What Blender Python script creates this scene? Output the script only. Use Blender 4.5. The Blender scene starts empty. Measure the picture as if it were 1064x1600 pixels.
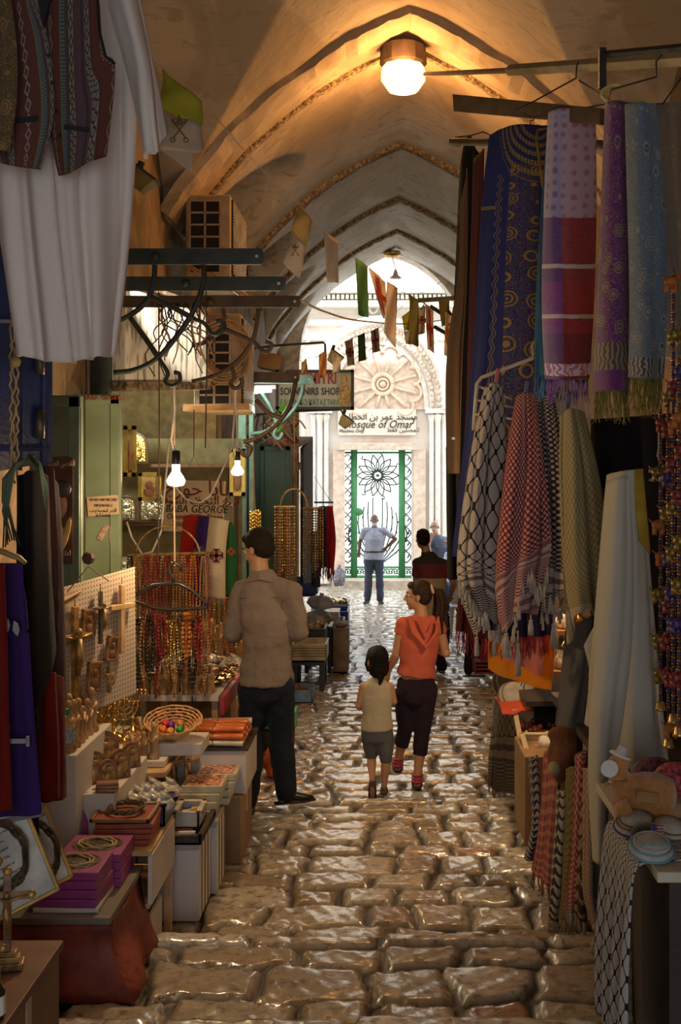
import bpy, bmesh, math, random
import numpy as np
from mathutils import Vector, Matrix, noise
C = bpy.context.scene.collection
pi = math.pi
F = 1800.0                       # focal length in pixels of the 1064 x 1600 frame
# the street axis runs along +Y, camera at the origin, eye about 1.7 m above the nearest paving
sc = bpy.context.scene
cam = bpy.data.cameras.new('camera'); co = bpy.data.objects.new('camera', cam); C.objects.link(co)
co.rotation_euler = (pi/2, 0, 0); cam.sensor_fit = 'VERTICAL'; cam.sensor_height = 36; cam.lens = F*36/1600
cam.shift_x = -68/1600; cam.shift_y = 55/1600*-1; cam.clip_start = .05; cam.clip_end = 200
sc.camera = co
sc.view_settings.view_transform = 'Standard'; sc.view_settings.look = 'None'
sc.view_settings.gamma = 1; sc.view_settings.use_curve_mapping = False
sc.view_settings.exposure = 0.45
sc.cycles.use_denoising = True; sc.cycles.max_bounces = 7; sc.cycles.sample_clamp_indirect = 6
sc.cycles.caustics_reflective = False; sc.cycles.caustics_refractive = False
w = bpy.data.worlds.new('world'); sc.world = w; w.use_nodes = True
bg = w.node_tree.nodes['Background']; bg.inputs[0].default_value = (.80, .89, 1, 1); bg.inputs[1].default_value = 3.0

def light(name, kind, loc, energy, color, **kw):
    l = bpy.data.lights.new(name, kind); l.energy = energy; l.color = color
    for k, v in kw.items():
        if k not in ('rot', 'portal'): setattr(l, k, v)
    if kw.get('portal'): l.cycles.is_portal = True
    o = bpy.data.objects.new(name, l); C.objects.link(o); o.location = loc
    if 'rot' in kw: o.rotation_euler = kw['rot']
    return o
light('sun', 'SUN', (0, 20, 12), 5.5, (1, .95, .86), angle=.01, rot=(math.radians(48), 0, math.radians(24)))
# daylight comes in through the two open ends of the vaulted street
light('daylight_portal_far', 'AREA', (.19, 19.9, .9), 1, (1, 1, 1), shape='RECTANGLE', size=3.4, size_y=6.2, rot=(-pi/2, 0, 0), portal=True)
light('daylight_portal_near', 'AREA', (.19, -2.4, .9), 1, (1, 1, 1), shape='RECTANGLE', size=3.9, size_y=6, rot=(pi/2, 0, 0), portal=True)

# ---------------------------------------------------------------- helpers
def P(px, py, Y): return Vector(((px-600)*Y/F, Y, (745-py)*Y/F))
EDGES = [(3.69, -1.72), (4.72, -1.86), (7.2, -2.0), (9.6, -2.13), (12.3, -2.24), (99, -2.33)]
def gz(y):
    for e, z in EDGES:
        if y < e: return z if z > -2.3 else -2.33 - .07*min(1, max(0, (y-12.3)/9))
    return -2.4

_m = {}
class NT:
    """small node-tree helper"""
    def __init__(s, name, rough=.6, metal=0, spec=.5, sheen=0):
        s.m = bpy.data.materials.new(name); s.m.use_nodes = True; s.t = s.m.node_tree
        s.b = s.t.nodes['Principled BSDF']; s.b.inputs['Roughness'].default_value = rough
        s.b.inputs['Metallic'].default_value = metal; s.b.inputs['Specular IOR Level'].default_value = spec
        if sheen: s.b.inputs['Sheen Weight'].default_value = sheen
        s._tc = None
    def new(s, t, **kw):
        n = s.t.nodes.new('ShaderNode'+t)
        for k, v in kw.items(): setattr(n, k, v)
        return n
    def set(s, inp, v):
        if isinstance(v, bpy.types.NodeSocket): s.t.links.new(v, inp)
        elif isinstance(v, (tuple, list)): inp.default_value = tuple(v) + ((1,) if len(v) == 3 and inp.type == 'RGBA' else ())
        else: inp.default_value = v
    def co(s, which='Object'):
        if not s._tc: s._tc = s.new('TexCoord')
        return s._tc.outputs[which]
    def ma(s, op, a, b=0, c=0, clamp=False):
        n = s.new('Math', operation=op, use_clamp=clamp)
        for i, v in enumerate((a, b, c)): s.set(n.inputs[i], v)
        return n.outputs[0]
    def xyz(s, v):
        n = s.new('SeparateXYZ'); s.set(n.inputs[0], v); return n.outputs
    def vec(s, x, y, z=0):
        n = s.new('CombineXYZ')
        for i, v in enumerate((x, y, z)): s.set(n.inputs[i], v)
        return n.outputs[0]
    def map(s, v, scale):
        n = s.new('Mapping'); s.set(n.inputs[0], v); s.set(n.inputs['Scale'], scale if isinstance(scale, (tuple, list)) else (scale,)*3); return n.outputs[0]
    def noise(s, scale, detail=3, v=None, rough=.5, dist=0, out=0):
        n = s.new('TexNoise'); s.set(n.inputs['Vector'], v or s.co()); s.set(n.inputs['Scale'], scale)
        s.set(n.inputs['Detail'], detail); s.set(n.inputs['Roughness'], rough); s.set(n.inputs['Distortion'], dist); return n.outputs[out]
    def vor(s, scale, v=None, feature='F1', out='Distance', rnd=1):
        n = s.new('TexVoronoi', feature=feature); s.set(n.inputs['Vector'], v or s.co()); s.set(n.inputs['Scale'], scale); s.set(n.inputs['Randomness'], rnd); return n.outputs[out]
    def wave(s, scale, v=None, dist=0, typ='BANDS', d='X', det=2, dsc=1):
        n = s.new('TexWave', wave_type=typ)
        if typ == 'BANDS': n.bands_direction = d
        s.set(n.inputs['Vector'], v or s.co()); s.set(n.inputs['Scale'], scale); s.set(n.inputs['Distortion'], dist); s.set(n.inputs['Detail'], det); s.set(n.inputs['Detail Scale'], dsc); return n.outputs[1]
    def mix(s, f, a, b, mode='MIX'):
        n = s.new('Mix', data_type='RGBA', blend_type=mode); s.set(n.inputs[0], f); s.set(n.inputs[6], a); s.set(n.inputs[7], b); return n.outputs[2]
    def ramp(s, f, stops, const=False):
        n = s.new('ValToRGB'); r = n.color_ramp; s.set(n.inputs[0], f)
        if const: r.interpolation = 'CONSTANT'
        while len(r.elements) < len(stops): r.elements.new(.5)
        for e, (p, c) in zip(r.elements, sorted(stops, key=lambda q: q[0])):
            e.position = p; e.color = tuple(c) + (1,) if len(c) == 3 else c
        return n.outputs[0]
    def step(s, v, lo, hi):
        n = s.new('MapRange', interpolation_type='SMOOTHSTEP'); s.set(n.inputs[0], v); s.set(n.inputs[1], lo); s.set(n.inputs[2], hi); return n.outputs[0]
    def bump(s, h, strength=.3, dist=.01):
        n = s.new('Bump'); s.set(n.inputs['Height'], h); n.inputs['Strength'].default_value = strength; n.inputs['Distance'].default_value = dist
        s.t.links.new(n.outputs[0], s.b.inputs['Normal'])
    def col(s, c): s.set(s.b.inputs['Base Color'], c); return s
    def rough(s, r): s.set(s.b.inputs['Roughness'], r); return s

def M(name, c, rough=.6, metal=0, var=.25, scale=9, bump=0, bs=60, emit=0, ecol=None, alpha=1, trans=0, spec=.5, sheen=0):
    """solid-coloured surface with slight mottling"""
    if name in _m: return _m[name]
    n = NT(name, rough, metal, spec, sheen)
    if var:
        f = n.noise(scale, 4)
        d = tuple(v*(1-var) for v in c); l = tuple(min(1, v*(1+var)) for v in c)
        n.col(n.mix(n.step(f, .3, .7), d, l))
    else: n.col(c)
    if bump: n.bump(n.noise(bs, 3), bump, .01)
    if emit: n.set(n.b.inputs['Emission Color'], ecol or c); n.b.inputs['Emission Strength'].default_value = emit
    if trans: n.b.inputs['Transmission Weight'].default_value = trans
    if alpha < 1: n.b.inputs['Alpha'].default_value = alpha
    _m[name] = n.m; return n.m
def fabric(name, c, var=.15, weave=1400, folds=.3, rough=.9, sheen=.04):
    if name in _m: return _m[name]
    n = NT(name, rough, 0, .08, sheen)
    n.col(n.mix(n.noise(5, 3), tuple(v*(1-var) for v in c), tuple(min(1, v*(1+var)) for v in c)))
    h = n.ma('ADD', n.ma('MULTIPLY', n.noise(14, 3, dist=.5), folds), n.ma('MULTIPLY', n.noise(weave/4, 1), .02))
    n.bump(h, .6, .03); _m[name] = n.m; return n.m
def mat_of(f):      # a pattern builder is a function(NT) decorated by its name
    def get():
        if f.__name__ not in _m: n = NT(f.__name__); f(n); _m[f.__name__] = n.m
        return _m[f.__name__]
    return get

def basis(d, up=Vector((0, 0, 1))):
    d = d.normalized(); a = d.cross(up)
    if a.length < 1e-4: a = d.cross(Vector((0, 1, 0)))
    a.normalize(); return a, a.cross(d).normalized(), d
class MB:
    def __init__(s): s.v = []; s.f = []; s.uv = None; s.mi = []; s.cur = 0
    def mat(s, i): s.cur = i; return s
    def add(s, vs, fs):
        o = len(s.v); s.v += [Vector(q) for q in vs]; s.f += [tuple(i+o for i in q) for q in fs]; s.mi += [s.cur]*len(fs); return s
    def box(s, c, d, R=None, taper=1):
        c = Vector(c); x, y, z = d[0]/2, d[1]/2, d[2]/2
        vs = [Vector((sx*x*(taper if sz < 0 else 1), sy*y*(taper if sz < 0 else 1), sz*z)) for sx, sy, sz in ((-1,-1,-1),(1,-1,-1),(1,1,-1),(-1,1,-1),(-1,-1,1),(1,-1,1),(1,1,1),(-1,1,1))]
        if R is not None: vs = [R @ q for q in vs]
        return s.add([q+c for q in vs], [(0,3,2,1),(4,5,6,7),(0,1,5,4),(1,2,6,5),(2,3,7,6),(3,0,4,7)])
    def slab(s, p, q, r, t, th):      # quad p q r t given thickness (away along normal)
        p, q, r, t = map(Vector, (p, q, r, t)); n = (q-p).cross(t-p).normalized()*th
        return s.add([p, q, r, t, p+n, q+n, r+n, t+n], [(3,2,1,0),(4,5,6,7),(0,1,5,4),(1,2,6,5),(2,3,7,6),(3,0,4,7)])
    def tube(s, pts, r, n=8, flat=1, up=Vector((0, 0, 1)), closed=False):
        pts = [Vector(q) for q in pts]; m = len(pts)
        rs = r if isinstance(r, (list, tuple)) else [r]*m
        vs = []; fs = []; pa = None
        for i, p in enumerate(pts):
            if closed: d = pts[(i+1) % m]-pts[i-1]
            else: d = pts[min(i+1, m-1)]-pts[max(i-1, 0)]
            if d.length < 1e-9: d = Vector((0, 0, 1))
            a, b, d = basis(d, up)
            if pa is not None:
                a = pa - d*pa.dot(d)
                if a.length < 1e-6: a = basis(d)[0]
                a.normalize(); b = a.cross(d)
            pa = a
            q = rs[i]; ra, rb = (q if isinstance(q, (tuple, list)) else (q, q*flat))
            for k in range(n):
                t = 2*pi*k/n; vs.append(p+a*(math.cos(t)*ra)+b*(math.sin(t)*rb))
        for i in range(m if closed else m-1):
            j = (i+1) % m
            for k in range(n):
                l = (k+1) % n; fs.append((i*n+k, j*n+k, j*n+l, i*n+l))
        if not closed: fs += [tuple(range(n)), tuple(reversed(range((m-1)*n, m*n)))]
        return s.add(vs, fs)
    def lathe(s, prof, c=(0, 0, 0), n=16, R=None, sx=1, sy=1):
        c = Vector(c); vs = []; fs = []; m = len(prof)
        for r, z in prof:
            for k in range(n):
                t = 2*pi*k/n; q = Vector((math.cos(t)*r*sx, math.sin(t)*r*sy, z)); vs.append((R @ q if R is not None else q)+c)
        for i in range(m-1):
            for k in range(n):
                l = (k+1) % n; fs.append((i*n+k, i*n+l, (i+1)*n+l, (i+1)*n+k))
        fs += [tuple(reversed(range(n))), tuple(range((m-1)*n, m*n))]
        return s.add(vs, fs)
    def ell(s, c, r, n=12, R=None):
        r = r if isinstance(r, (tuple, list)) else (r,)*3; c = Vector(c); m = max(4, n//2); vs = [(0, 0, -1)]; fs = []
        for i in range(1, m):
            p = -pi/2+pi*i/m
            for k in range(n): t = 2*pi*k/n; vs.append((math.cos(p)*math.cos(t), math.cos(p)*math.sin(t), math.sin(p)))
        vs.append((0, 0, 1)); L = len(vs)-1
        for k in range(n):
            l = (k+1) % n; fs.append((0, 1+l, 1+k)); fs.append((L, 1+(m-2)*n+k, 1+(m-2)*n+l))
            for i in range(m-2): fs.append((1+i*n+k, 1+i*n+l, 1+(i+1)*n+l, 1+(i+1)*n+k))
        out = [Vector((q[0]*r[0], q[1]*r[1], q[2]*r[2])) for q in vs]
        if R is not None: out = [R @ q for q in out]
        return s.add([q+c for q in out], fs)
    def grid(s, rows, uvs=None):
        n = len(rows[0]); m = len(rows)
        if uvs is not None:
            if s.uv is None: s.uv = {}
            o = len(s.v)
            for i in range(m):
                for j in range(n): s.uv[o+i*n+j] = uvs[i][j]
        return s.add([q for r in rows for q in r], [(i*n+j, i*n+j+1, (i+1)*n+j+1, (i+1)*n+j) for i in range(m-1) for j in range(n-1)])
    def poly(s, pts, th):              # extruded planar outline, thickness vector th
        n = len(pts); pts = [Vector(q) for q in pts]; th = Vector(th)
        return s.add(pts+[q+th for q in pts], [tuple(range(n)), tuple(reversed(range(n, 2*n)))]+[(i, (i+1) % n, n+(i+1) % n, n+i) for i in range(n)])
    def build(s, name, mats, parent=None, smooth=False, bevel=0, solid=0, sub=0, remesh=0, local=False, origin=None, sm=0, fixn=True):
        mats = mats if isinstance(mats, (list, tuple)) else [mats]
        vs = s.v
        if origin is None:
            lo = Vector([min(q[i] for q in vs) for i in range(3)]); hi = Vector([max(q[i] for q in vs) for i in range(3)])
            origin = (lo+hi)/2
            if parent is None: origin.z = lo.z
        origin = Vector(origin)
        me = bpy.data.meshes.new(name); me.from_pydata([tuple(q-origin) for q in vs], [], s.f)
        for m in mats: me.materials.append(m)
        if len(mats) > 1: me.polygons.foreach_set('material_index', s.mi)
        if s.uv is not None:
            ul = me.uv_layers.new(name='uv')
            for l in me.loops: ul.data[l.index].uv = s.uv.get(l.vertex_index, (0, 0))
        if smooth: me.polygons.foreach_set('use_smooth', [True]*len(me.polygons))
        if fixn and not solid:
            b = bmesh.new(); b.from_mesh(me); bmesh.ops.recalc_face_normals(b, faces=b.faces); b.to_mesh(me); b.free()
        me.update()
        o = bpy.data.objects.new(name, me); C.objects.link(o)
        if parent is not None:
            o.parent = parent; o.location = origin-(Vector((0, 0, 0)) if local else wloc(parent))
        else: o.location = origin
        if remesh:
            r = o.modifiers.new('r', 'REMESH'); r.mode = 'VOXEL'; r.voxel_size = remesh; r.use_smooth_shade = True
            if sm: q = o.modifiers.new('s', 'SMOOTH'); q.factor = .5; q.iterations = sm
        if solid: q = o.modifiers.new('s', 'SOLIDIFY'); q.thickness = solid; q.offset = 0
        if bevel: q = o.modifiers.new('b', 'BEVEL'); q.width = bevel; q.segments = 2; q.limit_method = 'ANGLE'
        if sub: q = o.modifiers.new('u', 'SUBSURF'); q.levels = sub; q.render_levels = sub
        return o
def wloc(o):
    v = Vector(o.location); p = o.parent
    while p is not None: v += p.location; p = p.parent
    return v
def tag(o, label, cat, group=None):
    o['label'] = label; o['category'] = cat
    if group: o['group'] = group
    return o
def thing(name, label, cat, loc=(0, 0, 0), group=None):
    o = bpy.data.objects.new(name, None); o.empty_display_size = .05; C.objects.link(o); o.location = loc
    return tag(o, label, cat, group)
def struct(o): o['kind'] = 'structure'; return o
def dup(root, loc, rotz=0, label=None, scale=1, rot=None):
    def cp(o, par):
        c = o.copy(); C.objects.link(c)
        if par is not None: c.parent = par
        for ch in kids.get(o.name, []): cp(ch, c)
        return c
    kids = {}
    for o in root.children_recursive: kids.setdefault(o.parent.name, []).append(o)
    r = cp(root, None); r.location = loc; r.rotation_euler = rot or (0, 0, rotz); r.scale = (scale,)*3
    if label: r['label'] = label
    return r
NTH = 'first second third fourth fifth sixth seventh eighth ninth tenth eleventh twelfth thirteenth fourteenth fifteenth sixteenth seventeenth eighteenth nineteenth twentieth twenty-first twenty-second twenty-third twenty-fourth twenty-fifth twenty-sixth'.split()
def Rz(a): return Matrix.Rotation(a, 3, 'Z')
def Rx(a): return Matrix.Rotation(a, 3, 'X')
def Ry(a): return Matrix.Rotation(a, 3, 'Y')
def arc(c, r, a0, a1, n, u=Vector((1, 0, 0)), v=Vector((0, 0, 1))):
    c = Vector(c); return [c+u*(math.cos(a0+(a1-a0)*i/n)*r)+v*(math.sin(a0+(a1-a0)*i/n)*r) for i in range(n+1)]
def text(name, body, loc, size, mat, parent=None, rot=(pi/2, 0, 0), ext=.002, align='CENTER', shear=0, sx=1, bold=0):
    c = bpy.data.curves.new(name, 'FONT'); c.body = body; c.size = size; c.extrude = ext; c.align_x = align; c.shear = shear; c.offset = bold
    c.resolution_u = 2
    o = bpy.data.objects.new(name, c); dg = bpy.context.evaluated_depsgraph_get(); C.objects.link(o)
    me = bpy.data.meshes.new_from_object(o.evaluated_get(bpy.context.evaluated_depsgraph_get())); bpy.data.objects.remove(o)
    me.materials.clear(); me.materials.append(mat)
    o = bpy.data.objects.new(name, me); C.objects.link(o); o.rotation_euler = rot; o.scale = (sx, 1, 1)
    o.location = Vector(loc)-(wloc(parent) if parent is not None else Vector((0, 0, 0)))
    if parent is not None: o.parent = parent
    return o
AR = {'ا': ('FE8D','FE8E',0,0), 'ب': ('FE8F','FE90','FE91','FE92'), 'ت': ('FE95','FE96','FE97','FE98'), 'ج': ('FE9D','FE9E','FE9F','FEA0'), 'ح': ('FEA1','FEA2','FEA3','FEA4'),
 'خ': ('FEA5','FEA6','FEA7','FEA8'), 'د': ('FEA9','FEAA',0,0), 'ر': ('FEAD','FEAE',0,0), 'س': ('FEB1','FEB2','FEB3','FEB4'), 'ش': ('FEB5','FEB6','FEB7','FEB8'), 'ط': ('FEC1','FEC2','FEC3','FEC4'),
 'ع': ('FEC9','FECA','FECB','FECC'), 'ف': ('FED1','FED2','FED3','FED4'), 'ق': ('FED5','FED6','FED7','FED8'), 'ل': ('FEDD','FEDE','FEDF','FEE0'), 'م': ('FEE1','FEE2','FEE3','FEE4'),
 'ن': ('FEE5','FEE6','FEE7','FEE8'), 'و': ('FEED','FEEE',0,0), 'ي': ('FEF1','FEF2','FEF3','FEF4'), 'ة': ('FE93','FE94',0,0), 'ص': ('FEB9','FEBA','FEBB','FEBC'), 'ه': ('FEE9','FEEA','FEEB','FEEC')}
def arabic(t):
    out = []
    for i, c in enumerate(t):
        if c not in AR: out.append(c); continue
        prv = i > 0 and t[i-1] in AR and AR[t[i-1]][2]; nxt = i+1 < len(t) and t[i+1] in AR and AR[c][2]
        k = (3 if nxt else 1) if prv else (2 if nxt else 0)
        out.append(chr(int(AR[c][k], 16)))
    return ''.join(reversed(out))
# ================================================================ the setting
@mat_of
def paving(n):
    a = n.new('Attribute', attribute_name='stone').outputs
    s = n.xyz(a['Color'])          # r = stone tone, g = 1 on stone / 0 in joint
    tone = n.ramp(s[0], [(0, (.30, .22, .14)), (.3, (.42, .35, .26)), (.55, (.52, .46, .37)), (.75, (.42, .32, .23)), (.88, (.60, .57, .50)), (1, (.44, .23, .14))])
    tone = n.mix(n.step(n.noise(26, 4), .45, .75), tone, (.20, .15, .10))
    pit = n.step(n.noise(34, 3, dist=.6), .60, .72)
    c = n.mix(s[1], (.022, .015, .009), tone); n.col(n.mix(n.ma('MULTIPLY', pit, .7), c, (.04, .03, .02)))
    r = n.ma('ADD', .12, n.ma('MULTIPLY', n.noise(11, 3), .22)); r = n.ma('ADD', r, n.ma('MULTIPLY', n.ma('SUBTRACT', 1, s[1]), .3))
    n.rough(n.ma('ADD', r, n.ma('MULTIPLY', pit, .25))); n.b.inputs['Specular IOR Level'].default_value = .75
    n.bump(n.ma('SUBTRACT', n.ma('MULTIPLY', n.noise(16, 3), .8), n.ma('MULTIPLY', pit, .5)), .30, .02); n.set(n.b.inputs['Coat Weight'], n.ma('MULTIPLY', s[1], .55)); n.b.inputs['Coat Roughness'].default_value = .13; n.b.inputs['Coat IOR'].default_value = 1.6
def make_floor():
    rg = R(7); xs = np.arange(-1.75, 2.1301, .0155)
    ys = np.concatenate([np.arange(1.2, 13, .0155), np.arange(13, 26.2, .04)])
    X, Y = np.meshgrid(xs, ys)
    def sn(x, y, k, s): return np.sin(x*k+s)*np.sin(y*k*1.13+2*s)+.5*np.sin(x*k*2.3+1.7*s+y*k)
    Wx = X+.022*sn(X, Y, 5, 1)+.008*sn(X, Y, 17, 3); Wy = Y+.018*sn(X, Y, 4, 5)+.012*sn(X, Y, 11, 2)*(1+1.2*(X < -.35))
    edges = [e for e, z in EDGES[:-1]]+[16.2, 20.0]
    rows = []; y = 1.2
    for e in edges+[26.3]:
        span = (e-.13)-y if e < 26 else e-y
        k = max(1, round(span/(.215 if y < 12 else .26))); wd = [rg.uniform(.65, 1.3) for _ in range(k)]; t = sum(wd)
        for q in wd: rows.append((y, y+q*span/t, 0)); y += q*span/t
        if e < 26: rows.append((y, e, 1)); y = e
    H = np.zeros_like(X); T = np.zeros_like(X); G = np.zeros_like(X)
    Z = np.array([gz(v) for v in ys])[:, None]+0*X
    for (a, b, nose) in rows:
        yy = Y if nose else Wy
        if nose or any(abs(a-e) < 1e-6 for e in edges): lowm = Y >= a
        else: lowm = Wy >= a
        himask = Y < b if (nose or any(abs(b+.13-e) < 1e-6 for e in edges)) else Wy < b
        m = lowm & himask
        x = -1.9; 
        while x < 2.3:
            wdt = rg.uniform(.5, .95) if nose else (rg.uniform(.22, .5) if x < -.35 else rg.uniform(.18, .34) if x < .45 else rg.uniform(.2, .44))
            mm = m & (Wx >= x) & (Wx < x+wdt)
            if mm.any():
                sk = rg.uniform(-.12, .12) if not nose else 0
                u = (Wx[mm]-x); v = (yy[mm]-a); g = rg.uniform(.009, .018)
                ed = np.minimum(np.minimum(u, wdt-u)+sk*(v-(b-a)/2), np.minimum(v, b-a-v)*1.15)-g
                cr = np.clip(ed/.016, 0, 1); cr = cr*cr*(3-2*cr)
                dome = (1-((u/wdt-.5)*2)**2)*(1-((v/(b-a)-.5)*2)**2)
                H[mm] = cr*(.024+.003*np.sqrt(np.clip(dome, 0, 1))+rg.uniform(-.006, .006))+cr*((u/wdt-.5)*rg.uniform(-.007, .007)+(v/(b-a)-.5)*rg.uniform(-.008, .008))
                T[mm] = min(1, max(0, rg.gauss(.45, .22))) if not nose else rg.uniform(.5, .9); G[mm] = np.clip(ed/.012, 0, 1)
                if rg.random() < .03: T[mm] = 1
            x += wdt
    H += .0018*sn(X, Y, 31, 4)*(G > .5)*(1+.9*(X < -.35))+.0012*sn(X, Y, 57, 9)+.0025*sn(X, Y, 7, 8)
    Z = Z-.03+H
    ny, nx = X.shape; co_ = np.stack([X, Y, Z], -1).reshape(-1, 3)
    i = np.arange(ny*nx).reshape(ny, nx); q = np.stack([i[:-1, :-1], i[:-1, 1:], i[1:, 1:], i[1:, :-1]], -1).reshape(-1, 4)
    me = bpy.data.meshes.new('floor'); me.vertices.add(len(co_)); me.vertices.foreach_set('co', co_.ravel())
    me.loops.add(q.size); me.loops.foreach_set('vertex_index', q.ravel().astype(np.int32))
    me.polygons.add(len(q)); me.polygons.foreach_set('loop_start', np.arange(0, q.size, 4, dtype=np.int32)); me.polygons.foreach_set('loop_total', np.full(len(q), 4, dtype=np.int32))
    me.update(calc_edges=True); me.polygons.foreach_set('use_smooth', np.ones(len(q), dtype=bool))
    at = me.color_attributes.new('stone', 'FLOAT_COLOR', 'POINT')
    at.data.foreach_set('color', np.stack([T, G, G*0, G*0+1], -1).reshape(-1).astype(np.float32)); me.materials.append(paving())
    o = bpy.data.objects.new('floor', me); C.objects.link(o); struct(o)
R = random.Random
make_floor()
# paving further out: behind the camera and across the little square beyond the vault
struct(MB().box((0, 27.5, -2.47), (16, 15, .1)).build('floor_square', M('pale_paving', (.45, .42, .38), .35, bump=.4)))
struct(MB().box((.19, -.8, -1.78), (3.9, 4.1, .1)).build('floor_behind', M('tan_paving', (.3, .23, .15), .4, bump=.4)))

@mat_of
def vault_plaster(n):
    o = n.co(); p = n.xyz(o)
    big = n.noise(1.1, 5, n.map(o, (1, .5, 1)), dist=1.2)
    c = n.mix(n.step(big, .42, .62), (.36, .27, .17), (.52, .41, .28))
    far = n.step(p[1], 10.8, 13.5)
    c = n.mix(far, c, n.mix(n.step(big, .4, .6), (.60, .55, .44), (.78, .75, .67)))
    st = n.step(n.noise(2.3, 6, n.map(o, (1, 2.4, 1)), dist=2.2), .56, .66)
    c = n.mix(n.ma('MULTIPLY', st, .55), c, (.28, .21, .12))
    wv = n.step(n.noise(3.1, 2, n.map(o, (.5, 2.2, 1)), dist=3), .60, .61)
    c = n.mix(n.ma('MULTIPLY', wv, .25), c, (.33, .25, .17))
    n.col(c); n.rough(.75)
    n.bump(n.ma('ADD', n.noise(7, 6), n.ma('MULTIPLY', n.noise(90, 2), .15)), .5, .03)
@mat_of
def rib_mortar(n):
    o = n.co(); f = n.noise(30, 5)
    n.col(n.mix(n.step(f, .4, .65), (.16, .10, .05), (.45, .34, .20))); n.rough(.9); n.bump(f, 1, .03)
@mat_of
def wall_plaster(n):
    f = n.noise(2.5, 6, dist=1); n.col(n.mix(n.step(f, .35, .65), (.15, .10, .055), (.28, .19, .11))); n.rough(.85); n.bump(n.noise(12, 6), .5, .02)
XC = .19
def zlong(x, k=0): return -.06+math.sqrt(max(.01, 4.06**2-(abs(x-XC)+1.52)**2))-k
BAYS = [(6.9, 2.3, 3.35), (11.35, 1.25, 3.15), (14.05, 1.05, 3.1), (16.3, .8, 3.0), (18.1, .7, 2.9), (1.4, 2.4, 3.35)]
def zcross(y):
    z = -9
    for c, wd, za in BAYS:
        t = abs(y-c)/wd
        if t < 1: z = max(z, 2.0+(za-2.0)*(1-t**1.9)**.62)
    return z
vb = MB(); nx = 97
ysv = [-2.4+i*.06 for i in range(int(21.5/.06)+1)]
vb.grid([[Vector((XC-1.94+3.88*j/(nx-1), y, max(zlong(XC-1.94+3.88*j/(nx-1)), zcross(y))+.012*noise.noise(Vector((j*.11, y*1.4, 0))))) for j in range(nx)] for y in ysv])
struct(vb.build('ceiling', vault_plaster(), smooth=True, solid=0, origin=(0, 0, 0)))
def rib(i, y, wy, drop, k0=0, mat=None, xs=None):
    b = MB(); rg = R(i); rows = []
    N = 90
    for j in range(N+1):
        x = XC-1.93+3.86*j/N; z = zlong(x)
        a = math.atan2(abs(x-XC)+1.52, z+.06); nrm = Vector((-(math.sin(a)) if x > XC else math.sin(a), 0, -math.cos(a)))
        w0 = wy*(.75+.5*noise.noise(Vector((j*.13, i*3., 0)))); d = drop*(1+.35*noise.noise(Vector((j*.5, i, 5))))
        c = Vector((x, y+.03*noise.noise(Vector((j*.2, i, 1))), z))
        rows.append([c+Vector((0, -w0, 0))-nrm*.03, c+Vector((0, -w0*.8, 0))+nrm*d, c+Vector((0, w0*.8, 0))+nrm*d, c+Vector((0, w0, 0))-nrm*.03])
    b.grid(rows); struct(b.build('trim_%d' % i, mat or rib_mortar()))
for i, y in enumerate((9.9, 12.8, 15.3, 17.3)): rib(i+1, y, .055 if i == 0 else .10, .03 if i == 0 else .045)
rib(5, 9.25, .30, .05, mat=vault_plaster())
# side walls with the shop openings
def wallbox(name, x, y0, y1, z0, z1, th, mat=None):
    return struct(MB().box((x+th/2, (y0+y1)/2, (z0+z1)/2), (abs(th), y1-y0, z1-z0)).build(name, mat or wall_plaster()))
XL, XR = -1.75, 2.13
wallbox('wall_left', XL, -2.4, 7.0, -2.6, 3.7, -.35)
wallbox('wall_left_over_shop', XL, 7.0, 12.4, .95, 3.7, -.35)
wallbox('wall_left_far', XL, 12.4, 19.0, -2.6, 3.7, -.35)
struct(MB().box((-1.5, -2.45, .5), (.9, .1, 6.6)).box((1.85, -2.45, .5), (.9, .1, 6.6)).box((.18, -2.45, 2.3), (2.5, .1, 2.6)).build('light_block_behind', wall_plaster()))  # unseen wall added behind the camera to cut down the daylight coming in
wallbox('wall_right', XR, -2.4, 19.0, -2.6, 3.7, .35)
b = MB().box((-3.2, 9.7, -.7), (.1, 5.4, 3.6)).box((-2.5, 7.0, -.7), (1.4, .1, 3.6)).box((-2.5, 12.4, -.7), (1.4, .1, 3.6)).box((-2.5, 9.7, .98), (1.4, 5.4, .1))
struct(b.build('wall_shop', M('shop_wall', (.42, .32, .17), .8)))
# end of the vault: face wall with the pointed opening, and an unseen shade block over the street
def zend(x): return 1.9+1.8*math.sqrt(max(0, 1-((abs(x-.02)/1.42))**1.75)) if abs(x-.02) < 1.42 else 1.9
b = MB(); N = 60; top = 7.5
b.grid([[Vector((-1.4+2.84*j/N, 19.0, zz)) for j in range(N+1)] for zz in (0,)]+[]) if 0 else None
xs_ = [-1.4+2.84*j/N for j in range(N+1)]
b.grid([[Vector((x, 19.0, zend(x))) for x in xs_], [Vector((x, 19.0, top)) for x in xs_]])
b.grid([[Vector((x, 19.0, zend(x))) for x in xs_], [Vector((x, 19.45, zend(x))) for x in xs_]])
b.grid([[Vector((x, 19.45, zend(x))) for x in xs_], [Vector((x, 19.45, top)) for x in xs_]])
b.box((-4.7, 19.22, 2.4), (6.6, .46, 10.2)).box((4.74, 19.22, 2.4), (6.6, .46, 10.2))
struct(b.build('wall_end', M('end_plaster', (.72, .62, .48), .8, bump=.3, bs=8), fixn=True))
struct(MB().box((0, 12, 7.4), (16, 14.8, 2.2)).build('shade_block_over_street', M('shade_block_stone', (.5, .45, .38), .9)))  # unseen, added so its shadow covers the lower mosque front
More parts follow.
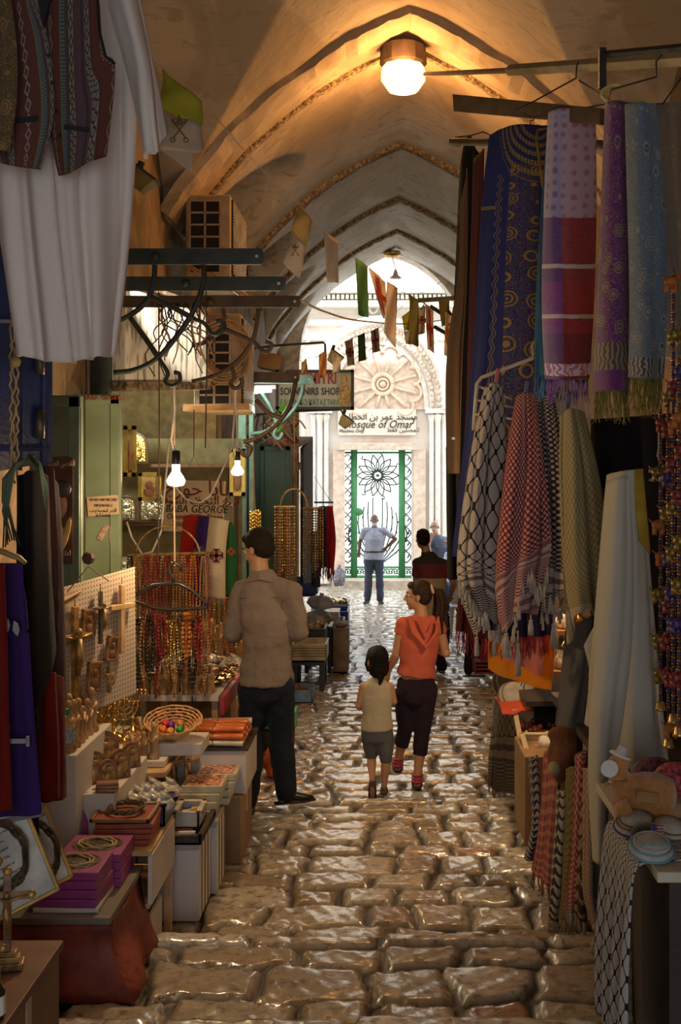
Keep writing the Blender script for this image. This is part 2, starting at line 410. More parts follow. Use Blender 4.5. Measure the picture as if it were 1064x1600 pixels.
# ================================================================ the mosque front across the square
@mat_of
def ashlar(n):
    o = n.co(); b = n.new('TexBrick'); v = n.xyz(o); n.set(b.inputs['Vector'], n.vec(v[0], v[2], 0))
    for k, q in (('Scale', 1.0), ('Mortar Size', .006), ('Bias', -.1), ('Brick Width', 1.15), ('Row Height', .56)): b.inputs[k].default_value = q
    b.inputs['Color1'].default_value = (.74, .70, .65, 1); b.inputs['Color2'].default_value = (.66, .48, .38, 1); b.inputs['Mortar'].default_value = (.55, .5, .45, 1)
    f = n.noise(1.6, 5, dist=.8)
    n.col(n.mix(n.step(f, .42, .62), (.74, .71, .67), b.outputs[0])); n.rough(.75); n.bump(n.noise(14, 4), .25, .02)
stone = M('pale_limestone', (.74, .70, .63), .7, var=.12, bump=.3, bs=12)
pinks = M('rosy_limestone', (.66, .52, .42), .7, var=.18, bump=.5, bs=10)
YF = 25.5
def fx(px): return (px-600)*YF/F
def fz(py): return (745-py)*YF/F
gx0, gx1, gz1 = fx(535), fx(643), fz(703)
struct(MB().box(((gx0-8)/2, YF+.3, .55), (gx0+8, .6, 7.1-1.0)).box(((gx1+8)/2, YF+.3, .55), (8-gx1, .6, 6.1)).box(((gx0+gx1)/2, YF+.3, (gz1+3.6)/2), (gx1-gx0, .6, 3.6-gz1)).build('wall_far', ashlar()))
# courtyard behind the gate
struct(MB().box((0, 33.5, 0), (16, .4, 6)).build('wall_court', M('white_wash', (.86, .85, .82), .8, var=.04)))
def arch_pts(cx, zc, rx, rz, n=36, p=1.0, a0=0, a1=pi):
    return [Vector((cx+rx*math.cos(a0+(a1-a0)*i/n), 0, zc+rz*abs(math.sin(a0+(a1-a0)*i/n))**p)) for i in range(n+1)]
port = thing('mosque_portal', 'carved pale stone portal around the green gate with rosette above', 'portal', (fx(592), YF, -2.4))
cx, zc = fx(592), fz(640)
# tympanum back, rosette, carved frieze band, outer hood
b = MB(); A = arch_pts(cx, zc, 1.02, 1.45, p=.85); b.poly([q+Vector((0, YF-.01, 0)) for q in A], (0, -.05, 0)); b.build('tympanum', pinks, port)
b = MB(); rx0 = fx(598); rz0 = fz(601)
for k in range(12):
    a = 2*pi*k/12+pi/12; d = Vector((math.cos(a), 0, math.sin(a))); t = Vector((-math.sin(a), 0, math.cos(a)))
    c = Vector((rx0, YF-.09, rz0))
    if rz0+.8*math.sin(a) < zc+.02: r1 = min(.8, (rz0-zc-.03)/max(.01, -math.sin(a)))
    else: r1 = .80
    b.tube([c+d*.24, c+d*r1*.95], .035, 6)
    if r1 > .7: b.tube([c+d*.66+t*(.2*math.cos(s))*1.0+d*(.22*math.sin(s)) for s in [pi*j/8 for j in range(9)]], .04, 6)
b.tube(arc((rx0, YF-.09, rz0), .22, 0, 2*pi, 24), .05, 8); b.tube(arc((rx0, YF-.09, rz0), .12, 0, 2*pi, 16), .03, 6); b.ell((rx0, YF-.1, rz0), (.07, .05, .07))
b.build('rosette', M('rosette_stone', (.72, .55, .41), .7, var=.12), port, smooth=True)
b = MB(); rg = R(3)
def ring(bm, r0, r1, h0, h1, y0, y1, p=.9, n=44):
    rows = []
    for i in range(n+1):
        a = pi*i/n; s = math.sin(a)**p if a > 0 and a < pi else 0
        q = lambda rr, hh, y: Vector((cx+rr*math.cos(a), y, zc+hh*s))
        rows.append([q(r0, h0, YF), q(r0, h0, y0), q(r1, h1, y1), q(r1, h1, YF)])
    bm.grid(rows)
ring(b, 1.0, 1.10, 1.43, 1.53, YF-.12, YF-.12); ring(b, 1.10, 1.42, 1.53, 1.86, YF-.1, YF-.25); ring(b, 1.42, 1.62, 1.86, 2.04, YF-.33, YF-.30)
b.build('arch_frieze', stone, port)
b = MB()
for i in range(46):       # carved blocks of the frieze
    a = pi*(i+.5)/46; s = math.sin(a)**.9
    for rr, hh in ((1.18, 1.62), (1.33, 1.77)):
        for e in (0, 1):
            c = Vector((cx+rr*math.cos(a), YF-.2, zc+hh*s)); b.ell(c+Vector((rg.uniform(-.02, .02), 0, rg.uniform(-.02, .02))), (rg.uniform(.03, .055), .06, rg.uniform(.04, .07)), 6)
b.build('frieze_carving', pinks, port, smooth=True)
b = MB()
for sgn in (-1, 1):
    for dx, r in ((1.16, .05), (1.30, .06), (1.44, .045)):
        b.tube([(cx+sgn*dx, YF-.1, -2.3), (cx+sgn*dx, YF-.1, zc-.05)], r, 10)
        b.tube([(cx+sgn*dx, YF-.1, zc-.3), (cx+sgn*dx, YF-.1, zc-.12)], [r, r*1.7], 10); b.tube([(cx+sgn*dx, YF-.1, -2.35), (cx+sgn*dx, YF-.1, -2.1)], [r*1.7, r], 10)
    b.box((cx+sgn*1.3, YF-.12, zc-.04), (.55, .3, .1)); b.build('column_cluster', stone, port); b = MB()
for sgn in (-1, 1):
    MB().box((cx+sgn*.90 if sgn > 0 else cx-.88, YF-.05, (gz1-2.35)/2), (.26, .1, gz1+2.35)).build('jamb', pinks, port)
gc = (gx0+gx1)/2
MB().box((gc, YF-.1, gz1+.04), (gx1-gx0+.2, .22, .09)).box((gc, YF-.07, gz1+.12), (gx1-gx0+.1, .14, .07)).build('lintel', pinks, port, bevel=.01)
MB().box((gc, YF-.3, -2.34), (1.95, .75, .2)).build('threshold', M('threshold_stone', (.45, .38, .30), .6), port, bevel=.01)
sg = thing('mosque_nameplate', 'wide pale stone nameplate with slanted black writing above the gate', 'sign', (fx(589), YF-.08, fz(682)))
MB().box((fx(589), YF-.08, fz(660)), (1.72, .06, .58)).build('panel', M('nameplate_stone', (.70, .64, .54), .6, var=.06), sg, bevel=.008)
blk = M('black_paint', (.02, .02, .02), .5, var=0)
text('lettering', 'Mosque of Omar', (fx(590), YF-.12, fz(669)), .25, blk, sg, shear=.3, ext=.004, sx=.88)
text('arabic_lettering', arabic('مسجد عمر بن الخطاب'), (fx(592), YF-.12, fz(656)), .20, blk, sg, ext=.004, sx=.95)
text('small_lettering', 'Muslims Only', (fx(549), YF-.12, fz(676)), .10, blk, sg, ext=.003, shear=.3)
text('small_arabic_lettering', arabic('للمصلين فقط'), (fx(630), YF-.12, fz(675)), .13, blk, sg, ext=.003)
b = MB(); b.poly([Vector((fx(642), YF-.112, fz(658)))+q for q in [Vector((.075*math.cos(a), 0, .075*math.sin(a))) for a in [-1.9+3.0*i/12 for i in range(13)]]+[Vector((-.02+.07*math.cos(a), 0, .062*math.sin(a))) for a in [1.0-2.6*i/12 for i in range(13)]]], (0, -.006, 0)); b.build('crescent', blk, sg)
# upper classical front: cornices with dentils and a pediment
uf = thing('pediment_front', 'white classical upper front with dentil cornices and gable over the portal', 'facade', (0, YF, 3.0))
b = MB(); zc1, zc2 = fz(478), fz(462)
b.box((0, YF-.2, zc1), (9, .5, .12)).box((0, YF-.3, zc2+.04), (9, .75, .12)).box((0, YF-.05, fz(505)), (9, .2, .12)).box((0, YF-.05, fz(530)), (9, .14, .05))
for i in range(90): b.box((-4.4+i*.1, YF-.4, (zc1+zc2)/2+.02), (.07, .12, .10))
b.build('cornice', M('white_stone', (.82, .78, .70), .7, var=.06), uf)
b = MB()
b.poly([(fx(350), YF, fz(460)), (fx(850), YF, fz(460)), (fx(600), YF, fz(345))], (0, .5, 0)); b.box((0, YF+.25, 4.6), (9, .4, 2.4))
b.build('gable', M('white_stone', (.8, .76, .7)), uf)
b = MB()
for s in (-1, 1):
    p0 = Vector((fx(600), YF-.3, fz(365))); p1 = Vector((fx(600)+s*3.6, YF-.3, fz(445)-.2)); d = (p1-p0)
    b.tube([p0, p1], (.3, .07), 4); ang = math.atan2(d.z, d.x)
    for i in range(36): b.box(p0+d*(i/36)+Vector((0, -.05, -.14)), (.055, .16, .12), Ry(-ang))
b.build('raking_cornice', M('white_stone', (.8, .76, .7)), uf)
for px in (582, 470, 690):
    b = MB(); b.tube([Vector((fx(px)+.02*t*math.cos(t), YF-.08, fz(482 if px == 582 else 520)+.02*t*math.sin(t)*1.3)) for t in [j*.5 for j in range(26)]], .03, 6); b.build('scroll', stone, uf, smooth=True)
# ---- wrought gate
gr = M('gate_green', (.04, .22, .08), .45, var=.1); dk = M('wrought_iron', (.035, .06, .045), .5, var=.1)
gt = thing('garden_gate', 'tall green wrought iron double gate in the stone portal', 'gate', (gc, YF+.1, -2.24))
yg = YF+.12; gz0 = fz(905)
for px in (553, 628): MB().tube([(fx(px), yg, gz0), (fx(px), yg, gz1)], .075, 10).build('post', gr, gt, smooth=True)
for pz, r in ((fz(707), .03), (fz(902), .04), (fz(887), .025)): MB().tube([(gx0, yg, pz), (gx1, yg, pz)], r, 6).build('rail', gr, gt)
b = MB(); rg = R(5)
for i in range(18):
    px = 538+i*6.1; c = Vector((fx(px), yg, fz(894.5))); s = 1 if i % 2 else -1
    b.tube([c+Vector((s*.008*t*math.cos(t), 0, .0085*t*math.sin(t))) for t in [j*.55 for j in range(19)]], .014, 5)
b.build('scroll_band', gr, gt)
b = MB(); fc = Vector((fx(590), yg, fz(743)))
for k in range(14):
    a = 2*pi*k/14; d = Vector((math.cos(a), 0, math.sin(a))); t = Vector((-d.z, 0, d.x)); L = .47
    for s in (-1, 1): b.tube([fc+d*(.1+u*(L-.1))+t*s*(.085*math.sin(pi*u**.8)) for u in [j/8 for j in range(9)]], .015, 4)
    if k % 2: b.tube([fc+d*(L+.02*j)+t*.05*math.sin(j*.9) for j in range(5)], .014, 4)
b.tube(arc(fc, .09, 0, 2*pi, 18), .02, 6); b.tube(arc(fc, .13, 0, 2*pi, 18), .012, 5); b.poly([fc+Vector((.06, 0, 0)), fc+Vector((0, 0, .04)), fc+Vector((-.06, 0, 0)), fc+Vector((0, 0, -.04))], (0, -.02, 0))
b.build('rosette_ironwork', dk, gt)
b = MB()      # fan of curved bars rising from the bottom, with small leaves
base = Vector((fx(590), yg, gz0+.3))
for k in range(-6, 7):
    if k == 0: continue
    s = k/6; pts = [base+Vector((s*(.03+.62*math.sin(u*pi*.62)), 0, 1.55*u*(1-.45*abs(s)**1.5))) for u in [j/10 for j in range(11)]]
    b.tube(pts, .015, 4)
    for j in (3, 6, 8):
        p = pts[j]; b.poly([p, p+Vector((s*.03, 0, .05)), p+Vector((s*.07, 0, .03)), p+Vector((s*.04, 0, .0))], (0, -.012, 0))
for sx in (543, 635):
    for j in range(9):
        z = gz0+.35+j*.27; x = fx(sx)
        for s in (-1, 1): b.tube([Vector((x+s*.1*math.sin(pi*u), yg, z+.26*u)) for u in [i/6 for i in range(7)]], .014, 4)
        b.poly([(x, yg, z+.1), (x+.05, yg, z+.19), (x+.09, yg, z+.2), (x+.05, yg, z+.12)], (0, -.012, 0))
b.build('ironwork', dk, gt)
MB().ell((fx(560), yg-.05, fz(800)), (.11, .04, .09), 10).build('lock_plate', gr, gt, smooth=True)
# street lamp on the facade above the vault mouth
lt = thing('lantern', 'small brass ceiling lamp with hanging crystal at the vault mouth', 'lamp', P(616, 440, 18.6))
MB().lathe([(.10, 0), (.14, .03), (.14, .08), (.11, .1)], P(613, 402, 18.6), 14).build('lamp_base', M('brass', (.6, .38, .12), .3, 1), lt, smooth=True)
MB().tube([P(613, 402, 18.6), P(618, 420, 18.6)], .006, 5).lathe([(.01, .1), (.03, .06), (.045, 0), (.10, -.04), (.09, -.055)], P(618, 430, 18.6), 12).build('shade', M('milk_glass', (.8, .75, .7), .3), lt, smooth=True)
# ================================================================ lamps of the vaulted street
def bulkhead():
    c = P(630, 108, 9.7); t = thing('ceiling_lamp', 'glowing faceted glass bulkhead lamp on the crown of the vault', 'lamp', c+Vector((0, 0, .2)))
    MB().lathe([(.15, .20), (.19, .18), (.20, .04), (.17, .02)], c, 12).build('lamp_housing', M('rusty_iron', (.08, .05, .035), .7), t)
    MB().lathe([(.17, .03), (.185, -.02), (.185, -.10), (.13, -.18), (.05, -.205)], c, 10).build('glass_globe', M('lamp_glow', (1, .62, .22), .3, var=0, emit=3.2, ecol=(1, .62, .20)), t)
    light('street_lamp_light', 'POINT', c+Vector((0, -.0, -.26)), 40, (1, .47, .14), shadow_soft_size=.12)
    light('street_lamp_side_light', 'POINT', c+Vector((0, -.3, -.06)), 16, (1, .47, .14), shadow_soft_size=.08)
    light('street_lamp_back_light', 'POINT', c+Vector((0, .3, -.06)), 16, (1, .47, .14), shadow_soft_size=.08)
bulkhead()
def hang_bulb(px, py, Y, e, lab):
    c = P(px, py, Y); s = .85 if Y > 7.5 else .8
    t = thing('light_bulb', lab, 'light bulb', c)
    MB().lathe([(.016*s, .13*s), (.024*s, .125*s), (.026*s, .05*s), (.024*s, .045*s)], c, 12).build('socket', M('bakelite', (.02, .018, .015), .3), t, smooth=True)
    MB().lathe([(.022*s, .045*s), (.024*s, .005*s), (.045*s, -.03*s), (.055*s, -.05*s), (.045*s, -.075*s), (.0, -.085*s)], c, 16).build('glass', M('bulb_glow', (1, .82, .5), .2, var=0, emit=40, ecol=(1, .80, .48)), t, smooth=True)
    light('bulb_light', 'POINT', c+Vector((0, -.02, -.16*s)), e, (1, .68, .36), shadow_soft_size=.05)
    return t
b1 = hang_bulb(275, 738, 5.45, 24, 'bright reflector bulb hanging by the handwritten red lettered signboard')
b2 = hang_bulb(371, 728, 8.6, 26, 'smaller reflector bulb hanging before the pale shop front with icons')
tb = P(285, 590, 6.9)
MB().tube([P(275, 716, 5.45), P(268, 685, 5.43), P(273, 640, 5.4), P(272, 600, 5.35)], .006, 6).build('cord', M('white_cable', (.6, .55, .48), .5), b1)
MB().tube([P(371, 712, 8.6), P(370, 660, 8.6), P(368, 605, 8.6), P(374, 595, 8.6)], .006, 6).build('cord', M('white_cable', (.6, .55, .48), .5), b2)
# unseen lamps of the shop and right stall, and a fill light added left
light('shop_light', 'POINT', (-2.4, 9.6, .6), 40, (.95, 1, .72), shadow_soft_size=.15)
hang_bulb(838, 770, 6.5, 26, 'bulb hidden behind the headscarves that lights the pottery shelf').location.z += 0
light('stall_light_right_near', 'POINT', (1.45, 5.6, -.25), 8, (1, .6, .28), shadow_soft_size=.1)
light('fill_light_left_near', 'POINT', (-.95, 3.9, -.05), 5, (1, .66, .36), shadow_soft_size=.15)  # no lamp hangs here: added fill that brightens the left goods
# ================================================================ cloth helpers
def cr(pts, t):            # Catmull-Rom through list of Vectors, t in 0..1 by index
    m = len(pts)-1; x = min(max(t, 0), 1)*m; i = min(int(x), m-1); f = x-i
    p0, p1, p2, p3 = pts[max(i-1, 0)], pts[i], pts[i+1], pts[min(i+2, m)]
    return .5*((2*p1)+(p2-p0)*f+(2*p0-5*p1+4*p2-p3)*f*f+(3*p1-p0-3*p2+p3)*f**3)
def sheet(name, cols, mat, parent=None, folds=3, amp=.02, th=.006, nu=40, nv=50, ph=0, top=.35, lin=False, fr=None, wob=.3, **kw):
    """hanging cloth: cols = columns of (px, py, depth) read top to bottom; folds push it along depth"""
    cols = [[P(*q) for q in c] for c in cols]; rows = []; uvs = []
    Wd = sum((cols[i+1][len(cols[0])//2]-cols[i][len(cols[0])//2]).length for i in range(len(cols)-1)) or .1
    for j in range(nv+1):
        v = j/nv; cp = [cr(c, v) for c in cols]; row = []; uv = []
        for i in range(nu+1):
            u = i/nu
            if lin: m = len(cp)-1; k = min(int(u*m), m-1); f = u*m-k; p = cp[k].lerp(cp[k+1], f)
            else: p = cr(cp, u)
            a = amp*(top+(1-top)*v)
            q = u*folds+wob*noise.noise(Vector((u*2, v*1.6, ph)))
            d = math.sin(2*pi*q+ph)+.35*math.sin(2*pi*q*2.3+ph*2+v)+1.2*noise.noise(Vector((u*3, v*2.5, ph+9)))
            row.append(p+Vector((0, a*d, 0))+Vector((a*.4*math.cos(2*pi*q+ph), 0, 0))*(0 < i < nu))
            uv.append((u*Wd, v*(cols[0][0]-cols[0][-1]).length))
        rows.append(row); uvs.append(uv)
    b = MB(); b.grid(rows, uvs)
    o = b.build(name, mat, parent, smooth=True, solid=th, **kw)
    if fr:                 # fringe along the lower edge: (length, count, material, radius)
        L, n, fm, r = fr; g = MB(); rg = R(int(ph*10)+n); last = rows[-1]
        for k in range(n):
            t = (k+rg.random()*.6)/n*(len(last)-1); i = int(t); p = last[i].lerp(last[min(i+1, len(last)-1)], t-i)
            l = L*rg.uniform(.75, 1.1); s = rg.uniform(-.15, .15)*l; w = rg.uniform(-.1, .1)*l
            g.tube([p+Vector((0, 0, .006)), p+Vector((s*.5, w, -l*.35)), p+Vector((s*.6+w, w*.5, -l*.7)), p+Vector((s, w, -l))], [r, r*.9, r*.9, r*.5], 4)
        g.build('fringe', fm, o if parent is None else o, smooth=True)
    return o
def keff(name, base, ink, k=1.0, net=True, vb=.8, slant=.0, rows=3):
    if name in _m: return _m[name]
    n = NT(name, .95, 0, .1); uv = n.xyz(n.co('UV')); u, v = uv[0], uv[1]
    wob = n.ma('MULTIPLY', n.ma('SUBTRACT', n.noise(6, 2, n.co('UV')), .5), .03); v = n.ma('ADD', v, wob)
    def band(sc):
        return n.ma('ABSOLUTE', n.ma('SINE', sc))
    a = n.ma('MULTIPLY', n.ma('ADD', u, n.ma('MULTIPLY', v, .62)), 95*k); b = n.ma('MULTIPLY', n.ma('SUBTRACT', u, n.ma('MULTIPLY', v, .62)), 95*k)
    if net:
        sa, sb = band(a), band(b); mn = n.ma('MINIMUM', sa, sb); dot = n.ma('ADD', sa, sb)
        pat = n.ma('MAXIMUM', n.ma('LESS_THAN', mn, .16), n.ma('LESS_THAN', dot, .75))
    else:
        pat = n.ma('GREATER_THAN', n.ma('MULTIPLY', n.ma('SINE', n.ma('MULTIPLY', u, 330*k)), n.ma('SINE', n.ma('MULTIPLY', v, 330*k))), -.12)
    vv = n.ma('ADD', v, n.ma('MULTIPLY', u, slant))
    zz = n.ma('ADD', vv, n.ma('MULTIPLY', n.ma('PINGPONG', u, .012), .9))
    zig = n.ma('GREATER_THAN', n.ma('SINE', n.ma('MULTIPLY', zz, 300)), .1)
    st = n.ma('GREATER_THAN', n.ma('SINE', n.ma('MULTIPLY', vv, 78)), .15); st = n.ma('MULTIPLY', st, .75)
    sel = n.ma('FRACT', n.ma('MULTIPLY', n.ma('SUBTRACT', vv, vb), 2.6))
    low = n.mix(n.ma('LESS_THAN', sel, .38), zig, st)
    f = n.mix(n.ma('GREATER_THAN', vv, vb), pat, low)
    n.col(n.mix(f, base, ink)); n.bump(n.noise(120, 2), .2, .005); _m[name] = n.m; return n.m
def tassels(b, p, L, r=.012, n=1):
    b.tube([p, p+Vector((0, 0, -L*.3))], r*.35, 5); b.ell(p+Vector((0, 0, -L*.32)), r*.9, 6)
    b.tube([p+Vector((0, 0, -L*.35)), p+Vector((0, 0, -L*.6)), p+Vector((0, 0, -L))], [r*.7, r*1.1, r*1.25], 7)
@mat_of
def plaid_scarf(n):
    uv = n.xyz(n.co('UV')); u, v = uv[0], uv[1]
    side = n.ma('GREATER_THAN', u, .135)
    top = n.mix(side, (.36, .32, .50), (.52, .36, .42)); sp = n.vor(22, n.co('UV'), rnd=.25); spot = n.step(sp, .38, .18)
    top = n.mix(n.ma('MULTIPLY', spot, .8), top, n.mix(side, (.16, .08, .34), (.42, .12, .14)))
    low = n.mix(side, n.ramp(v, [(0, (.13, .05, .22)), (.72, (.13, .05, .22)), (.725, (.22, .05, .28)), (.95, (.12, .04, .20))], True), n.ramp(v, [(0, (.32, .035, .03)), (.72, (.38, .03, .03)), (.95, (.22, .02, .02))], True))
    d = n.step(n.noise(26, 3, n.co('UV'), dist=2), .55, .6); low = n.mix(n.ma('MULTIPLY', d, .35), low, (.05, .01, .04))
    c = n.mix(n.ma('GREATER_THAN', v, .46), top, low)
    def stripe(v0, w): return n.ma('LESS_THAN', n.ma('ABSOLUTE', n.ma('SUBTRACT', v, v0)), w)
    ls = n.ma('MAXIMUM', stripe(.66, .009), stripe(.88, .009)); c = n.mix(n.ma('MULTIPLY', ls, n.step(n.noise(300, 1, n.co('UV')), .3, .6)), c, (.75, .68, .55))
    e = stripe(1.14, .04); sw = n.step(n.wave(9, n.co('UV'), dist=9, det=1, dsc=2), .4, .6)
    c = n.mix(e, c, n.mix(sw, (.72, .58, .68), n.mix(side, (.3, .12, .42), (.6, .2, .18)))); n.col(c); n.rough(.55); n.b.inputs['Sheen Weight'].default_value = .4; n.bump(n.noise(200, 2), .2, .004)
def paisley(name, base, ink, dark, sc=1.0):
    if name in _m: return _m[name]
    n = NT(name, .7, 0, .2, .3); uvv = n.co('UV'); uv = n.xyz(uvv)
    d1 = n.vor(13*sc, n.map(uvv, (1.5, 1, 1)), rnd=.7); rings = n.ma('ABSOLUTE', n.ma('SINE', n.ma('ADD', n.ma('MULTIPLY', d1, 20), n.ma('MULTIPLY', n.noise(30, 2, uvv), 2.5)))); leaf = n.ma('LESS_THAN', d1, .36)
    f = n.ma('MULTIPLY', n.ma('GREATER_THAN', rings, .55), leaf)
    curl = n.ma('MULTIPLY', n.step(n.wave(16*sc, uvv, dist=18, det=1, dsc=2.2), .85, .92), n.ma('GREATER_THAN', d1, .38))
    f = n.ma('MAXIMUM', f, n.ma('MULTIPLY', curl, .8)); c = n.mix(f, base, ink)
    c = n.mix(n.ma('MULTIPLY', n.ma('LESS_THAN', rings, .25), leaf), c, dark)
    bd = n.ma('LESS_THAN', n.ma('ABSOLUTE', n.ma('SUBTRACT', uv[1], 1.0)), .06); c = n.mix(bd, c, n.mix(n.step(n.wave(16, uvv, dist=8), .4, .6), dark, ink))
    c = n.mix(n.ma('GREATER_THAN', uv[1], 1.06), c, base); n.col(c); n.bump(f, .3, .003); _m[name] = n.m; return n.m
@mat_of
def gold_blue_robe(n):
    uvv = n.co('UV'); uv = n.xyz(uvv); u, v = uv[0], uv[1]
    c = n.mix(n.noise(4, 2), (.010, .016, .10), (.018, .028, .15))
    un = u
    # embroidered yoke: nested arcs round the neck opening
    du = n.ma('SUBTRACT', u, .36); dv = n.ma('MULTIPLY', n.ma('SUBTRACT', v, .0), .42); r = n.ma('SQRT', n.ma('ADD', n.ma('MULTIPLY', du, du), n.ma('MULTIPLY', dv, dv)))
    yoke = n.ma('MULTIPLY', n.ma('LESS_THAN', r, .235), n.ma('GREATER_THAN', r, .05))
    rg_ = n.ma('GREATER_THAN', n.ma('SINE', n.ma('MULTIPLY', r, 190)), .0); dots = n.ma('GREATER_THAN', n.vor(70, uvv, rnd=.15), .35)
    c = n.mix(n.ma('MULTIPLY', yoke, n.ma('MULTIPLY', rg_, dots)), c, (.30, .21, .03))
    # floral column
    col = n.ma('LESS_THAN', n.ma('ABSOLUTE', n.ma('SUBTRACT', u, .31)), .065); d1 = n.vor(9, uvv, rnd=.35)
    fl = n.ma('GREATER_THAN', n.ma('SINE', n.ma('MULTIPLY', d1, 42)), .35); curl = n.step(n.wave(26, uvv, dist=16, det=1, dsc=2), .8, .9)
    c = n.mix(n.ma('MULTIPLY', n.ma('MULTIPLY', col, n.ma('GREATER_THAN', v, .42)), n.ma('MAXIMUM', n.ma('MULTIPLY', fl, n.ma('LESS_THAN', d1, .4)), n.ma('MULTIPLY', curl, .5))), c, (.30, .19, .03))
    wv = n.ma('ADD', .17, n.ma('MULTIPLY', n.ma('SINE', n.ma('MULTIPLY', v, 95)), .012))
    l2 = n.ma('LESS_THAN', n.ma('ABSOLUTE', n.ma('SUBTRACT', n.ma('ABSOLUTE', n.ma('SUBTRACT', u, wv)), .012)), .004)
    c = n.mix(n.ma('MULTIPLY', l2, n.ma('GREATER_THAN', v, .5)), c, (.22, .15, .04))
    h = n.ma('MULTIPLY', n.ma('LESS_THAN', n.ma('ABSOLUTE', n.ma('SUBTRACT', v, .74)), .012), n.ma('LESS_THAN', u, .15)); c = n.mix(n.ma('MULTIPLY', h, .7), c, (.25, .18, .04))
    n.col(c); n.rough(.8); n.bump(n.noise(150, 2), .2, .004)
@mat_of
def dotted_gold_scarf(n):
    uvv = n.co('UV'); uv = n.xyz(uvv); dd = n.ma('GREATER_THAN', n.ma('MULTIPLY', n.ma('SINE', n.ma('MULTIPLY', uv[0], 260)), n.ma('SINE', n.ma('MULTIPLY', uv[1], 200))), -.05)
    c = n.mix(dd, (.36, .31, .17), (.24, .19, .075)); s = n.ma('ADD', uv[1], n.ma('MULTIPLY', uv[0], -.5))
    c = n.mix(n.ma('GREATER_THAN', s, .85), c, (.42, .34, .22)); b = n.ma('MULTIPLY', n.ma('GREATER_THAN', s, 1.0), n.ma('GREATER_THAN', n.ma('SINE', n.ma('MULTIPLY', s, 160)), .2)); c = n.mix(b, c, (.34, .28, .10))
    n.col(c); n.rough(.8)
@mat_of
def tartan(n):
    uv = n.xyz(n.co('UV')); a = n.ma('GREATER_THAN', n.ma('SINE', n.ma('MULTIPLY', uv[0], 210)), .2); b = n.ma('GREATER_THAN', n.ma('SINE', n.ma('MULTIPLY', uv[1], 140)), .3)
    c = n.mix(a, (.38, .07, .04), (.09, .05, .09)); c = n.mix(n.ma('MULTIPLY', b, .55), c, (.42, .20, .09)); n.col(c); n.rough(.9)
def knit(name, c1, c2, k=1.0, both=True):
    if name in _m: return _m[name]
    n = NT(name, .95, 0, .1); uv = n.xyz(n.co('UV')); z = n.ma('ADD', n.ma('MULTIPLY', uv[1], 300*k), n.ma('MULTIPLY', n.ma('PINGPONG', uv[0], .02), 280*k))
    f = n.ma('GREATER_THAN', n.ma('SINE', z), n.ma('MULTIPLY', n.ma('SINE', n.ma('MULTIPLY', uv[0], 190*k)), .8)); n.col(n.mix(f, c1, c2)); n.bump(f, .3, .004); _m[name] = n.m; return n.m
def wire_hanger(nm, px, py, Y, wd, lab, cat='hanger', mat=None, drop=.13, rot=0, group=None):
    c = P(px, py, Y); t = thing(nm, lab, cat, c-Vector((0, 0, drop+.06)), group); m = mat or M('hanger_wire', (.05, .025, .015), .4, .6)
    u = Vector((math.cos(rot), math.sin(rot), 0)); r = .0035
    MB().tube([c+Vector((0, 0, 0))]+[c+u*(.022*math.sin(a))+Vector((0, 0, .022*math.cos(a)-.0)) for a in [j*.5 for j in range(-2, 8)]]+[c+Vector((0, 0, -.05))], r, 6).build('hook', m, t)
    MB().tube([c+Vector((0, 0, -.05)), c-u*wd/2+Vector((0, 0, -.05-drop)), c+u*wd/2+Vector((0, 0, -.05-drop))], r, 6, closed=True).build('frame', m, t)
    return t
# ================================================================ stall on the sunny-warm side (x > 0): rails and poles
iron = M('dark_iron', (.035, .030, .026), .5, .4, bump=.3); woodp = M('pale_pole_wood', (.32, .25, .13), .6, var=.2)
t = thing('display_pole', 'long pale wooden pole reaching from the glowing lamp over the scarves', 'pole', P(900, 108, 6))
MB().tube([P(664, 116, 8.6), P(798, 110, 6.4)], .016, 8).build('iron_rod', M('rusty_rod', (.16, .12, .09), .6, .5), t)
MB().tube([P(795, 110, 6.4), P(1100, 90, 4.9)], .033, 4).build('wooden_beam', woodp, t, bevel=.004)
tag(MB().slab(P(714, 148, 5.9), P(716, 175, 5.9), P(945, 196, 5.0), P(945, 170, 5.0), .03).build('plank', M('brown_plank', (.13, .085, .04), .7), bevel=.003), 'flat brown plank reaching out under the long pale pole', 'plank')
t = thing('clothes_rail', 'grey rail wound with wire holding the dark garments and blue robe', 'rail', P(800, 222, 6.3))
MB().tube([P(706, 221, 6.7), P(940, 226, 5.7)], .022, 10).build('rail_pipe', M('grey_pipe', (.12, .11, .10), .5, .6), t, smooth=True)
b = MB()
for i in range(5): b.tube(arc(P(712+i*2, 221, 6.7), .026, 0, 2*pi, 12, Vector((0, 1, 0)), Vector((0, 0, 1))), .004, 5)
b.tube([P(716, 214, 6.7), P(735, 212, 6.6), P(755, 206, 6.5), P(775, 215, 6.4)], .004, 5); b.build('wire_binding', M('hanger_wire', (.05, .025, .015)), t)
t = thing('iron_bracket', 'black iron bar with crosspiece above the pale pole', 'bracket', P(1000, 100, 4.6))
MB().tube([P(945, 86, 4.9), P(1100, 72, 4.3)], .018, 6).build('bar', iron, t); MB().box(P(941, 107, 4.9), (.03, .03, .17)).build('crosspiece', iron, t)
t = thing('hook_rail', 'flat olive metal bar with open hook in front of the little flags', 'rail', P(690, 466, 9.5))
MB().slab(P(655, 466, 9.5), P(655, 473, 9.5), P(735, 468, 9.0), P(735, 461, 9.0), .012).build('bar', M('olive_metal', (.14, .12, .06), .5, .4), t)
MB().tube([P(661, 460, 9.45), P(663, 475, 9.45), P(658, 483, 9.45), P(654, 480, 9.45)], .006, 6).build('hook', iron, t)
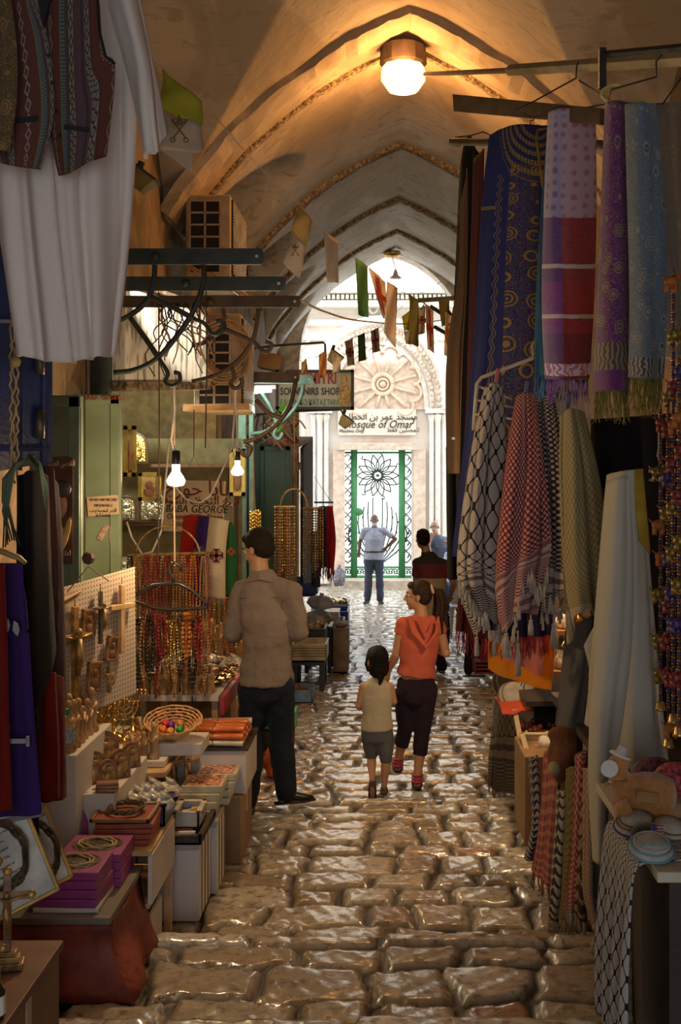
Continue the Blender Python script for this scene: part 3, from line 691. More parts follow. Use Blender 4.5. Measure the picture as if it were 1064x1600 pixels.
# row of dark garments seen edge-on
blackc = fabric('black_cloth', (.010, .009, .010)); maroon = fabric('maroon_cloth', (.07, .012, .014)); brownc = fabric('brown_cloth', (.06, .035, .02))
tag(sheet('long_dress', [[(697, 700, 8.2), (698, 800, 8.2), (701, 905, 8.2)], [(722, 250, 8.0), (716, 500, 8.0), (720, 905, 8.0)], [(748, 240, 7.8), (745, 560, 7.8), (745, 900, 7.8)]], blackc, folds=3, amp=.04, nv=30), 'long black dress hanging lowest at the outer end of the rail', 'dress')
tag(sheet('patterned_dress', [[(719, 330, 7.5), (716, 430, 7.5), (698, 560, 7.5), (699, 740, 7.5)], [(730, 262, 7.4), (729, 430, 7.4), (722, 560, 7.4), (718, 740, 7.4)]], fabric('taupe_cloth', (.13, .08, .05)), folds=1.5, amp=.03, nu=14, nv=30), 'brownish dress with a pale tag hung edge-on nearest the vault arches', 'dress')
tag(MB().box(P(708, 685, 7.36), (.022, .004, .016)).build('price_tag', M('paper', (.7, .66, .58), .8)), 'tiny pale price tag pinned on the brownish edge-on dress', 'tag')
tag(sheet('maroon_dress', [[(740, 250, 7.2), (734, 420, 7.2), (728, 650, 7.2), (716, 840, 7.2)], [(756, 232, 7.0), (752, 420, 7.0), (748, 650, 7.0), (742, 860, 7.0)]], maroon, folds=1.5, amp=.03, nu=14, nv=30), 'dark maroon dress hanging between the black dress and blue robe', 'dress')
# blue robe with gold embroidery
rb = thing('embroidered_robe', 'deep blue robe with gold embroidered yoke and flowers', 'robe', P(800, 870, 6.1))
sheet('robe_cloth', [[(765, 212, 6.2), (752, 330, 6.2), (738, 560, 6.2), (706, 870, 6.2)], [(800, 196, 6.1), (790, 330, 6.1), (780, 560, 6.1), (760, 870, 6.1)], [(862, 196, 6.0), (862, 330, 6.0), (862, 560, 6.0), (862, 870, 6.0)]], gold_blue_robe(), rb, folds=2.5, amp=.018, nu=60, nv=60, ph=1)
b = MB(); b.tube([P(862, 200, 5.99), P(840, 203, 5.99), P(838, 215, 5.99), P(848, 290, 5.99), P(860, 330, 5.99)], .008, 5)
gold = M('gold_thread', (.34, .24, .04), .5, .2, bump=.8, bs=300)
b.build('neck_embroidery', gold, rb, smooth=True)
wire_hanger('wire_hanger', 830, 182, 6.1, .42, 'dark wire hanger inside the shoulders of the blue robe')
b = MB(); b.tube([P(904, 96, 5.3), P(901, 104, 5.3), P(900, 122, 5.3), P(835, 158, 5.3), P(805, 172, 5.3), P(830, 184, 5.3), P(960, 160, 5.1), P(905, 126, 5.3)], .004, 6)
tag(b.build('wire_hanger', M('hanger_wire', (.05, .025, .015))), 'empty dark wire hanger bent open over the brown plank', 'hanger')
b = MB(); b.tube([P(1035, 85, 4.6), P(1025, 96, 4.6), P(1026, 120, 4.6), P(955, 140, 4.6), P(950, 161, 4.68), P(1035, 163, 4.5), P(1064, 122, 4.5)], .004, 6)
tag(b.build('wire_hanger', M('hanger_wire', (.05, .025, .015))), 'dark wire hanger on the pale pole above the blue paisley scarf', 'hanger')
tag(MB().tube([P(948, 158, 4.7), P(940, 150, 4.7), P(942, 140, 4.7), P(955, 132, 4.7), P(968, 133, 4.7)], .006, 6).build('hanger_hook', M('yellow_plastic', (.55, .5, .12), .4)), 'pale yellow plastic hanger hook above the purple paisley scarf', 'hook')
# folded scarves
ps = sheet('plaid_scarf', [[(860, 176, 5.25), (852, 320, 5.25), (850, 470, 5.25), (856, 592, 5.25)], [(880, 170, 5.15), (878, 320, 5.15), (878, 470, 5.15), (880, 594, 5.15)], [(930, 172, 5.2), (931, 320, 5.2), (928, 470, 5.2), (921, 592, 5.2)]], plaid_scarf(), folds=1.2, amp=.012, th=.02, ph=2, fr=(.11, 34, M('mixed_fringe', (.22, .10, .30), .9, var=.8, scale=30), .003))
tag(ps, 'shiny scarf with lilac spotted top and purple and red blocks below', 'scarf')
sheet('teal_layer', [[(856, 180, 5.32), (846, 330, 5.32), (838, 470, 5.32), (836, 585, 5.32)], [(868, 176, 5.30), (864, 330, 5.3), (862, 470, 5.3), (862, 588, 5.3)]], fabric('teal_silk', (.05, .13, .19), rough=.6), ps, folds=1, amp=.01, nu=10, th=.008, fr=(.1, 12, M('blue_fringe', (.06, .22, .40), .9), .003))
olivefr = M('olive_fringe', (.20, .17, .03), .9, var=.4, scale=60)
s1 = sheet('paisley_scarf', [[(948, 162, 4.75), (940, 330, 4.75), (934, 480, 4.75), (930, 612, 4.75)], [(960, 158, 4.65), (960, 330, 4.65), (956, 480, 4.65), (954, 610, 4.65)], [(978, 160, 4.7), (985, 330, 4.7), (984, 480, 4.7), (982, 612, 4.7)]], paisley('purple_paisley', (.15, .03, .15), (.27, .20, .13), (.09, .06, .05)), folds=1.3, amp=.01, th=.02, fr=(.125, 46, olivefr, .003))
tag(s1, 'purple paisley scarf with olive fringe beside the blue one', 'scarf')
s2 = sheet('paisley_scarf', [[(980, 164, 4.55), (984, 330, 4.55), (988, 480, 4.55), (986, 590, 4.55)], [(1000, 160, 4.45), (1006, 330, 4.45), (1010, 480, 4.45), (1010, 592, 4.45)], [(1022, 164, 4.5), (1036, 330, 4.5), (1038, 480, 4.5), (1034, 592, 4.5)]], paisley('blue_paisley', (.11, .155, .22), (.27, .27, .24), (.05, .055, .06)), folds=1.3, amp=.01, th=.02, ph=3, fr=(.14, 46, olivefr, .003))
tag(s2, 'grey blue paisley scarf with olive fringe', 'scarf')
tag(sheet('brocade_cloth', [[(1018, 162, 4.75), (1030, 330, 4.75), (1040, 560, 4.75)], [(1075, 158, 4.4), (1080, 330, 4.4), (1085, 560, 4.4)]], paisley('brown_brocade', (.10, .06, .025), (.16, .11, .04), (.05, .04, .03), .6), folds=1.5, amp=.02, th=.01), 'dark brown brocade cloth hanging beside the blue paisley scarf at the picture edge', 'cloth')
# ---- peg hanger with keffiyehs
ph = thing('peg_hanger', 'cream plastic peg frame hanger holding the chequered headscarves', 'hanger', P(800, 640, 5.7))
pl = M('cream_plastic', (.45, .40, .30), .4, var=.1)
b = MB(); b.tube([P(838, 530, 5.65), P(832, 540, 5.65), P(832, 560, 5.65), P(752, 590, 5.7), P(745, 600, 5.7), P(740, 672, 5.75)], .009, 8)
b.tube([P(838, 530, 5.65), P(846, 560, 5.65), P(905, 600, 5.55)], .009, 8)
for yy, x0, x1 in ((606, 746, 800), (628, 744, 850), (650, 742, 905)): b.tube([P(x0, yy-3, 5.72), P(x1, yy+18, 5.6)], .006, 6)
b.build('frame', pl, ph, smooth=True)
for px, py, c, nm in ((776, 592, (.45, .07, .03), 'orange clothes peg'), (822, 612, (.08, .10, .16), 'navy clothes peg'), (846, 612, (.10, .13, .20), 'blue clothes peg'), (888, 628, (.06, .16, .30), 'bright blue clothes peg')):
    q = MB().box(P(px, py, 5.52), (.018, .03, .10), Ry(.15)).build('peg', M('peg_%s' % nm.split()[0], c, .4, var=0), ph, bevel=.003); q['label'] = nm
bw = keff('black_white_keffiyeh', (.40, .35, .31), (.022, .016, .018), .62, True, .82, -.2); wt = M('cotton_tassel', (.42, .37, .31), .95)
k1 = sheet('keffiyeh', [[(758, 606, 5.65), (738, 700, 5.6), (716, 860, 5.6), (720, 930, 5.6), (746, 1000, 5.6)], [(772, 598, 5.5), (758, 700, 5.5), (745, 860, 5.45), (745, 900, 5.45), (758, 950, 5.45)], [(785, 604, 5.55), (795, 720, 5.55), (794, 860, 5.5), (790, 930, 5.5), (776, 990, 5.5)]], bw, folds=3.2, amp=.035, th=.008, ph=1.5, nu=60, nv=80)
tag(k1, 'black and white net patterned headscarf clipped under the orange peg', 'scarf')
b = MB(); rg = R(2)
for i in range(56):
    u = i/55; p = P(717+u*62, 905+80*u+rg.uniform(-6, 14) if u < .8 else 985, 5.42+rg.uniform(-.03, .06)); tassels(b, p, rg.uniform(.04, .07), .0055)
for px, py in ((745, 985), (772, 985), (780, 965)): tassels(b, P(px, py, 5.42), .12, .010)
b.build('tassels', wt, k1, smooth=True)
rw = keff('red_white_keffiyeh', (.38, .30, .28), (.20, .018, .022), .85, False, .72, .55)
k2 = sheet('keffiyeh', [[(806, 622, 5.45), (790, 720, 5.42), (776, 860, 5.4), (776, 940, 5.4), (786, 1000, 5.4)], [(820, 612, 5.35), (820, 720, 5.32), (815, 860, 5.3), (812, 900, 5.3), (806, 960, 5.3)], [(836, 622, 5.4), (848, 720, 5.38), (858, 840, 5.35), (852, 890, 5.35), (838, 960, 5.35)]], rw, folds=2.6, amp=.025, th=.008, ph=.4, nu=60, nv=80)
tag(k2, 'red and white houndstooth headscarf in the middle of the peg frame', 'scarf')
b = MB()
for i in range(56):
    u = i/55; p = P(785+u*70, 985-125*u+rg.uniform(-5, 18)+30*math.sin(u*9), 5.28+rg.uniform(-.02, .05)); tassels(b, p, rg.uniform(.04, .075), .0055)
for px, py, L in ((791, 975, .19), (809, 985, .26), (829, 960, .12)): tassels(b, P(px, py, 5.26), L*.8, .011)
b.build('tassels', wt, k2, smooth=True)
bs = keff('small_black_keffiyeh', (.36, .32, .30), (.03, .025, .03), .8, False, .75, -.5)
k3 = sheet('keffiyeh', [[(840, 622, 5.6), (842, 720, 5.6), (852, 860, 5.6), (850, 960, 5.6)], [(852, 616, 5.5), (862, 720, 5.5), (868, 860, 5.5), (868, 940, 5.5)], [(866, 622, 5.55), (882, 720, 5.55), (884, 860, 5.55), (884, 930, 5.55)]], bs, folds=2.2, amp=.03, th=.008, ph=2.4)
tag(k3, 'black and white small check headscarf beside the beige one', 'scarf')
b = MB()
for i in range(16): tassels(b, P(846+i*2.4, 945+rg.uniform(-20, 15), 5.45), rg.uniform(.05, .09), .0055)
tassels(b, P(866, 960, 5.42), .16, .016); b.build('tassels', wt, k3, smooth=True)
k4 = sheet('gold_beige_headscarf', [[(876, 650, 5.3), (874, 740, 5.3), (880, 900, 5.3), (888, 1008, 5.3)], [(892, 638, 5.2), (900, 740, 5.15), (905, 900, 5.1), (915, 950, 5.1)], [(912, 645, 5.25), (935, 740, 5.2), (950, 860, 5.15), (960, 1000, 5.15)]], dotted_gold_scarf(), folds=2.5, amp=.03, th=.008, ph=4)
tag(k4, 'beige and gold dotted headscarf under the blue peg', 'scarf')
tag(sheet('grey_cloth', [[(884, 985, 5.35), (876, 1060, 5.35), (868, 1135, 5.35)], [(925, 960, 5.25), (918, 1060, 5.25), (913, 1146, 5.25)]], fabric('grey_cotton', (.13, .12, .11)), folds=1, amp=.02, th=.006, ph=1), 'plain grey cloth end hanging below the beige headscarf', 'cloth')
# cloths further back under the keffiyehs
tag(sheet('maroon_shawl', [[(722, 860, 6.9), (718, 930, 6.9), (714, 985, 6.9)], [(772, 860, 6.7), (772, 930, 6.7), (770, 1000, 6.7)]], maroon, folds=2.5, amp=.03, ph=3, fr=(.14, 30, M('maroon_fringe', (.20, .015, .025), .9), .0035)), 'dark maroon shawl with long red fringe over the paving', 'shawl')
tag(sheet('navy_shawl', [[(765, 860, 6.0), (764, 930, 6.0), (762, 990, 6.0)], [(812, 860, 5.9), (812, 930, 5.9), (812, 995, 5.9)], [(862, 860, 5.8), (862, 930, 5.8), (862, 992, 5.8)]], fabric('navy_cloth', (.02, .015, .04)), folds=4, amp=.03, ph=5, fr=(.11, 60, M('red_fringe', (.26, .015, .012), .9), .0035)), 'dark navy shawl with red fringe behind the headscarves', 'shawl')
tag(sheet('orange_cloth', [[(763, 990, 6.3), (763, 1020, 6.3), (763, 1046, 6.3)], [(800, 985, 6.2), (800, 1020, 6.2), (800, 1062, 6.2)], [(866, 985, 6.0), (866, 1020, 6.0), (860, 1078, 6.0)]], fabric('orange_cotton', (.62, .22, .015), rough=.7), folds=2, amp=.02, ph=6), 'bright orange cloth hanging below the fringes', 'cloth')
tag(sheet('pink_cloth', [[(790, 985, 5.98), (790, 1030, 5.98)], [(850, 985, 5.85), (846, 1057, 5.85)]], fabric('pink_cotton', (.55, .17, .13)), folds=1.6, amp=.015, ph=2), 'salmon pink cloth in front of the bright orange one', 'cloth')
# white robe with yellow border
wr = thing('white_robe', 'off white cotton robe with yellow woven border', 'robe', P(960, 1420, 4.5))
ow = fabric('off_white_cotton', (.47, .44, .36), var=.06)
sheet('robe_cloth', [[(950, 742, 4.7), (944, 800, 4.7), (930, 980, 4.7), (922, 1080, 4.7), (925, 1200, 4.7)], [(972, 736, 4.5), (972, 900, 4.5), (972, 1080, 4.5), (975, 1200, 4.5)][:4]+[(978, 1240, 4.5)], [(1003, 733, 4.55), (1012, 840, 4.5), (1024, 1000, 4.45), (1034, 1100, 4.4), (1048, 1230, 4.4)]], ow, wr, folds=2.2, amp=.02, th=.012, ph=.8, nu=50, nv=60)
sheet('yellow_border', [[(988, 734, 4.50), (992, 780, 4.49), (999, 845, 4.46)], [(1004, 732, 4.52), (1008, 780, 4.5), (1016, 866, 4.46)]], M('yellow_brocade', (.50, .33, .03), .6, bump=.6, bs=200), wr, folds=1, amp=.002, nu=10, nv=20)
sheet('sleeve', [[(952, 752, 4.6), (936, 980, 4.46), (924, 1180, 4.42), (931, 1344, 4.42)], [(966, 746, 4.46), (958, 980, 4.38), (942, 1180, 4.34), (938, 1350, 4.34)], [(982, 745, 4.47), (984, 980, 4.43), (962, 1180, 4.4), (945, 1346, 4.4)]], ow, wr, folds=1.2, amp=.01, th=.02, ph=3)
sheet('lining', [[(912, 1010, 4.9), (928, 1070, 4.85), (940, 1110, 4.8)], [(940, 960, 4.85), (945, 1030, 4.8), (952, 1090, 4.75)]], ow, wr, folds=1, amp=.01, nu=16, nv=20)
tag(sheet('grey_green_cloth', [[(922, 1180, 4.62), (924, 1260, 4.62), (922, 1408, 4.62)], [(978, 1190, 4.5), (978, 1260, 4.5), (975, 1410, 4.5)]], fabric('grey_green', (.15, .16, .13)), folds=1.5, amp=.02, th=.01, ph=7), 'plain grey green cloth hanging behind the long white sleeve', 'cloth')
# black garments and dark back of the stall
tag(sheet('black_garment', [[(925, 655, 5.3), (925, 900, 5.3), (930, 1180, 5.3)], [(1000, 650, 5.1), (1000, 900, 5.1), (1000, 1180, 5.1)], [(1110, 640, 4.9), (1110, 900, 4.9), (1110, 1180, 4.9)]], blackc, folds=4, amp=.04, ph=8, th=.01), 'black garments hanging as a dark back behind the white robe', 'garment')
t = thing('wooden_hanger', 'pale wooden clip hanger on a twisted string before the black garments', 'hanger', P(1035, 745, 4.4))
MB().box(P(1035, 736, 4.4), (.10, .02, .012)).box(P(1035, 750, 4.4), (.10, .02, .008)).build('bar', M('pale_wood', (.42, .28, .13), .5), t)
MB().tube([P(1029, 650, 4.4), P(1029, 700, 4.4), P(1027, 712, 4.4), P(1031, 722, 4.4), P(1030, 734, 4.4)], .003, 5).build('string', wt, t)
# garlands of stuffed animals, beads and bells
def garland(px, y0, y1, Y, lab, seed):
    rg = R(seed); t = thing('bead_garland', lab, 'garland', P(px, y1, Y), 'animal and bell garlands')
    MB().tube([P(px+rg.uniform(-1, 1), y0+(y1-y0)*i/20, Y) for i in range(21)], .003, 5).build('string', M('dark_string', (.10, .05, .03), .8), t)
    b = MB(); n = int((y1-y0)/5)
    for i in range(n): b.mat(i % 3); b.ell(P(px, y0+(y1-y0)*(i+.5)/n, Y), rg.uniform(.006, .009), 6)
    b.build('beads', [M('red_bead', (.16, .02, .015), .25), M('gold_bead', (.25, .16, .04), .25, .7), M('blue_bead', (.02, .03, .12), .25)], t, smooth=True)
    y = y0+20
    while y < y1-20:
        k = rg.randrange(4); c = P(px+rg.uniform(-4, 4), y, Y-.03); m = [M('orange_felt', (.34, .11, .02), .7, bump=.5), M('red_brocade', (.22, .025, .025), .5, var=.8, scale=60), M('gold_brocade', (.26, .17, .03), .4, .3, var=.7, scale=60), M('violet_brocade', (.06, .03, .15), .5, var=.8, scale=60)][k]
        b = MB().ell(c, (.026, .02, .020), 10).ell(c+Vector((.026, 0, .018)), (.012, .011, .012), 8).tube([c+Vector((-.022, 0, .01)), c+Vector((-.036, 0, .022))], [.004, .002], 5)
        b.tube([c+Vector((.035, 0, .016)), c+Vector((.047, 0, .005)), c+Vector((.046, 0, -.008))], [.006, .005, .003], 6)
        for dx in (-.014, .014):
            for dy in (-.01, .01): b.tube([c+Vector((dx, dy, -.01)), c+Vector((dx, dy, -.036))], .007, 6)
        b.build('stuffed_elephant', m, t, smooth=True); y += rg.uniform(48, 85)
    b = MB().lathe([(.008, .035), (.014, .03), (.018, .008), (.023, 0), (.018, 0)], P(px, y1, Y), 12).build('bell', M('old_brass', (.50, .34, .12), .35, .9), t, smooth=True)
for a in ((1032, 640, 1110, 4.3, 'outer garland of cloth animals ending in a small brass bell', 1), (1044, 600, 1168, 4.15, 'middle garland of cloth elephants with the lowest brass bell', 2), (1052, 420, 1130, 4.05, 'garland of cloth elephants and beads hung from highest up', 3), (1061, 560, 1150, 3.95, 'garland of cloth elephants at the very edge of the picture', 4)): garland(*a)
# ================================================================ warm side stall: table, drapes, boxes
dkw = M('dark_table_wood', (.035, .02, .014), .6, bump=.2); cream = M('cream_board', (.50, .44, .33), .6, var=.1); card = M('brown_card', (.26, .15, .07), .8, var=.15, scale=4)
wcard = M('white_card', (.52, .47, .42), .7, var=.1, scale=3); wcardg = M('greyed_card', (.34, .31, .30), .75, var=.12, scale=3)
t = thing('display_table', 'dark table with cream top under the skullcaps and camel', 'table', (1.35, 3.5, gz(3.4)))
MB().box((1.40, 3.62, -1.10), (1.30, .92, .03)).build('tabletop', cream, t, bevel=.004)
MB().box((1.42, 3.62, -1.415), (1.26, .86, .60)).build('cabinet', dkw, t)
t = thing('display_table', 'long dark trestle behind the hanging striped scarves', 'table', (1.4, 5.2, gz(5)))
MB().box((1.45, 5.1, -1.15), (1.15, 1.9, .04)).build('tabletop', dkw, t); 
for y in (4.3, 6.0): MB().box((1.0, y, -1.57+(0.0 if y > 4.72 else .06)), (.06, .06, .80-(0 if y > 4.72 else .12))).build('leg', dkw, t); MB().box((1.95, y, -1.57+(0.0 if y > 4.72 else .06)), (.06, .06, .80-(0 if y > 4.72 else .12))).build('leg', dkw, t)
# keffiyeh tablecloth: lies on the table and falls over the outer side
bw2 = keff('tablecloth_keffiyeh', (.40, .38, .36), (.02, .016, .018), .9, True, 1.9)
b = MB(); rows = []; uvs = []
path = [(1.18, 0), (.98, 0), (.78, 0), (.715, -.008), (.70, -.04), (.695, -.14), (.69, -.3), (.685, -.45), (.69, -.60)]
for j, (x, dz) in enumerate(path):
    row = []; uv = []
    for i in range(41):
        y = 3.24+.42*i/40; k = max(0, -dz)
        row.append(Vector((x-.015*k-.02*math.sin(i*.55)*min(1, k*3)+.0, y-(.06*k), -1.079+dz+.002*math.sin(i))))
        uv.append((y*1.3+x*.2, j*.12))
    rows.append(row); uvs.append(uv)
b.grid(rows, uvs); o = b.build('tablecloth', bw2, smooth=True, solid=.007, sub=1); tag(o, 'black and white net patterned headscarf spread as a tablecloth', 'tablecloth')
tag(sheet('knit_shawl', [[(958, 1278, 3.95), (952, 1400, 3.85), (958, 1610, 3.74)], [(972, 1280, 3.82), (970, 1400, 3.75), (975, 1610, 3.68)], [(990, 1290, 3.75), (985, 1400, 3.72), (984, 1610, 3.62)]], knit('brown_knit', (.20, .14, .07), (.11, .075, .04), .6), folds=2, amp=.012, th=.012, ph=2), 'brown chevron knit shawl falling beside the keffiyeh tablecloth', 'shawl')
# hanging scarves under the table edge
hs = [
 ('tartan_scarf', [(826, 1185, 5.75), (832, 1280, 5.72), (818, 1340, 5.7)], [(838, 1180, 5.6), (842, 1280, 5.6), (832, 1345, 5.6)], knit('black_white_edge', (.30, .27, .24), (.03, .02, .04), .7), 'black and white checked scarf edge next to the striped red one', 1, None),
 ('tartan_scarf', [(850, 1175, 5.6), (842, 1290, 5.6), (832, 1362, 5.6)], [(878, 1165, 5.35), (868, 1290, 5.35), (862, 1385, 5.3)], tartan(), 'red and plum tartan scarf hanging with tassels nearly to the paving', 2, (.08, 14, M('rust_fringe', (.24, .07, .05), .9), .004)),
 ('knit_scarf', [(872, 1235, 5.25), (866, 1340, 5.2), (858, 1430, 5.2)], [(884, 1230, 5.1), (880, 1340, 5.1), (870, 1440, 5.1)], knit('zigzag_knit', (.36, .32, .25), (.035, .03, .03), .5), 'black and cream zigzag scarf beside the tartan one', 1, (.07, 8, M('cream_fringe', (.34, .28, .2), .9), .004)),
 ('lattice_scarf', [(886, 1200, 5.1), (878, 1340, 5.1), (871, 1425, 5.1)], [(906, 1195, 4.95), (897, 1340, 4.95), (890, 1445, 4.95)], knit('olive_knit', (.19, .15, .06), (.12, .095, .04), .8), 'olive lattice scarf among the hanging row', 1.5, (.06, 10, M('cream_fringe', (.34, .28, .2)), .005)),
 ('red_scarf', [(902, 1180, 4.95), (894, 1330, 4.95), (885, 1415, 4.95)], [(916, 1175, 4.85), (907, 1330, 4.85), (899, 1430, 4.85)], knit('red_white_knit', (.34, .22, .19), (.22, .03, .035), .8), 'red and white check scarf in the hanging row', 1, (.07, 9, M('cream_fringe', (.34, .28, .2)), .006)),
 ('lace_scarf', [(912, 1215, 4.82), (906, 1320, 4.82), (898, 1420, 4.82)], [(926, 1210, 4.75), (918, 1320, 4.75), (912, 1440, 4.75)], knit('brown_lace', (.26, .18, .11), (.06, .03, .025), .35), 'brown lacy scarf with knotted ends beside the red check one', 1.5, (.08, 8, M('beige_fringe', (.3, .22, .14), .9), .006)),
 ('beige_scarf', [(914, 1200, 4.7), (914, 1330, 4.7), (916, 1400, 4.7), (930, 1448, 4.68)], [(930, 1195, 4.6), (926, 1330, 4.6), (926, 1400, 4.6), (934, 1450, 4.6)], knit('salmon_knit', (.36, .25, .19), (.24, .16, .11), 1), 'pinkish beige scarf with its corner falling below the rest', .8, None)]
for nm, a, c, m, lab, f, fr in hs:
    tag(sheet(nm, [a, [tuple((p+q)/2 + (-.05 if k == 2 else 0) for k, (p, q) in enumerate(zip(u, v))) for u, v in zip(a, c)], c], m, folds=f, amp=.02, th=.012, nu=24, nv=50, ph=f+len(lab), fr=fr), lab, 'scarf')
b = MB()
for px, L in ((931, .30), (937, .33)): b.tube([P(px, 1405, 4.62), P(px-1, 1440, 4.6), P(px, 1475, 4.6)], .008, 6); tassels(b, P(px-3, 1465, 4.6), .09, .014); tassels(b, P(px+3, 1475, 4.58), .10, .014); b.ell(P(px, 1450, 4.58), .016, 6)
tag(b.build('cord_tassel', wt, smooth=True), 'pale knotted cord tassels hanging lowest under the grey green cloth', 'tassel')
# plush camel
def camel():
    Y = 3.60; k = Y/F; O = P(992, 1290, Y); t = thing('stuffed_camel', 'lying orange brown plush camel wearing a small white hat', 'stuffed toy', O)
    Q = lambda px, py, dy=0: P(px, py, Y+dy)
    fur = M('camel_fur', (.42, .17, .035), .95, var=.25, scale=30, bump=.6, bs=250, sheen=.5)
    b = MB()
    b.tube([Q(985, 1240), Q(1000, 1242), Q(1020, 1246), Q(1040, 1252), Q(1050, 1256)], [.055, .075, .08, .075, .04], 12)
    for px in (994, 1020): b.ell(Q(px, 1222), (.03, .035, .032), 10)
    b.tube([Q(962, 1190), Q(965, 1200), Q(968, 1220), Q(975, 1245), Q(985, 1262)], [.022, .032, .034, .045, .055], 10)
    b.ell(Q(966, 1192), (.034, .03, .028), 10).tube([Q(962, 1194), Q(948, 1200)], [.026, .018], 8)
    for dy, px in ((-.06, 960), (.06, 972)): b.tube([Q(985, 1262, dy), Q(970, 1268, dy), Q(px, 1268, dy)], [.035, .03, .024], 8)
    b.tube([Q(1042, 1262, -.05), Q(1030, 1272, -.06), Q(1022, 1275, -.06)], [.045, .035, .025], 8)
    b.build('body', fur, t, remesh=.006, sm=4)
    hat = M('white_felt', (.62, .58, .54), .8, var=.05)
    MB().lathe([(.036, 0), (.034, .006), (.018, .007), (.016, .028), (.008, .032)], Q(969, 1181, -.01), 14, R=Ry(.35)).build('hat', hat, t, smooth=True)
    MB().lathe([(.027, 0), (.027, .002)], Q(952, 1201, -.045), 20, R=Rx(pi/2)).build('round_tag', hat, t)
    MB().tube([Q(951, 1222, .0), Q(958, 1224, -.035), Q(970, 1224, -.045), Q(980, 1220, -.03)], .006, 5).ell(Q(948, 1225, -.01), .008, 6).build('harness', M('harness', (.28, .14, .04), .6), t)
    MB().box(Q(1012, 1246, -.078), (.07, .006, .035), Ry(.15)).build('saddle_cloth', M('camel_saddle', (.30, .15, .05), .9), t, bevel=.003)
camel()
def cap(px, py, Y, r, h, mats, lab, tilt=(.0, 0), nm='skullcap'):
    c = P(px, py, Y)
    if nm == 'skullcap': c.z = -1.078+r*math.sin(abs(tilt[0])); c.x = (px-600)*Y/F
    t = thing(nm, lab, 'skullcap', c, 'knitted skullcaps'); Rm = Rx(tilt[0]) @ Ry(tilt[1]); prof = [(1, 0), (.96, .25), (.88, .5), (.75, .72), (.58, .88), (.38, .97), (.0001, 1.0)]
    b = MB(); b.lathe([(r*p, h*z) for p, z in prof], c, 28, R=Rm).build('crown', mats[0], t, smooth=True)
    for k, m in enumerate(mats[1:]):
        i = (0, 2, 3)[k]; rr = r*prof[i][0]*1.012; z = h*prof[i][1]
        MB().tube([c+Rm @ Vector((rr*math.cos(a), rr*math.sin(a), z+.002)) for a in [2*pi*j/28 for j in range(28)]], .0035, 5, closed=True).build('band', m, t, smooth=True)
    return t, c, Rm
wk = M('white_crochet', (.52, .47, .40), .9, bump=.8, bs=400); tq = M('turquoise_yarn', (.10, .26, .32), .8); navy = M('navy_yarn', (.03, .04, .14), .8); br = M('brown_yarn', (.16, .09, .04), .8); bk = M('black_velvet', (.008, .007, .008), .95, sheen=.3)
t, c, Rm = cap(1017, 1338, 3.27, .064, .035, [wk, tq, tq, M('white_crochet')if 0 else wk], 'white crocheted skullcap with turquoise rings', (.3, 0))
text('lettering', 'Jerusalem', c+Vector((0, -.052, .028)), .022, tq, t, rot=(1.0, 0, 0), ext=.001)
cap(994, 1288, 3.50, .066, .034, [wk, navy, br, br], 'white topped skullcap with brown and blue patterned rim', (.25, -.1))
t, c, Rm = cap(1012, 1308, 3.40, .052, .036, [bk], 'black velvet skullcap with two little flags', (.3, 0))
b = MB().box(c+Vector((-.022, -.046, .014)), (.036, .003, .026), Rx(-.5)); b.build('white_flag', M('flag_white', (.55, .5, .5), .8, var=0), t)
text('flag_star', '✡', c+Vector((-.022, -.0495, .008)), .02, M('flag_blue', (.03, .05, .3), .7, var=0), t, rot=(1.1, 0, 0), ext=.001)
b = MB()
for i in range(7): b.mat(i % 2).box(c+Vector((.022+.008*0, -.032-.0015*0, .016+.0038*i)) + Vector((0, .004*i*.35, 0)), (.036, .004, .0037), Rx(-.5))
b.mat(2).box(c+Vector((.012, -.030, .036)), (.015, .006, .013), Rx(-.5)); b.build('striped_flag', [M('flag_red', (.45, .03, .04), .8, var=0), M('flag_white', (.5, .5, .5)), M('flag_blue', (.03, .05, .3))], t)
cap(1046, 1298, 3.46, .055, .03, [wk, br, br], 'cream skullcap with brown rings behind the black velvet one', (.3, .1))
for px, py, Y, m, lab, s in ((1022, 1212, 3.95, M('plum_brocade', (.10, .03, .05), .7, var=.9, scale=50), 'dark plum brocade pouch behind the plush camel', 1.0), (1055, 1218, 3.85, M('red_brocade2', (.30, .04, .05), .7, var=.9, scale=60), 'red and white brocade pouch at the picture edge behind the camel', .9)):
    tag(MB().ell(P(px, py, Y), (.085*s, .06, .065*s), 14).tube([P(px+8, py-8, Y-.05), P(px+14, py+12, Y-.06)], .006, 5).build('brocade_pouch', m, smooth=True), lab, 'pouch')
# brown plush camel hanging head down and beige balls
def plush2():
    Y = 5.3; t = thing('stuffed_camel', 'dark brown shaggy plush animal hanging above the tartan scarf', 'stuffed toy', P(880, 1222, Y)); Q = lambda px, py, dy=0: P(px, py, Y+dy)
    MB().tube([Q(888, 1135), Q(884, 1160), Q(878, 1185), Q(876, 1205), Q(874, 1222)], [.04, .07, .075, .055, .02], 10).ell(Q(872, 1148), (.05, .04, .04)).tube([Q(866, 1150), Q(858, 1143)], [.025, .018], 8).build('body', M('dark_fur', (.20, .07, .025), .95, var=.4, bump=.8, bs=200), t, remesh=.009, sm=3)
    MB().ell(Q(866, 1200, -.06), .032, 10).build('muzzle', M('beige_fur', (.34, .25, .13), .95), t, smooth=True)
    tag(MB().tube([Q(898, 1186, -.1), Q(912, 1186, -.1), Q(925, 1187, -.1)], [.02, .04, .045], 10).build('drum', M('olive_hide', (.16, .12, .05), .6)), 'small rolled olive hide beside the shaggy plush animal', 'roll')
plush2()
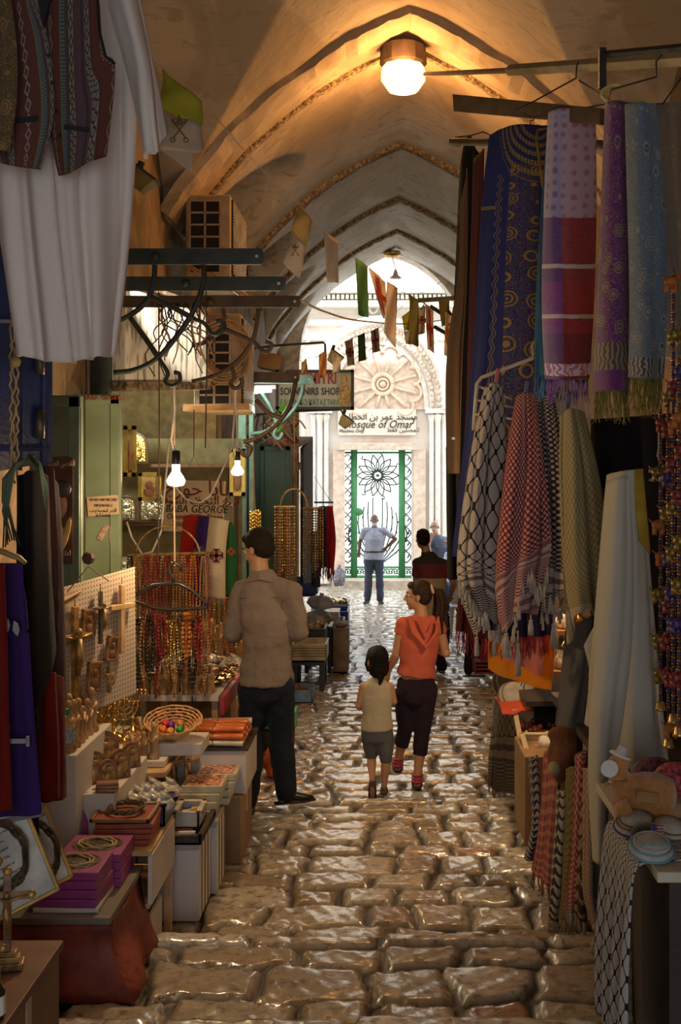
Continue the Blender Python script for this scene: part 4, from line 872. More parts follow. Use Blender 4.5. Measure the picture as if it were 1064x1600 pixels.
# crates and cartons
def tray(nm, px0, px1, Y0, Y1, z0, h, mat, lab, th=.012, x0=None, x1=None, cat='tray', lip=.012):
    x0 = (px0-600)*Y0/F if x0 is None else x0; x1 = (px1-600)*Y0/F if x1 is None else x1
    t = thing(nm, lab, cat, ((x0+x1)/2, (Y0+Y1)/2, z0)); b = MB(); cx_, cy = (x0+x1)/2, (Y0+Y1)/2
    b.box((cx_, cy, z0+th/2), (x1-x0, Y1-Y0, th))
    for x in (x0+th/2, x1-th/2): b.box((x, cy, z0+h/2), (th, Y1-Y0, h)).box((x, cy, z0+h), (th+lip, Y1-Y0+lip, th*.7))
    for y in (Y0+th/2, Y1-th/2): b.box((cx_, y, z0+h/2), (x1-x0, th, h)).box((cx_, y, z0+h), (x1-x0+lip, th+lip, th*.7))
    b.build('tray_body', mat, t, bevel=.002); return t, (x0, x1, Y0, Y1, z0+th)
def carton(px0, px1, Y0, Y1, z0, z1, mat, lab, tape=None, nm='cardboard_box', x0=None, x1=None, cat='box'):
    x0 = (px0-600)*Y0/F if x0 is None else x0; x1 = (px1-600)*Y0/F if x1 is None else x1
    t = thing(nm, lab, cat, ((x0+x1)/2, (Y0+Y1)/2, z0)); c = ((x0+x1)/2, (Y0+Y1)/2, (z0+z1)/2)
    MB().box(c, (x1-x0, Y1-Y0, z1-z0)).build('carton', mat, t, bevel=.004)
    MB().box((c[0], c[1], z1+.0015), (.045, Y1-Y0-.01, .002)).box((x1+.0015, c[1], (z0+z1)/2+.3*(z1-z0)), (.002, .045, (z1-z0)*.4)).build('packing_tape', tape or M('packing_tape', (.42, .34, .22), .35), t)
    return t
g8 = gz(6.8)
carton(820, 868, 6.25, 6.75, gz(6.5), -1.52, card, 'brown carton standing under the cream display trays', x1=1.25)
def tilt_tray(px, py, Y, w_, d, h, lab, mat, ang=.35):
    c = P(px, py, Y); t = thing('display_tray', lab, 'tray', c); Rm = Rx(ang); b = MB(); th = .01
    b.box(c+Rm @ Vector((0, 0, th/2)), (w_, d, th), Rm)
    for s in (-1, 1): b.box(c+Rm @ Vector((s*(w_-th)/2, 0, h/2)), (th, d, h), Rm).box(c+Rm @ Vector((0, s*(d-th)/2, h/2)), (w_, th, h), Rm).box(c+Rm @ Vector((s*w_/2, 0, h)), (.03, d+.02, .01), Rm).box(c+Rm @ Vector((0, s*d/2, h)), (w_+.03, .03, .01), Rm)
    b.build('tray_body', mat, t, bevel=.002); return c, Rm, t
crp = M('cream_tray', (.50, .40, .24), .4, var=.08)
c, Rm, _ = tilt_tray(843, 1152, 6.9, .27, .30, .09, 'upper cream plastic tray full of dark glossy beads', crp)
bm_ = M('amber_bead', (.10, .02, .012), .12)
rg = R(11); proto = None
def scatter(nm, lab, cat, group, n, c, Rm, wx, wy, z, make, seed=1, smin=.85, smax=1.15):
    """individual little things lying in a tray"""
    rg = R(seed); pr = None
    for i in range(n):
        o = make() if pr is None else dup(pr, (0, 0, 0)); pr = pr or o
        k = i/n; o.location = c+Rm @ Vector((rg.uniform(-wx, wx), rg.uniform(-wy, wy), z+rg.uniform(0, .012))); o.rotation_euler = (rg.uniform(-.15, .15), rg.uniform(-.15, .15), rg.uniform(0, 6.28)); s = rg.uniform(smin, smax); o.scale = (s,)*3
        tag(o, lab, cat, group)
scatter('bead', 'dark glossy amber bead lying in the upper cream tray', 'bead', 'amber beads in the cream tray', 42, c, Rm, .11, .13, .035, lambda: MB().ell((0, 0, 0), .019, 10).build('bead', bm_, smooth=True, origin=(0, 0, 0)), 3)
c, Rm, _ = tilt_tray(852, 1195, 6.55, .24, .26, .13, 'lower cream box with plastic bags of pink and white wares', crp, .2)
bagm = M('clear_bag_white', (.66, .60, .54), .25, var=.2, bump=.6, bs=60)
def bag(c, r, mat, lab, nm='plastic_bag', cat='bag', seed=0):
    rg = R(seed); b = MB(); c = Vector(c); b.ell(c, r, 20)
    for v in b.v: v += (v-c)*(.28*noise.noise(v*18+Vector((seed, 0, 0))))+(v-c)*(.15*noise.noise(v*45))
    b.tube([c+Vector((0, 0, r[2]*.8)), c+Vector((.01, 0, r[2]*1.3))], [.015, .03], 7)
    return tag(b.build(nm, mat, smooth=True), lab, cat)
bag(c+Vector((.02, -.02, .12)), (.07, .08, .05), bagm, 'clear bag of white wares topmost in the lower cream box', seed=1)
bag(c+Vector((-.05, -.07, .075)), (.06, .05, .035), M('pink_bag', (.60, .22, .24), .3, bump=.5), 'pink bag in the lower cream box', seed=2)
bag(c+Vector((.04, -.09, .07)), (.05, .045, .03), bagm, 'small white bag at the front of the lower cream box', seed=3)
t = thing('white_box', 'small white carton standing on the brown one', 'box', P(838, 1230, 6.3)); MB().box(P(845, 1212, 6.38), (.2, .22, .16)).build('carton', wcard, t, bevel=.004)
tag(sheet('dark_keffiyeh', [[(776, 1062, 8.0), (768, 1150, 7.9), (764, 1226, 7.8)], [(790, 1075, 7.7), (786, 1150, 7.6), (782, 1236, 7.5)], [(812, 1085, 7.5), (812, 1150, 7.4), (808, 1240, 7.3)]], keff('dim_keffiyeh', (.16, .13, .10), (.025, .02, .02), .62, True, .35), folds=3, amp=.03, ph=3, fr=(.06, 20, M('beige_fringe', (.3, .22, .14)), .004)), 'dark chequered keffiyeh hanging off the end of the hat table', 'scarf')
t = thing('display_table', 'black draped table carrying the stacked crocheted hats', 'table', (1.2, 7.6, gz(7.4))); MB().box((1.35, 7.35, -1.36), (1.0, .9, .03)).build('tabletop', dkw, t)
MB().box((1.37, 7.37, -1.36-.37), (.92, .82, .70)).build('drape', blackc, t)
tag(sheet('red_cloth', [[(772, 1090, 7.4), (780, 1100, 7.2), (786, 1118, 7.0)], [(800, 1086, 7.4), (808, 1096, 7.2), (816, 1112, 6.95)], [(832, 1088, 7.4), (838, 1094, 7.2), (846, 1104, 7.0)]], fabric('red_satin', (.50, .06, .02), rough=.5), folds=2, amp=.02, ph=1, nu=24, nv=16), 'red satin cloth lying under the crocheted hats', 'cloth')
for px, py, Y, r, mats, lab, tl in ((798, 1072, 7.5, .13, [M('black_crochet', (.02, .015, .015), .95, bump=.8, bs=300), br, br], 'black and brown patterned crocheted hat on the stack', (.9, .35)), (806, 1092, 7.3, .12, [wk, br, br], 'white crocheted hat with thin brown rings beside the red satin cloth', (.8, .3)), (830, 1088, 7.35, .12, [wk, navy, navy, navy], 'white crocheted hat with zigzag navy rings', (.9, .5)), (856, 1092, 7.45, .10, [wk, wk], 'plain cream crocheted hat at the end of the stack', (1.0, .4))):
    cap(px, py, Y, r, r*.55, mats, lab, tl, nm='crocheted_hat')
tag(MB().lathe([(.05, 0), (.06, .05), (.055, .09), (.03, .11)], P(790, 1062, 7.7), 12).build('red_fez', M('red_felt', (.30, .03, .02), .9), smooth=True), 'small red felt cap on top of the crocheted hats', 'hat')
# pottery and brassware glowing in the stall light behind
rg = R(21)
pot = [M('painted_pottery', (.42, .33, .22), .3, var=.9, scale=40), M('brass_ware', (.55, .34, .10), .25, .9), M('terracotta', (.50, .20, .08), .7), M('white_pottery', (.6, .52, .42), .4, var=.5, scale=40)]
pl_ = ['painted pottery jar', 'small brass pot', 'terracotta cup', 'white glazed pot']
t = thing('shelf', 'stepped wooden shelf of pottery lit warmly behind the grey cloth', 'shelf', (1.3, 7.0, -1.12))
for k in range(5): MB().box((1.29, 6.9, -1.10+.22*k), (.72, .95-.12*k, .025)).build('board', M('shelf_wood', (.30, .16, .06), .6), t)
MB().box((1.66, 6.9, -.66), (.03, .95, .95)).build('back_panel', M('shelf_wood', (.30, .16, .06)), t)
for k in range(5):
    for j in range(6):
        s = rg.uniform(.7, 1.1); q = rg.randrange(4); c = Vector((1.0+.02*k+.1*(j % 2), 6.52+.05*k+j*.12, -1.085+.22*k))
        o = MB().lathe([(.03*s, 0), (.05*s, .03*s), (.055*s, .06*s), (.03*s, .10*s), (.025*s, .12*s), (.032*s, .135*s), (.02*s, .13*s)], c, 14).build('pottery_jar', pot[q], smooth=True)
        tag(o, '%s, %s from the street on tier %s of the warmly lit shelf' % (pl_[q], NTH[j], ('one', 'two', 'three', 'four', 'five')[k]), 'jar', 'pottery on the stepped shelf row %d kind %d' % (k+1, q+1))
for i in range(16):
    c = Vector((1.08+.10*(i % 5), 5.75+.14*(i//5), -1.128)); s = rg.uniform(.7, 1.2)
    tag(MB().lathe([(.02*s, 0), (.035*s, .02*s), (.03*s, .05*s), (.015*s, .07*s), (.02*s, .085*s)], c, 10).build('brass_pot', pot[i % 2], smooth=True), '%s pot, %s in rank %s on the trestle behind the hanging scarves' % (('painted pottery', 'little brass')[i % 2], NTH[i % 5], ('one', 'two', 'three', 'four')[i//5]), 'pot', 'pots on the trestle kind %d' % (i % 2+1))
for (px, py, Y, lab) in ((758, 1040, 12.6, 'dark red plastic crate on the paving by the sneakers'), (760, 1018, 12.9, 'second dark red plastic crate stacked above the first')):
    t = thing('plastic_crate', lab, 'crate', P(px, py+9, Y)); c = P(px, py, Y); b = MB()
    for k in range(4): b.box(c+Vector((.05, 0, -.06+.04*k)), (.34, .24, .02))
    for sx in (-.12, 0.05, .22): b.box(c+Vector((sx, -.12, 0)), (.02, .015, .14)); b.box(c+Vector((sx, .12, 0)), (.02, .015, .14))
    b.build('crate_body', M('crate_red', (.16, .015, .015), .5), t)
# ================================================================ left stall
olw = M('olive_wood', (.42, .24, .10), .45, var=.5, scale=14); olw2 = M('dark_olive_wood', (.24, .12, .05), .45, var=.5, scale=14); brass = M('polished_brass', (.70, .46, .14), .22, 1, var=.15)
giltw = M('gilt_wood', (.34, .20, .06), .42, .3, var=.5, scale=25); lwood = M('light_wood', (.52, .32, .15), .5, var=.3, scale=6, bump=.2); paper = M('paper', (.7, .66, .58)); glassy = M('clear_plastic_wrap', (.55, .5, .42), .1, var=.5, scale=30, bump=.8, bs=50, spec=1)
# ---- cardboard box at the lower corner with gilt crucifixes
t = carton(0, 0, 2.72, 3.30, gz(3), -1.36, card, 'open brown cardboard box by the street with gilt crucifixes on its lid', x0=-1.42, x1=-.93)
tag(MB().box((-1.17, 3.0, -1.343), (.5, .62, .025)).build('lid_board', M('red_brown_board', (.22, .09, .05), .6), bevel=.004), 'reddish brown board lying over the cardboard box by the street', 'board')
def crucifix_stand():
    t = thing('crucifix', 'gilt crucifix on stepped base, front one on the reddish board', 'crucifix', (0, 0, 0)); L = dict(local=True)
    MB().box((0, 0, .012), (.11, .07, .024)).box((0, 0, .034), (.085, .055, .02)).box((0, 0, .052), (.06, .04, .016)).build('base', giltw, t, bevel=.003, **L)
    MB().box((0, 0, .19), (.026, .018, .27)).box((0, 0, .25), (.15, .018, .026)).build('cross', olw2, t, bevel=.003, **L)
    b = MB().tube([(0, -.018, .12), (.006, -.026, .16), (-.003, -.022, .20), (0, -.02, .235)], [.007, .010, .013, .009], 8).ell((0, -.024, .258), .012, 8)
    for s in (-1, 1): b.tube([(0, -.02, .238), (s*.035, -.02, .246), (s*.068, -.018, .256)], [.007, .005, .004], 6)
    b.build('figure', giltw, t, smooth=True, **L)
    for s in ((-.08, .25), (.08, .25), (0, .335)): MB().ell((s[0], 0, s[1]), .017, 8).build('finial', giltw, t, smooth=True, **L)
    return t
cx1 = crucifix_stand(); cx1.location = (-1.02, 3.12, -1.33); cx1.scale = (.78,)*3; cx1.rotation_euler = (0, 0, .2)
for loc, s, rz, lab in (((-1.00, 2.90, -1.33), .6, -.3, 'smaller gilt crucifix on the reddish board next to the bottle'), ((-1.16, 3.2, -1.33), 1.0, .4, 'tallest dark carved crucifix at the back of the reddish board')): dup(cx1, loc, rz, lab, s)
t = thing('bottle', 'small dark bottle with white cap and pale label at the corner', 'bottle', (-.955, 2.83, -1.33))
MB().lathe([(.022, 0), (.024, .005), (.024, .07), (.010, .09), (.010, .10)], (-.955, 2.83, -1.33), 16).build('glass_body', M('brown_glass', (.03, .02, .01), .1), t, smooth=True)
MB().lathe([(.0245, .012), (.0245, .058)], (-.955, 2.83, -1.33), 16).build('label', paper, t); MB().lathe([(.012, .098), (.012, .125), (.009, .128)], (-.955, 2.83, -1.33), 12).build('cap', M('white_cap', (.7, .7, .66), .4), t)
# ---- red cloth covered box with stacked gift boxes
redw = M('red_wrapping', (.22, .032, .014), .6, var=.35, scale=7, bump=1, bs=16)
b = MB(); rows = []
for j in range(9):
    z = -1.86+.262*j/8; row = []
    for (x, y) in [(-1.42, 4.60)]+[(-1.42+.445*i/8, 4.13) for i in range(9)]+[(-.975, 4.13+.49*i/8) for i in range(9)]+[(-1.42, 4.64)]:
        f = (1-j/8)**1.5*.07; n_ = noise.noise(Vector((x*6, y*6, z*5)))*.05; row.append(Vector((x+(f+n_)*(1 if x > -1.3 else 0), y-(f*.6+n_)*(1 if y < 4.2 else 0), z)))
    rows.append(row)
b.grid(rows); b.box((-1.2, 4.37, -1.60), (.44, .48, .02)); tag(b.build('covered_box', redw, smooth=True, solid=.006), 'low box wrapped in crumpled red cloth standing on the paving', 'box')
tag(MB().box((-1.22, 4.36, -1.575), (.50, .56, .025)).build('board', M('grey_board', (.16, .13, .10), .7), bevel=.003), 'worn grey board lying over the red wrapped box', 'board')
pur = M('purple_card', (.26, .035, .17), .45, var=.08); purd = M('purple_card_side', (.20, .03, .20), .5, var=.08)
def giftbox(label, loc, rz, win=True, w_=.235, d=.24, h=.031, mat=None, rot=None, group='purple gift boxes'):
    t = thing('gift_box', label, 'box', (0, 0, 0), group); L = dict(local=True)
    MB().box((0, 0, h/2), (w_, d, h)).build('box_body', mat or pur, t, bevel=.004, **L)
    if win:
        MB().lathe([(.085, h), (.085, h+.002), (.078, h+.0025)], (0, 0, 0), 32, sx=1.15, sy=1.05).build('window', M('dark_film', (.10, .08, .05), .08, var=.9, scale=40, spec=1), t, **L)
        b = MB(); rg = R(int(abs(loc[0])*999)); b.tube([Vector((.066*math.cos(a)*1.1, .066*math.sin(a), h+.004+.003*math.sin(a*7))) for a in [2*pi*i/40 for i in range(40)]], .006, 5, closed=True).tube([Vector((.058*math.cos(a+.4)*1.1, .058*math.sin(a), h+.006+.003*math.cos(a*5))) for a in [2*pi*i/40 for i in range(40)]], .005, 5, closed=True)
        b.build('thorn_wreath', M('straw_gold', (.34, .25, .12), .6), t, smooth=True, **L)
    t.location = loc; t.rotation_euler = rot or (0, 0, rz); return t
g = 'purple gift boxes'
for k, nm in enumerate(('bottom', 'second', 'third', 'top')):
    giftbox('%s purple gift box of the front stack%s' % (nm, ' with round film window' if k == 3 else ''), (-1.145+.003*(k % 2), 4.24, -1.543+.032*k), -.05+.02*k, k == 3)
tag(MB().box((-1.14, 4.24, -1.552), (.235, .24, .018)).build('flat_box', wcard, bevel=.003), 'flat white box under the front stack of purple boxes', 'box')
for k in (0, 1, 2, 4): giftbox('%s purple gift box of the rear stack%s' % (('lowest', 'second lowest', 'middle', 'highest', 'highest')[k], ' with round film window' if k == 4 else ''), (-1.12, 4.50, -1.562+.032*min(k, 3)), .03*(k % 2), k == 4)
redb = M('brick_red_card', (.26, .05, .02), .5)
for k in range(4): giftbox('%s brick red flat box under the framed thorn crown' % ('bottom', 'second', 'third', 'top')[k], (-1.07+.004*k, 4.78, -1.492+.0+.022*k), .02*k, False, h=.021, mat=redb, group='brick red boxes')
def frame(nm, label, w_, h, loc, rot, fmat, inner, make, cat='picture', fw=.012, d=.015):
    t = thing(nm, label, cat, (0, 0, 0)); L = dict(local=True); b = MB()
    for s in (-1, 1): b.box((s*(w_-fw)/2, 0, h/2), (fw, d, h)).box((0, 0, h/2+s*(h-fw)/2), (w_, d, fw))
    b.build('frame', fmat, t, bevel=.002, **L); MB().box((0, d*.2, h/2), (w_-fw, d*.4, h-fw)).build('picture', inner, t, **L)
    if make: make(t, w_, h, L)
    t.location = loc; t.rotation_euler = rot; return t
thorn = M('thorn_twigs', (.10, .06, .025), .7, var=.5, scale=30)
def wreath(t, w_, h, L, cx=0, cz=None, r=.09, dy=-.02, axis='y'):
    b = MB(); rg = R(4)
    for k in range(4):
        p = []
        for i in range(48):
            a = 2*pi*i/48; rr = r*(1+.10*math.sin(a*3+k*1.7)+.04*math.sin(a*7+k)); p.append(Vector((cx+rr*math.cos(a), dy-.008*math.sin(a*4+k*1.5), (cz or h/2)+rr*1.12*math.sin(a))))
        b.tube(p, .0045, 5, closed=True)
    for i in range(22):
        a = rg.uniform(0, 6.28); p = Vector((cx+r*math.cos(a), dy, (cz or h/2)+r*1.12*math.sin(a))); b.tube([p, p+Vector((rg.uniform(-.022, .022), -.012, rg.uniform(-.022, .022)))], [.003, .0005], 4)
    b.build('thorn_crown', thorn, t, **L)
def cert(t, w_, h, L):
    text('heading', 'CERTIFICATE OF ORIGIN', Vector((0, -.003, h*.86)), .018, M('grey_ink', (.12, .11, .10), .6, var=0), t)
    for i in range(7): text('text_line', ('This is to certify that the', 'crown of thorns', 'made in Jerusalem', 'of the Holy City', 'is the true copy of', 'the original crown', 'Jerusalem')[i], Vector((0, -.003, h*(.66-.07*i))), .011, M('grey_ink', (.12, .11, .10)), t)
    wreath(t, w_, h, L)
goldf = M('gold_frame', (.42, .25, .06), .35, .7)
fr1 = frame('framed_certificate', 'larger framed certificate with crown of thorns, leaning at the front', .27, .36, P(30, 1424, 3.55), (-.35, -.42, .25), goldf, paper, cert)
for o in fr1.children: o.location.x -= 0
fr2 = frame('framed_certificate', 'smaller framed certificate with crown of thorns beside the purple boxes', .20, .27, P(72, 1392, 3.9), (-.35, -.40, .25), goldf, paper, cert)
fr3 = frame('framed_thorn_crown', 'gold framed crown of thorns lying flat on the brick red boxes', .24, .25, (-1.09, 4.915, -1.215), (pi/2, 0, .05), M('brown_frame', (.22, .10, .03), .35), M('red_mount', (.25, .05, .03), .8), lambda t, w_, h, L: wreath(t, w_, h, L, r=.07))
fr3.rotation_euler = (pi/2*1.0, 0, .05); fr3.location = (-1.09, 4.67, -1.222)
fr3.rotation_euler = (-pi/2, 0, 0); fr3.location = (-1.07, 4.65, -1.390)
for i, (px, py, Y, lab) in enumerate(((104, 1340, 4.72, 'upright purple box with dark window nearer the street end'), (132, 1322, 4.95, 'upright purple box with torn corner and dark window beside the white plinth'))):
    t = thing('gift_box', lab, 'box', (0, 0, 0), 'purple gift boxes'); L = dict(local=True)
    MB().box((0, .035, .11), (.16, .07, .22)).build('box_body', pur, t, bevel=.005, **L); MB().box((0, -.002, .10), (.10, .004, .15)).build('window', M('dark_film', (.1, .08, .05)), t, bevel=.012, **L)
    t.location = P(px, py, Y); t.rotation_euler = (-.2, .05, .5); t.scale = (1.15,)*3
# ---- white shelf unit, drawer, blue crate
t = thing('shelf_unit', 'white panelled low shelf unit beside the red wrapped box', 'shelf', (-1.0, 5.0, -2.0))
MB().box((-.935, 4.85, -1.61), (.018, .50, .20)).build('side_panel', wcard, t, bevel=.003); MB().box((-1.03, 4.85, -1.505), (.20, .50, .02)).build('top_board', lwood, t); MB().box((-1.03, 4.85, -1.72), (.18, .48, .02)).build('shelf_board', lwood, t)
MB().box((-.95, 5.07, -1.86), (.03, .03, .28)).build('leg', lwood, t); MB().box((-1.09, 5.07, -1.86), (.03, .03, .28)).build('leg', lwood, t)
t = thing('drawer', 'open white wooden tray standing on the paving below the shelf unit', 'drawer', (-1.0, 4.85, -1.99))
b = MB()
for s in (-1, 1): b.box((-1.07+s*.10, 4.88, -1.90), (.012, .24, .17)).box((-1.07, 4.88+s*.12, -1.90), (.2, .012, .17))
b.box((-1.07, 4.88, -1.985), (.2, .24, .012)).build('drawer_box', wcard, t)
bluec = M('navy_plastic', (.025, .04, .09), .35)
t, q = tray('plastic_crate', 0, 0, 4.92, 5.12, -1.494, .09, bluec, 'navy blue plastic crate of packets on the white shelf unit', x0=-1.12, x1=-.935, cat='crate')
rg = R(31)
for i in range(7):
    o = bag((-1.09+.045*(i % 4), 4.98+.09*(i//4), -1.43+.006*i), (.045, .05, .03), glassy, 'clear cellophane packet, %s counted from the plinth in the navy blue crate' % NTH[i], nm='packet', cat='packet', seed=10+i); o['group'] = 'packets in the navy crate'
for i in range(2):
    o = bag((-1.07+.08*i, 5.30, -1.44), (.06, .06, .035), glassy, ('long glossy packet behind the navy crate', 'crumpled clear packet next to the light wicker tray')[i], nm='packet', cat='packet', seed=20+i)
tag(MB().box((-1.06, 5.30, -1.495), (.10, .26, .04)).build('flat_box', wcard, bevel=.003), 'flat white carton under the glossy packets', 'box')
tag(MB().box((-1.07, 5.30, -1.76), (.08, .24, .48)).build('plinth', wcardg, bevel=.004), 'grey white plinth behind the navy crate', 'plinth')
# ---- two rows of white cartons with small goods
for k, (y0, y1, lab) in enumerate(((5.18, 5.50, 'white carton column nearest the shelf unit, sides sagging'), (5.52, 5.80, 'white carton column behind, beside the tall brown box'))):
    x0, x1 = (-1.02, -.83) if k == 0 else (-1.0, -.80)
    t = thing('white_carton', lab, 'box', ((x0+x1)/2, y0, -2.0)); b = MB().box(((x0+x1)/2, (y0+y1)/2, -1.84), (x1-x0, y1-y0, .32)); b.build('lower_carton', wcard, t, bevel=.004)
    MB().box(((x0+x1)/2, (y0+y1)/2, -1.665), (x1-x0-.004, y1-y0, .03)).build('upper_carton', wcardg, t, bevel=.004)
    for j in range(3): MB().box((x1+.002, y0+.06+j*.09, -1.83), (.003, .003, .33)).build('seam', M('seam_brown', (.10, .06, .03), .8), t)
t, q = tray('goods_tray', 0, 0, 5.16, 5.62, -1.65, .04, dkw, 'dark wooden tray of rolls and beads on the white cartons', x0=-1.03, x1=-.82)
t, q = tray('plastic_basket', 0, 0, 5.30, 5.50, -1.62, .075, M('frosted_plastic', (.50, .45, .38), .3), 'white frosted plastic basket of small coloured rolls', x0=-.97, x1=-.85, cat='basket')
cols_ = [((.45, .05, .04), 'red'), ((.06, .08, .35), 'blue'), ((.60, .50, .30), 'cream'), ((.55, .25, .05), 'orange')]
for i in range(12):
    c, n_ = cols_[i % 4]; p = Vector((-.945+.033*(i % 3), 5.33+.042*(i//3), -1.575+.006*(i % 2)))
    tag(MB().tube([p, p+Vector((.03, .008, .003))], .010, 8).build('incense_roll', M('roll_'+n_, c, .4)), 'small %s paper roll, row %s of the white frosted basket' % (n_, ('one', 'two', 'three', 'four')[i//3]), 'roll', '%s rolls in the frosted basket' % n_)
for i in range(9):
    p = Vector((-1.0+.02*(i % 2), 5.2+.045*i, -1.625)); tag(MB().tube([p, p+Vector((.12, .01, 0))] if i < 3 else [p+Vector((.0, 0, .0)), p+Vector((.03, .01, .0))], .011, 7).build('wooden_flute', (olw, paper, redb)[i % 3]), ('carved olive wood', 'white paper', 'brick red')[i % 3]+' stick lying %s from the street in the dark goods tray' % NTH[i], 'stick', '%s sticks in the goods tray' % ('olive', 'paper', 'brick')[i % 3])
for i in range(8):
    y = 5.66+.0*i if i < 4 else 5.88; k = i % 4; z = -1.645+.035*k
    t = thing('picture_pack', '%s film wrapped picture pack of the %s pile on the white cartons' % (('lowest', 'second', 'third', 'top')[k], 'front' if i < 4 else 'rear'), 'packet', (-.9, y, z), 'picture packs on the white cartons')
    x = -.90+.01*k-(.02 if i < 4 else -.02)
    MB().box((x, y+.02*k, z+.017), (.20, .22, .033)).build('pack', M('cream_pack', (.5, .44, .30), .25), t, bevel=.003)
    if k == 3: MB().box((x, y+.06, z+.0345), (.17, .19, .002)).build('cover_picture', M('cover_print', (.50, .22, .12), .2, var=.9, scale=40), t)
# ---- tall brown box, white carton with incense packs
carton(0, 0, 5.95, 6.45, -2.0, -1.66, card, 'tall brown cardboard box standing on the paving by the man', x0=-.93, x1=-.74)
t = thing('white_carton', 'wide white carton full of rolled orange incense packs', 'box', (-.9, 6.3, -1.66)); MB().box((-.90, 6.27, -1.545), (.36, .5, .225)).build('carton', wcard, t, bevel=.004); MB().box((-.90, 6.27, -1.425), (.38, .52, .012)).build('rim', dkw, t)
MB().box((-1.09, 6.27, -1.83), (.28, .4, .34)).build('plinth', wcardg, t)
orng = M('orange_pack', (.50, .12, .03), .3, var=.2); n_ = 0
for lay in range(3):
    for i in range(5 if lay < 2 else 3):
        y = 6.08+.09*i; z = -1.40+.034*lay; t = thing('incense_pack', '%s pack of orange incense sticks in layer %s counted from the carton' % (('nearest', 'second', 'middle', 'fourth', 'furthest inside')[i], ('one', 'two', 'three', 'four')[lay]) if 0 else 'long orange incense pack tied with gold string, layer %s, slot %s from the street' % (('one', 'two', 'three', 'four')[lay], ('one', 'two', 'three', 'four', 'five')[i]), 'incense', (-.9, y, z), 'rolled incense packs on the wide carton')
        sk = rg.uniform(-.03, .03); MB().tube([(-1.06, y, z), (-.74, y+sk, z)], [(.026, .016), (.030, .018)], 10).build('roll', orng if (i+lay) % 5 else M('cream_pack', (.5, .44, .3)), t, smooth=True)
        for x in (-.98, -.90): MB().tube([(x, y+sk*.4+.031*math.cos(a), z+.019*math.sin(a)) for a in [2*pi*j/12 for j in range(12)]], .0025, 4, closed=True).build('gold_string', brass, t)
# ---- tiers with olive wood carvings
tag(MB().box((-1.36, 4.98, -1.56), (.22, .62, .86)).build('plinth', wcard, bevel=.004), 'taller white plinth under the bottle and brass figures', 'plinth')
tag(MB().box((-1.20, 5.12, -1.66), (.16, .66, .68)).build('plinth', wcard, bevel=.004), 'lower white plinth under the arched wooden plaques', 'plinth')
tag(MB().box((-1.16, 5.95, -1.405), (.26, 1.05, .025)).build('shelf_board', lwood, bevel=.003), 'light wooden plank carrying camels and carved animals', 'shelf')
tag(MB().box((-1.15, 5.62, -1.375), (.2, .22, .03)).build('flat_box', wcard, bevel=.003), 'flat white box on the plank under two carved figures', 'box')
tag(MB().box((-1.41, 5.9, -1.37), (.22, .8, .02)).build('shelf_board', lwood, bevel=.003), 'upper light wooden board under the brass menorahs', 'shelf')
for x, y, z0, z1 in ((-1.06, 6.4, -2, -1.42), (-1.44, 6.27, -2, -1.38), (-1.44, 5.55, -2, -1.38)): tag(MB().box((x, y, (z0+z1)/2), (.03, .03, z1-z0)).build('wooden_post', lwood), {(-1.06, 6.4): 'wooden post under the plank near the hanging crosses', (-1.44, 6.27): 'wooden post under the far end of the menorah board', (-1.44, 5.55): 'wooden post under the near end of the menorah board'}[(x, y)], 'post')
def camel_fig():
    b = MB(); b.tube([(-.03, 0, .045), (-.015, 0, .05), (0, 0, .062), (.015, 0, .05), (.035, 0, .045)], [.010, .015, .013, .015, .010], 8)
    b.tube([(-.03, 0, .045), (-.045, 0, .05), (-.052, 0, .07), (-.055, 0, .082)], [.010, .007, .006, .006], 7).tube([(-.052, 0, .082), (-.070, 0, .080)], [.008, .005], 7)
    for x in (-.026, .03):
        for y in (-.008, .008): b.tube([(x, y, .045), (x, y, .022), (x+.002, y, 0)], [.007, .004, .005], 6)
    return tag(b.build('camel_figurine', olw, smooth=True, origin=(0, 0, 0)), 'x', 'figurine', 'olive wood camels on the plank')
def saint_fig():
    b = MB().lathe([(.022, 0), (.024, .01), (.015, .03), (.018, .06), (.020, .085), (.010, .098), (.012, .112), (.009, .124), (.0, .128)], (0, 0, 0), 10, sy=.8)
    b.tube([(-.018, 0, .085), (-.014, -.016, .065), (.002, -.022, .07)], [.006, .005, .004], 6).tube([(.018, 0, .085), (.014, -.016, .065), (-.002, -.022, .07)], [.006, .005, .004], 6)
    return b.build('saint_figurine', olw, smooth=True, origin=(0, 0, 0))
cf = None; words = ('one', 'two', 'three', 'four', 'five', 'six', 'seven', 'eight', 'nine', 'ten', 'eleven', 'twelve')
for i in range(10):
    o = camel_fig() if cf is None else dup(cf, (0, 0, 0)); cf = cf or o; o.location = (-1.10-.11*(i % 2), 5.76+.085*(i//2)+.02*(i % 2), -1.392); o.scale = (1+.3*(i % 3),)*3; o.rotation_euler = (0, 0, .4*math.sin(i*2)-.5)
    o['label'] = 'carved wooden camel on the plank, %s row, place %s from the street end' % ('inner' if i % 2 else 'outer', words[i//2])
sf = None
def put_saints(spots, lab, grp, mats=None, s0=1.0):
    global sf
    for i, (x, y, z) in enumerate(spots):
        o = saint_fig() if sf is None else dup(sf, (0, 0, 0)); sf = sf or o; o.location = (x, y, z); o.scale = (s0*rg.uniform(.8, 1.35),)*3; o.rotation_euler = (0, 0, rg.uniform(-.9, .9)); tag(o, lab+', '+NTH[i]+' counted from the street', 'figurine', grp)
        if mats: o.data = o.data if o is sf else o.data
put_saints([(-1.16+.05*(i % 2), 5.56+.11*(i//2), -1.36) for i in range(3)], 'carved wooden figure on the flat white box', 'wooden figures on the flat box')
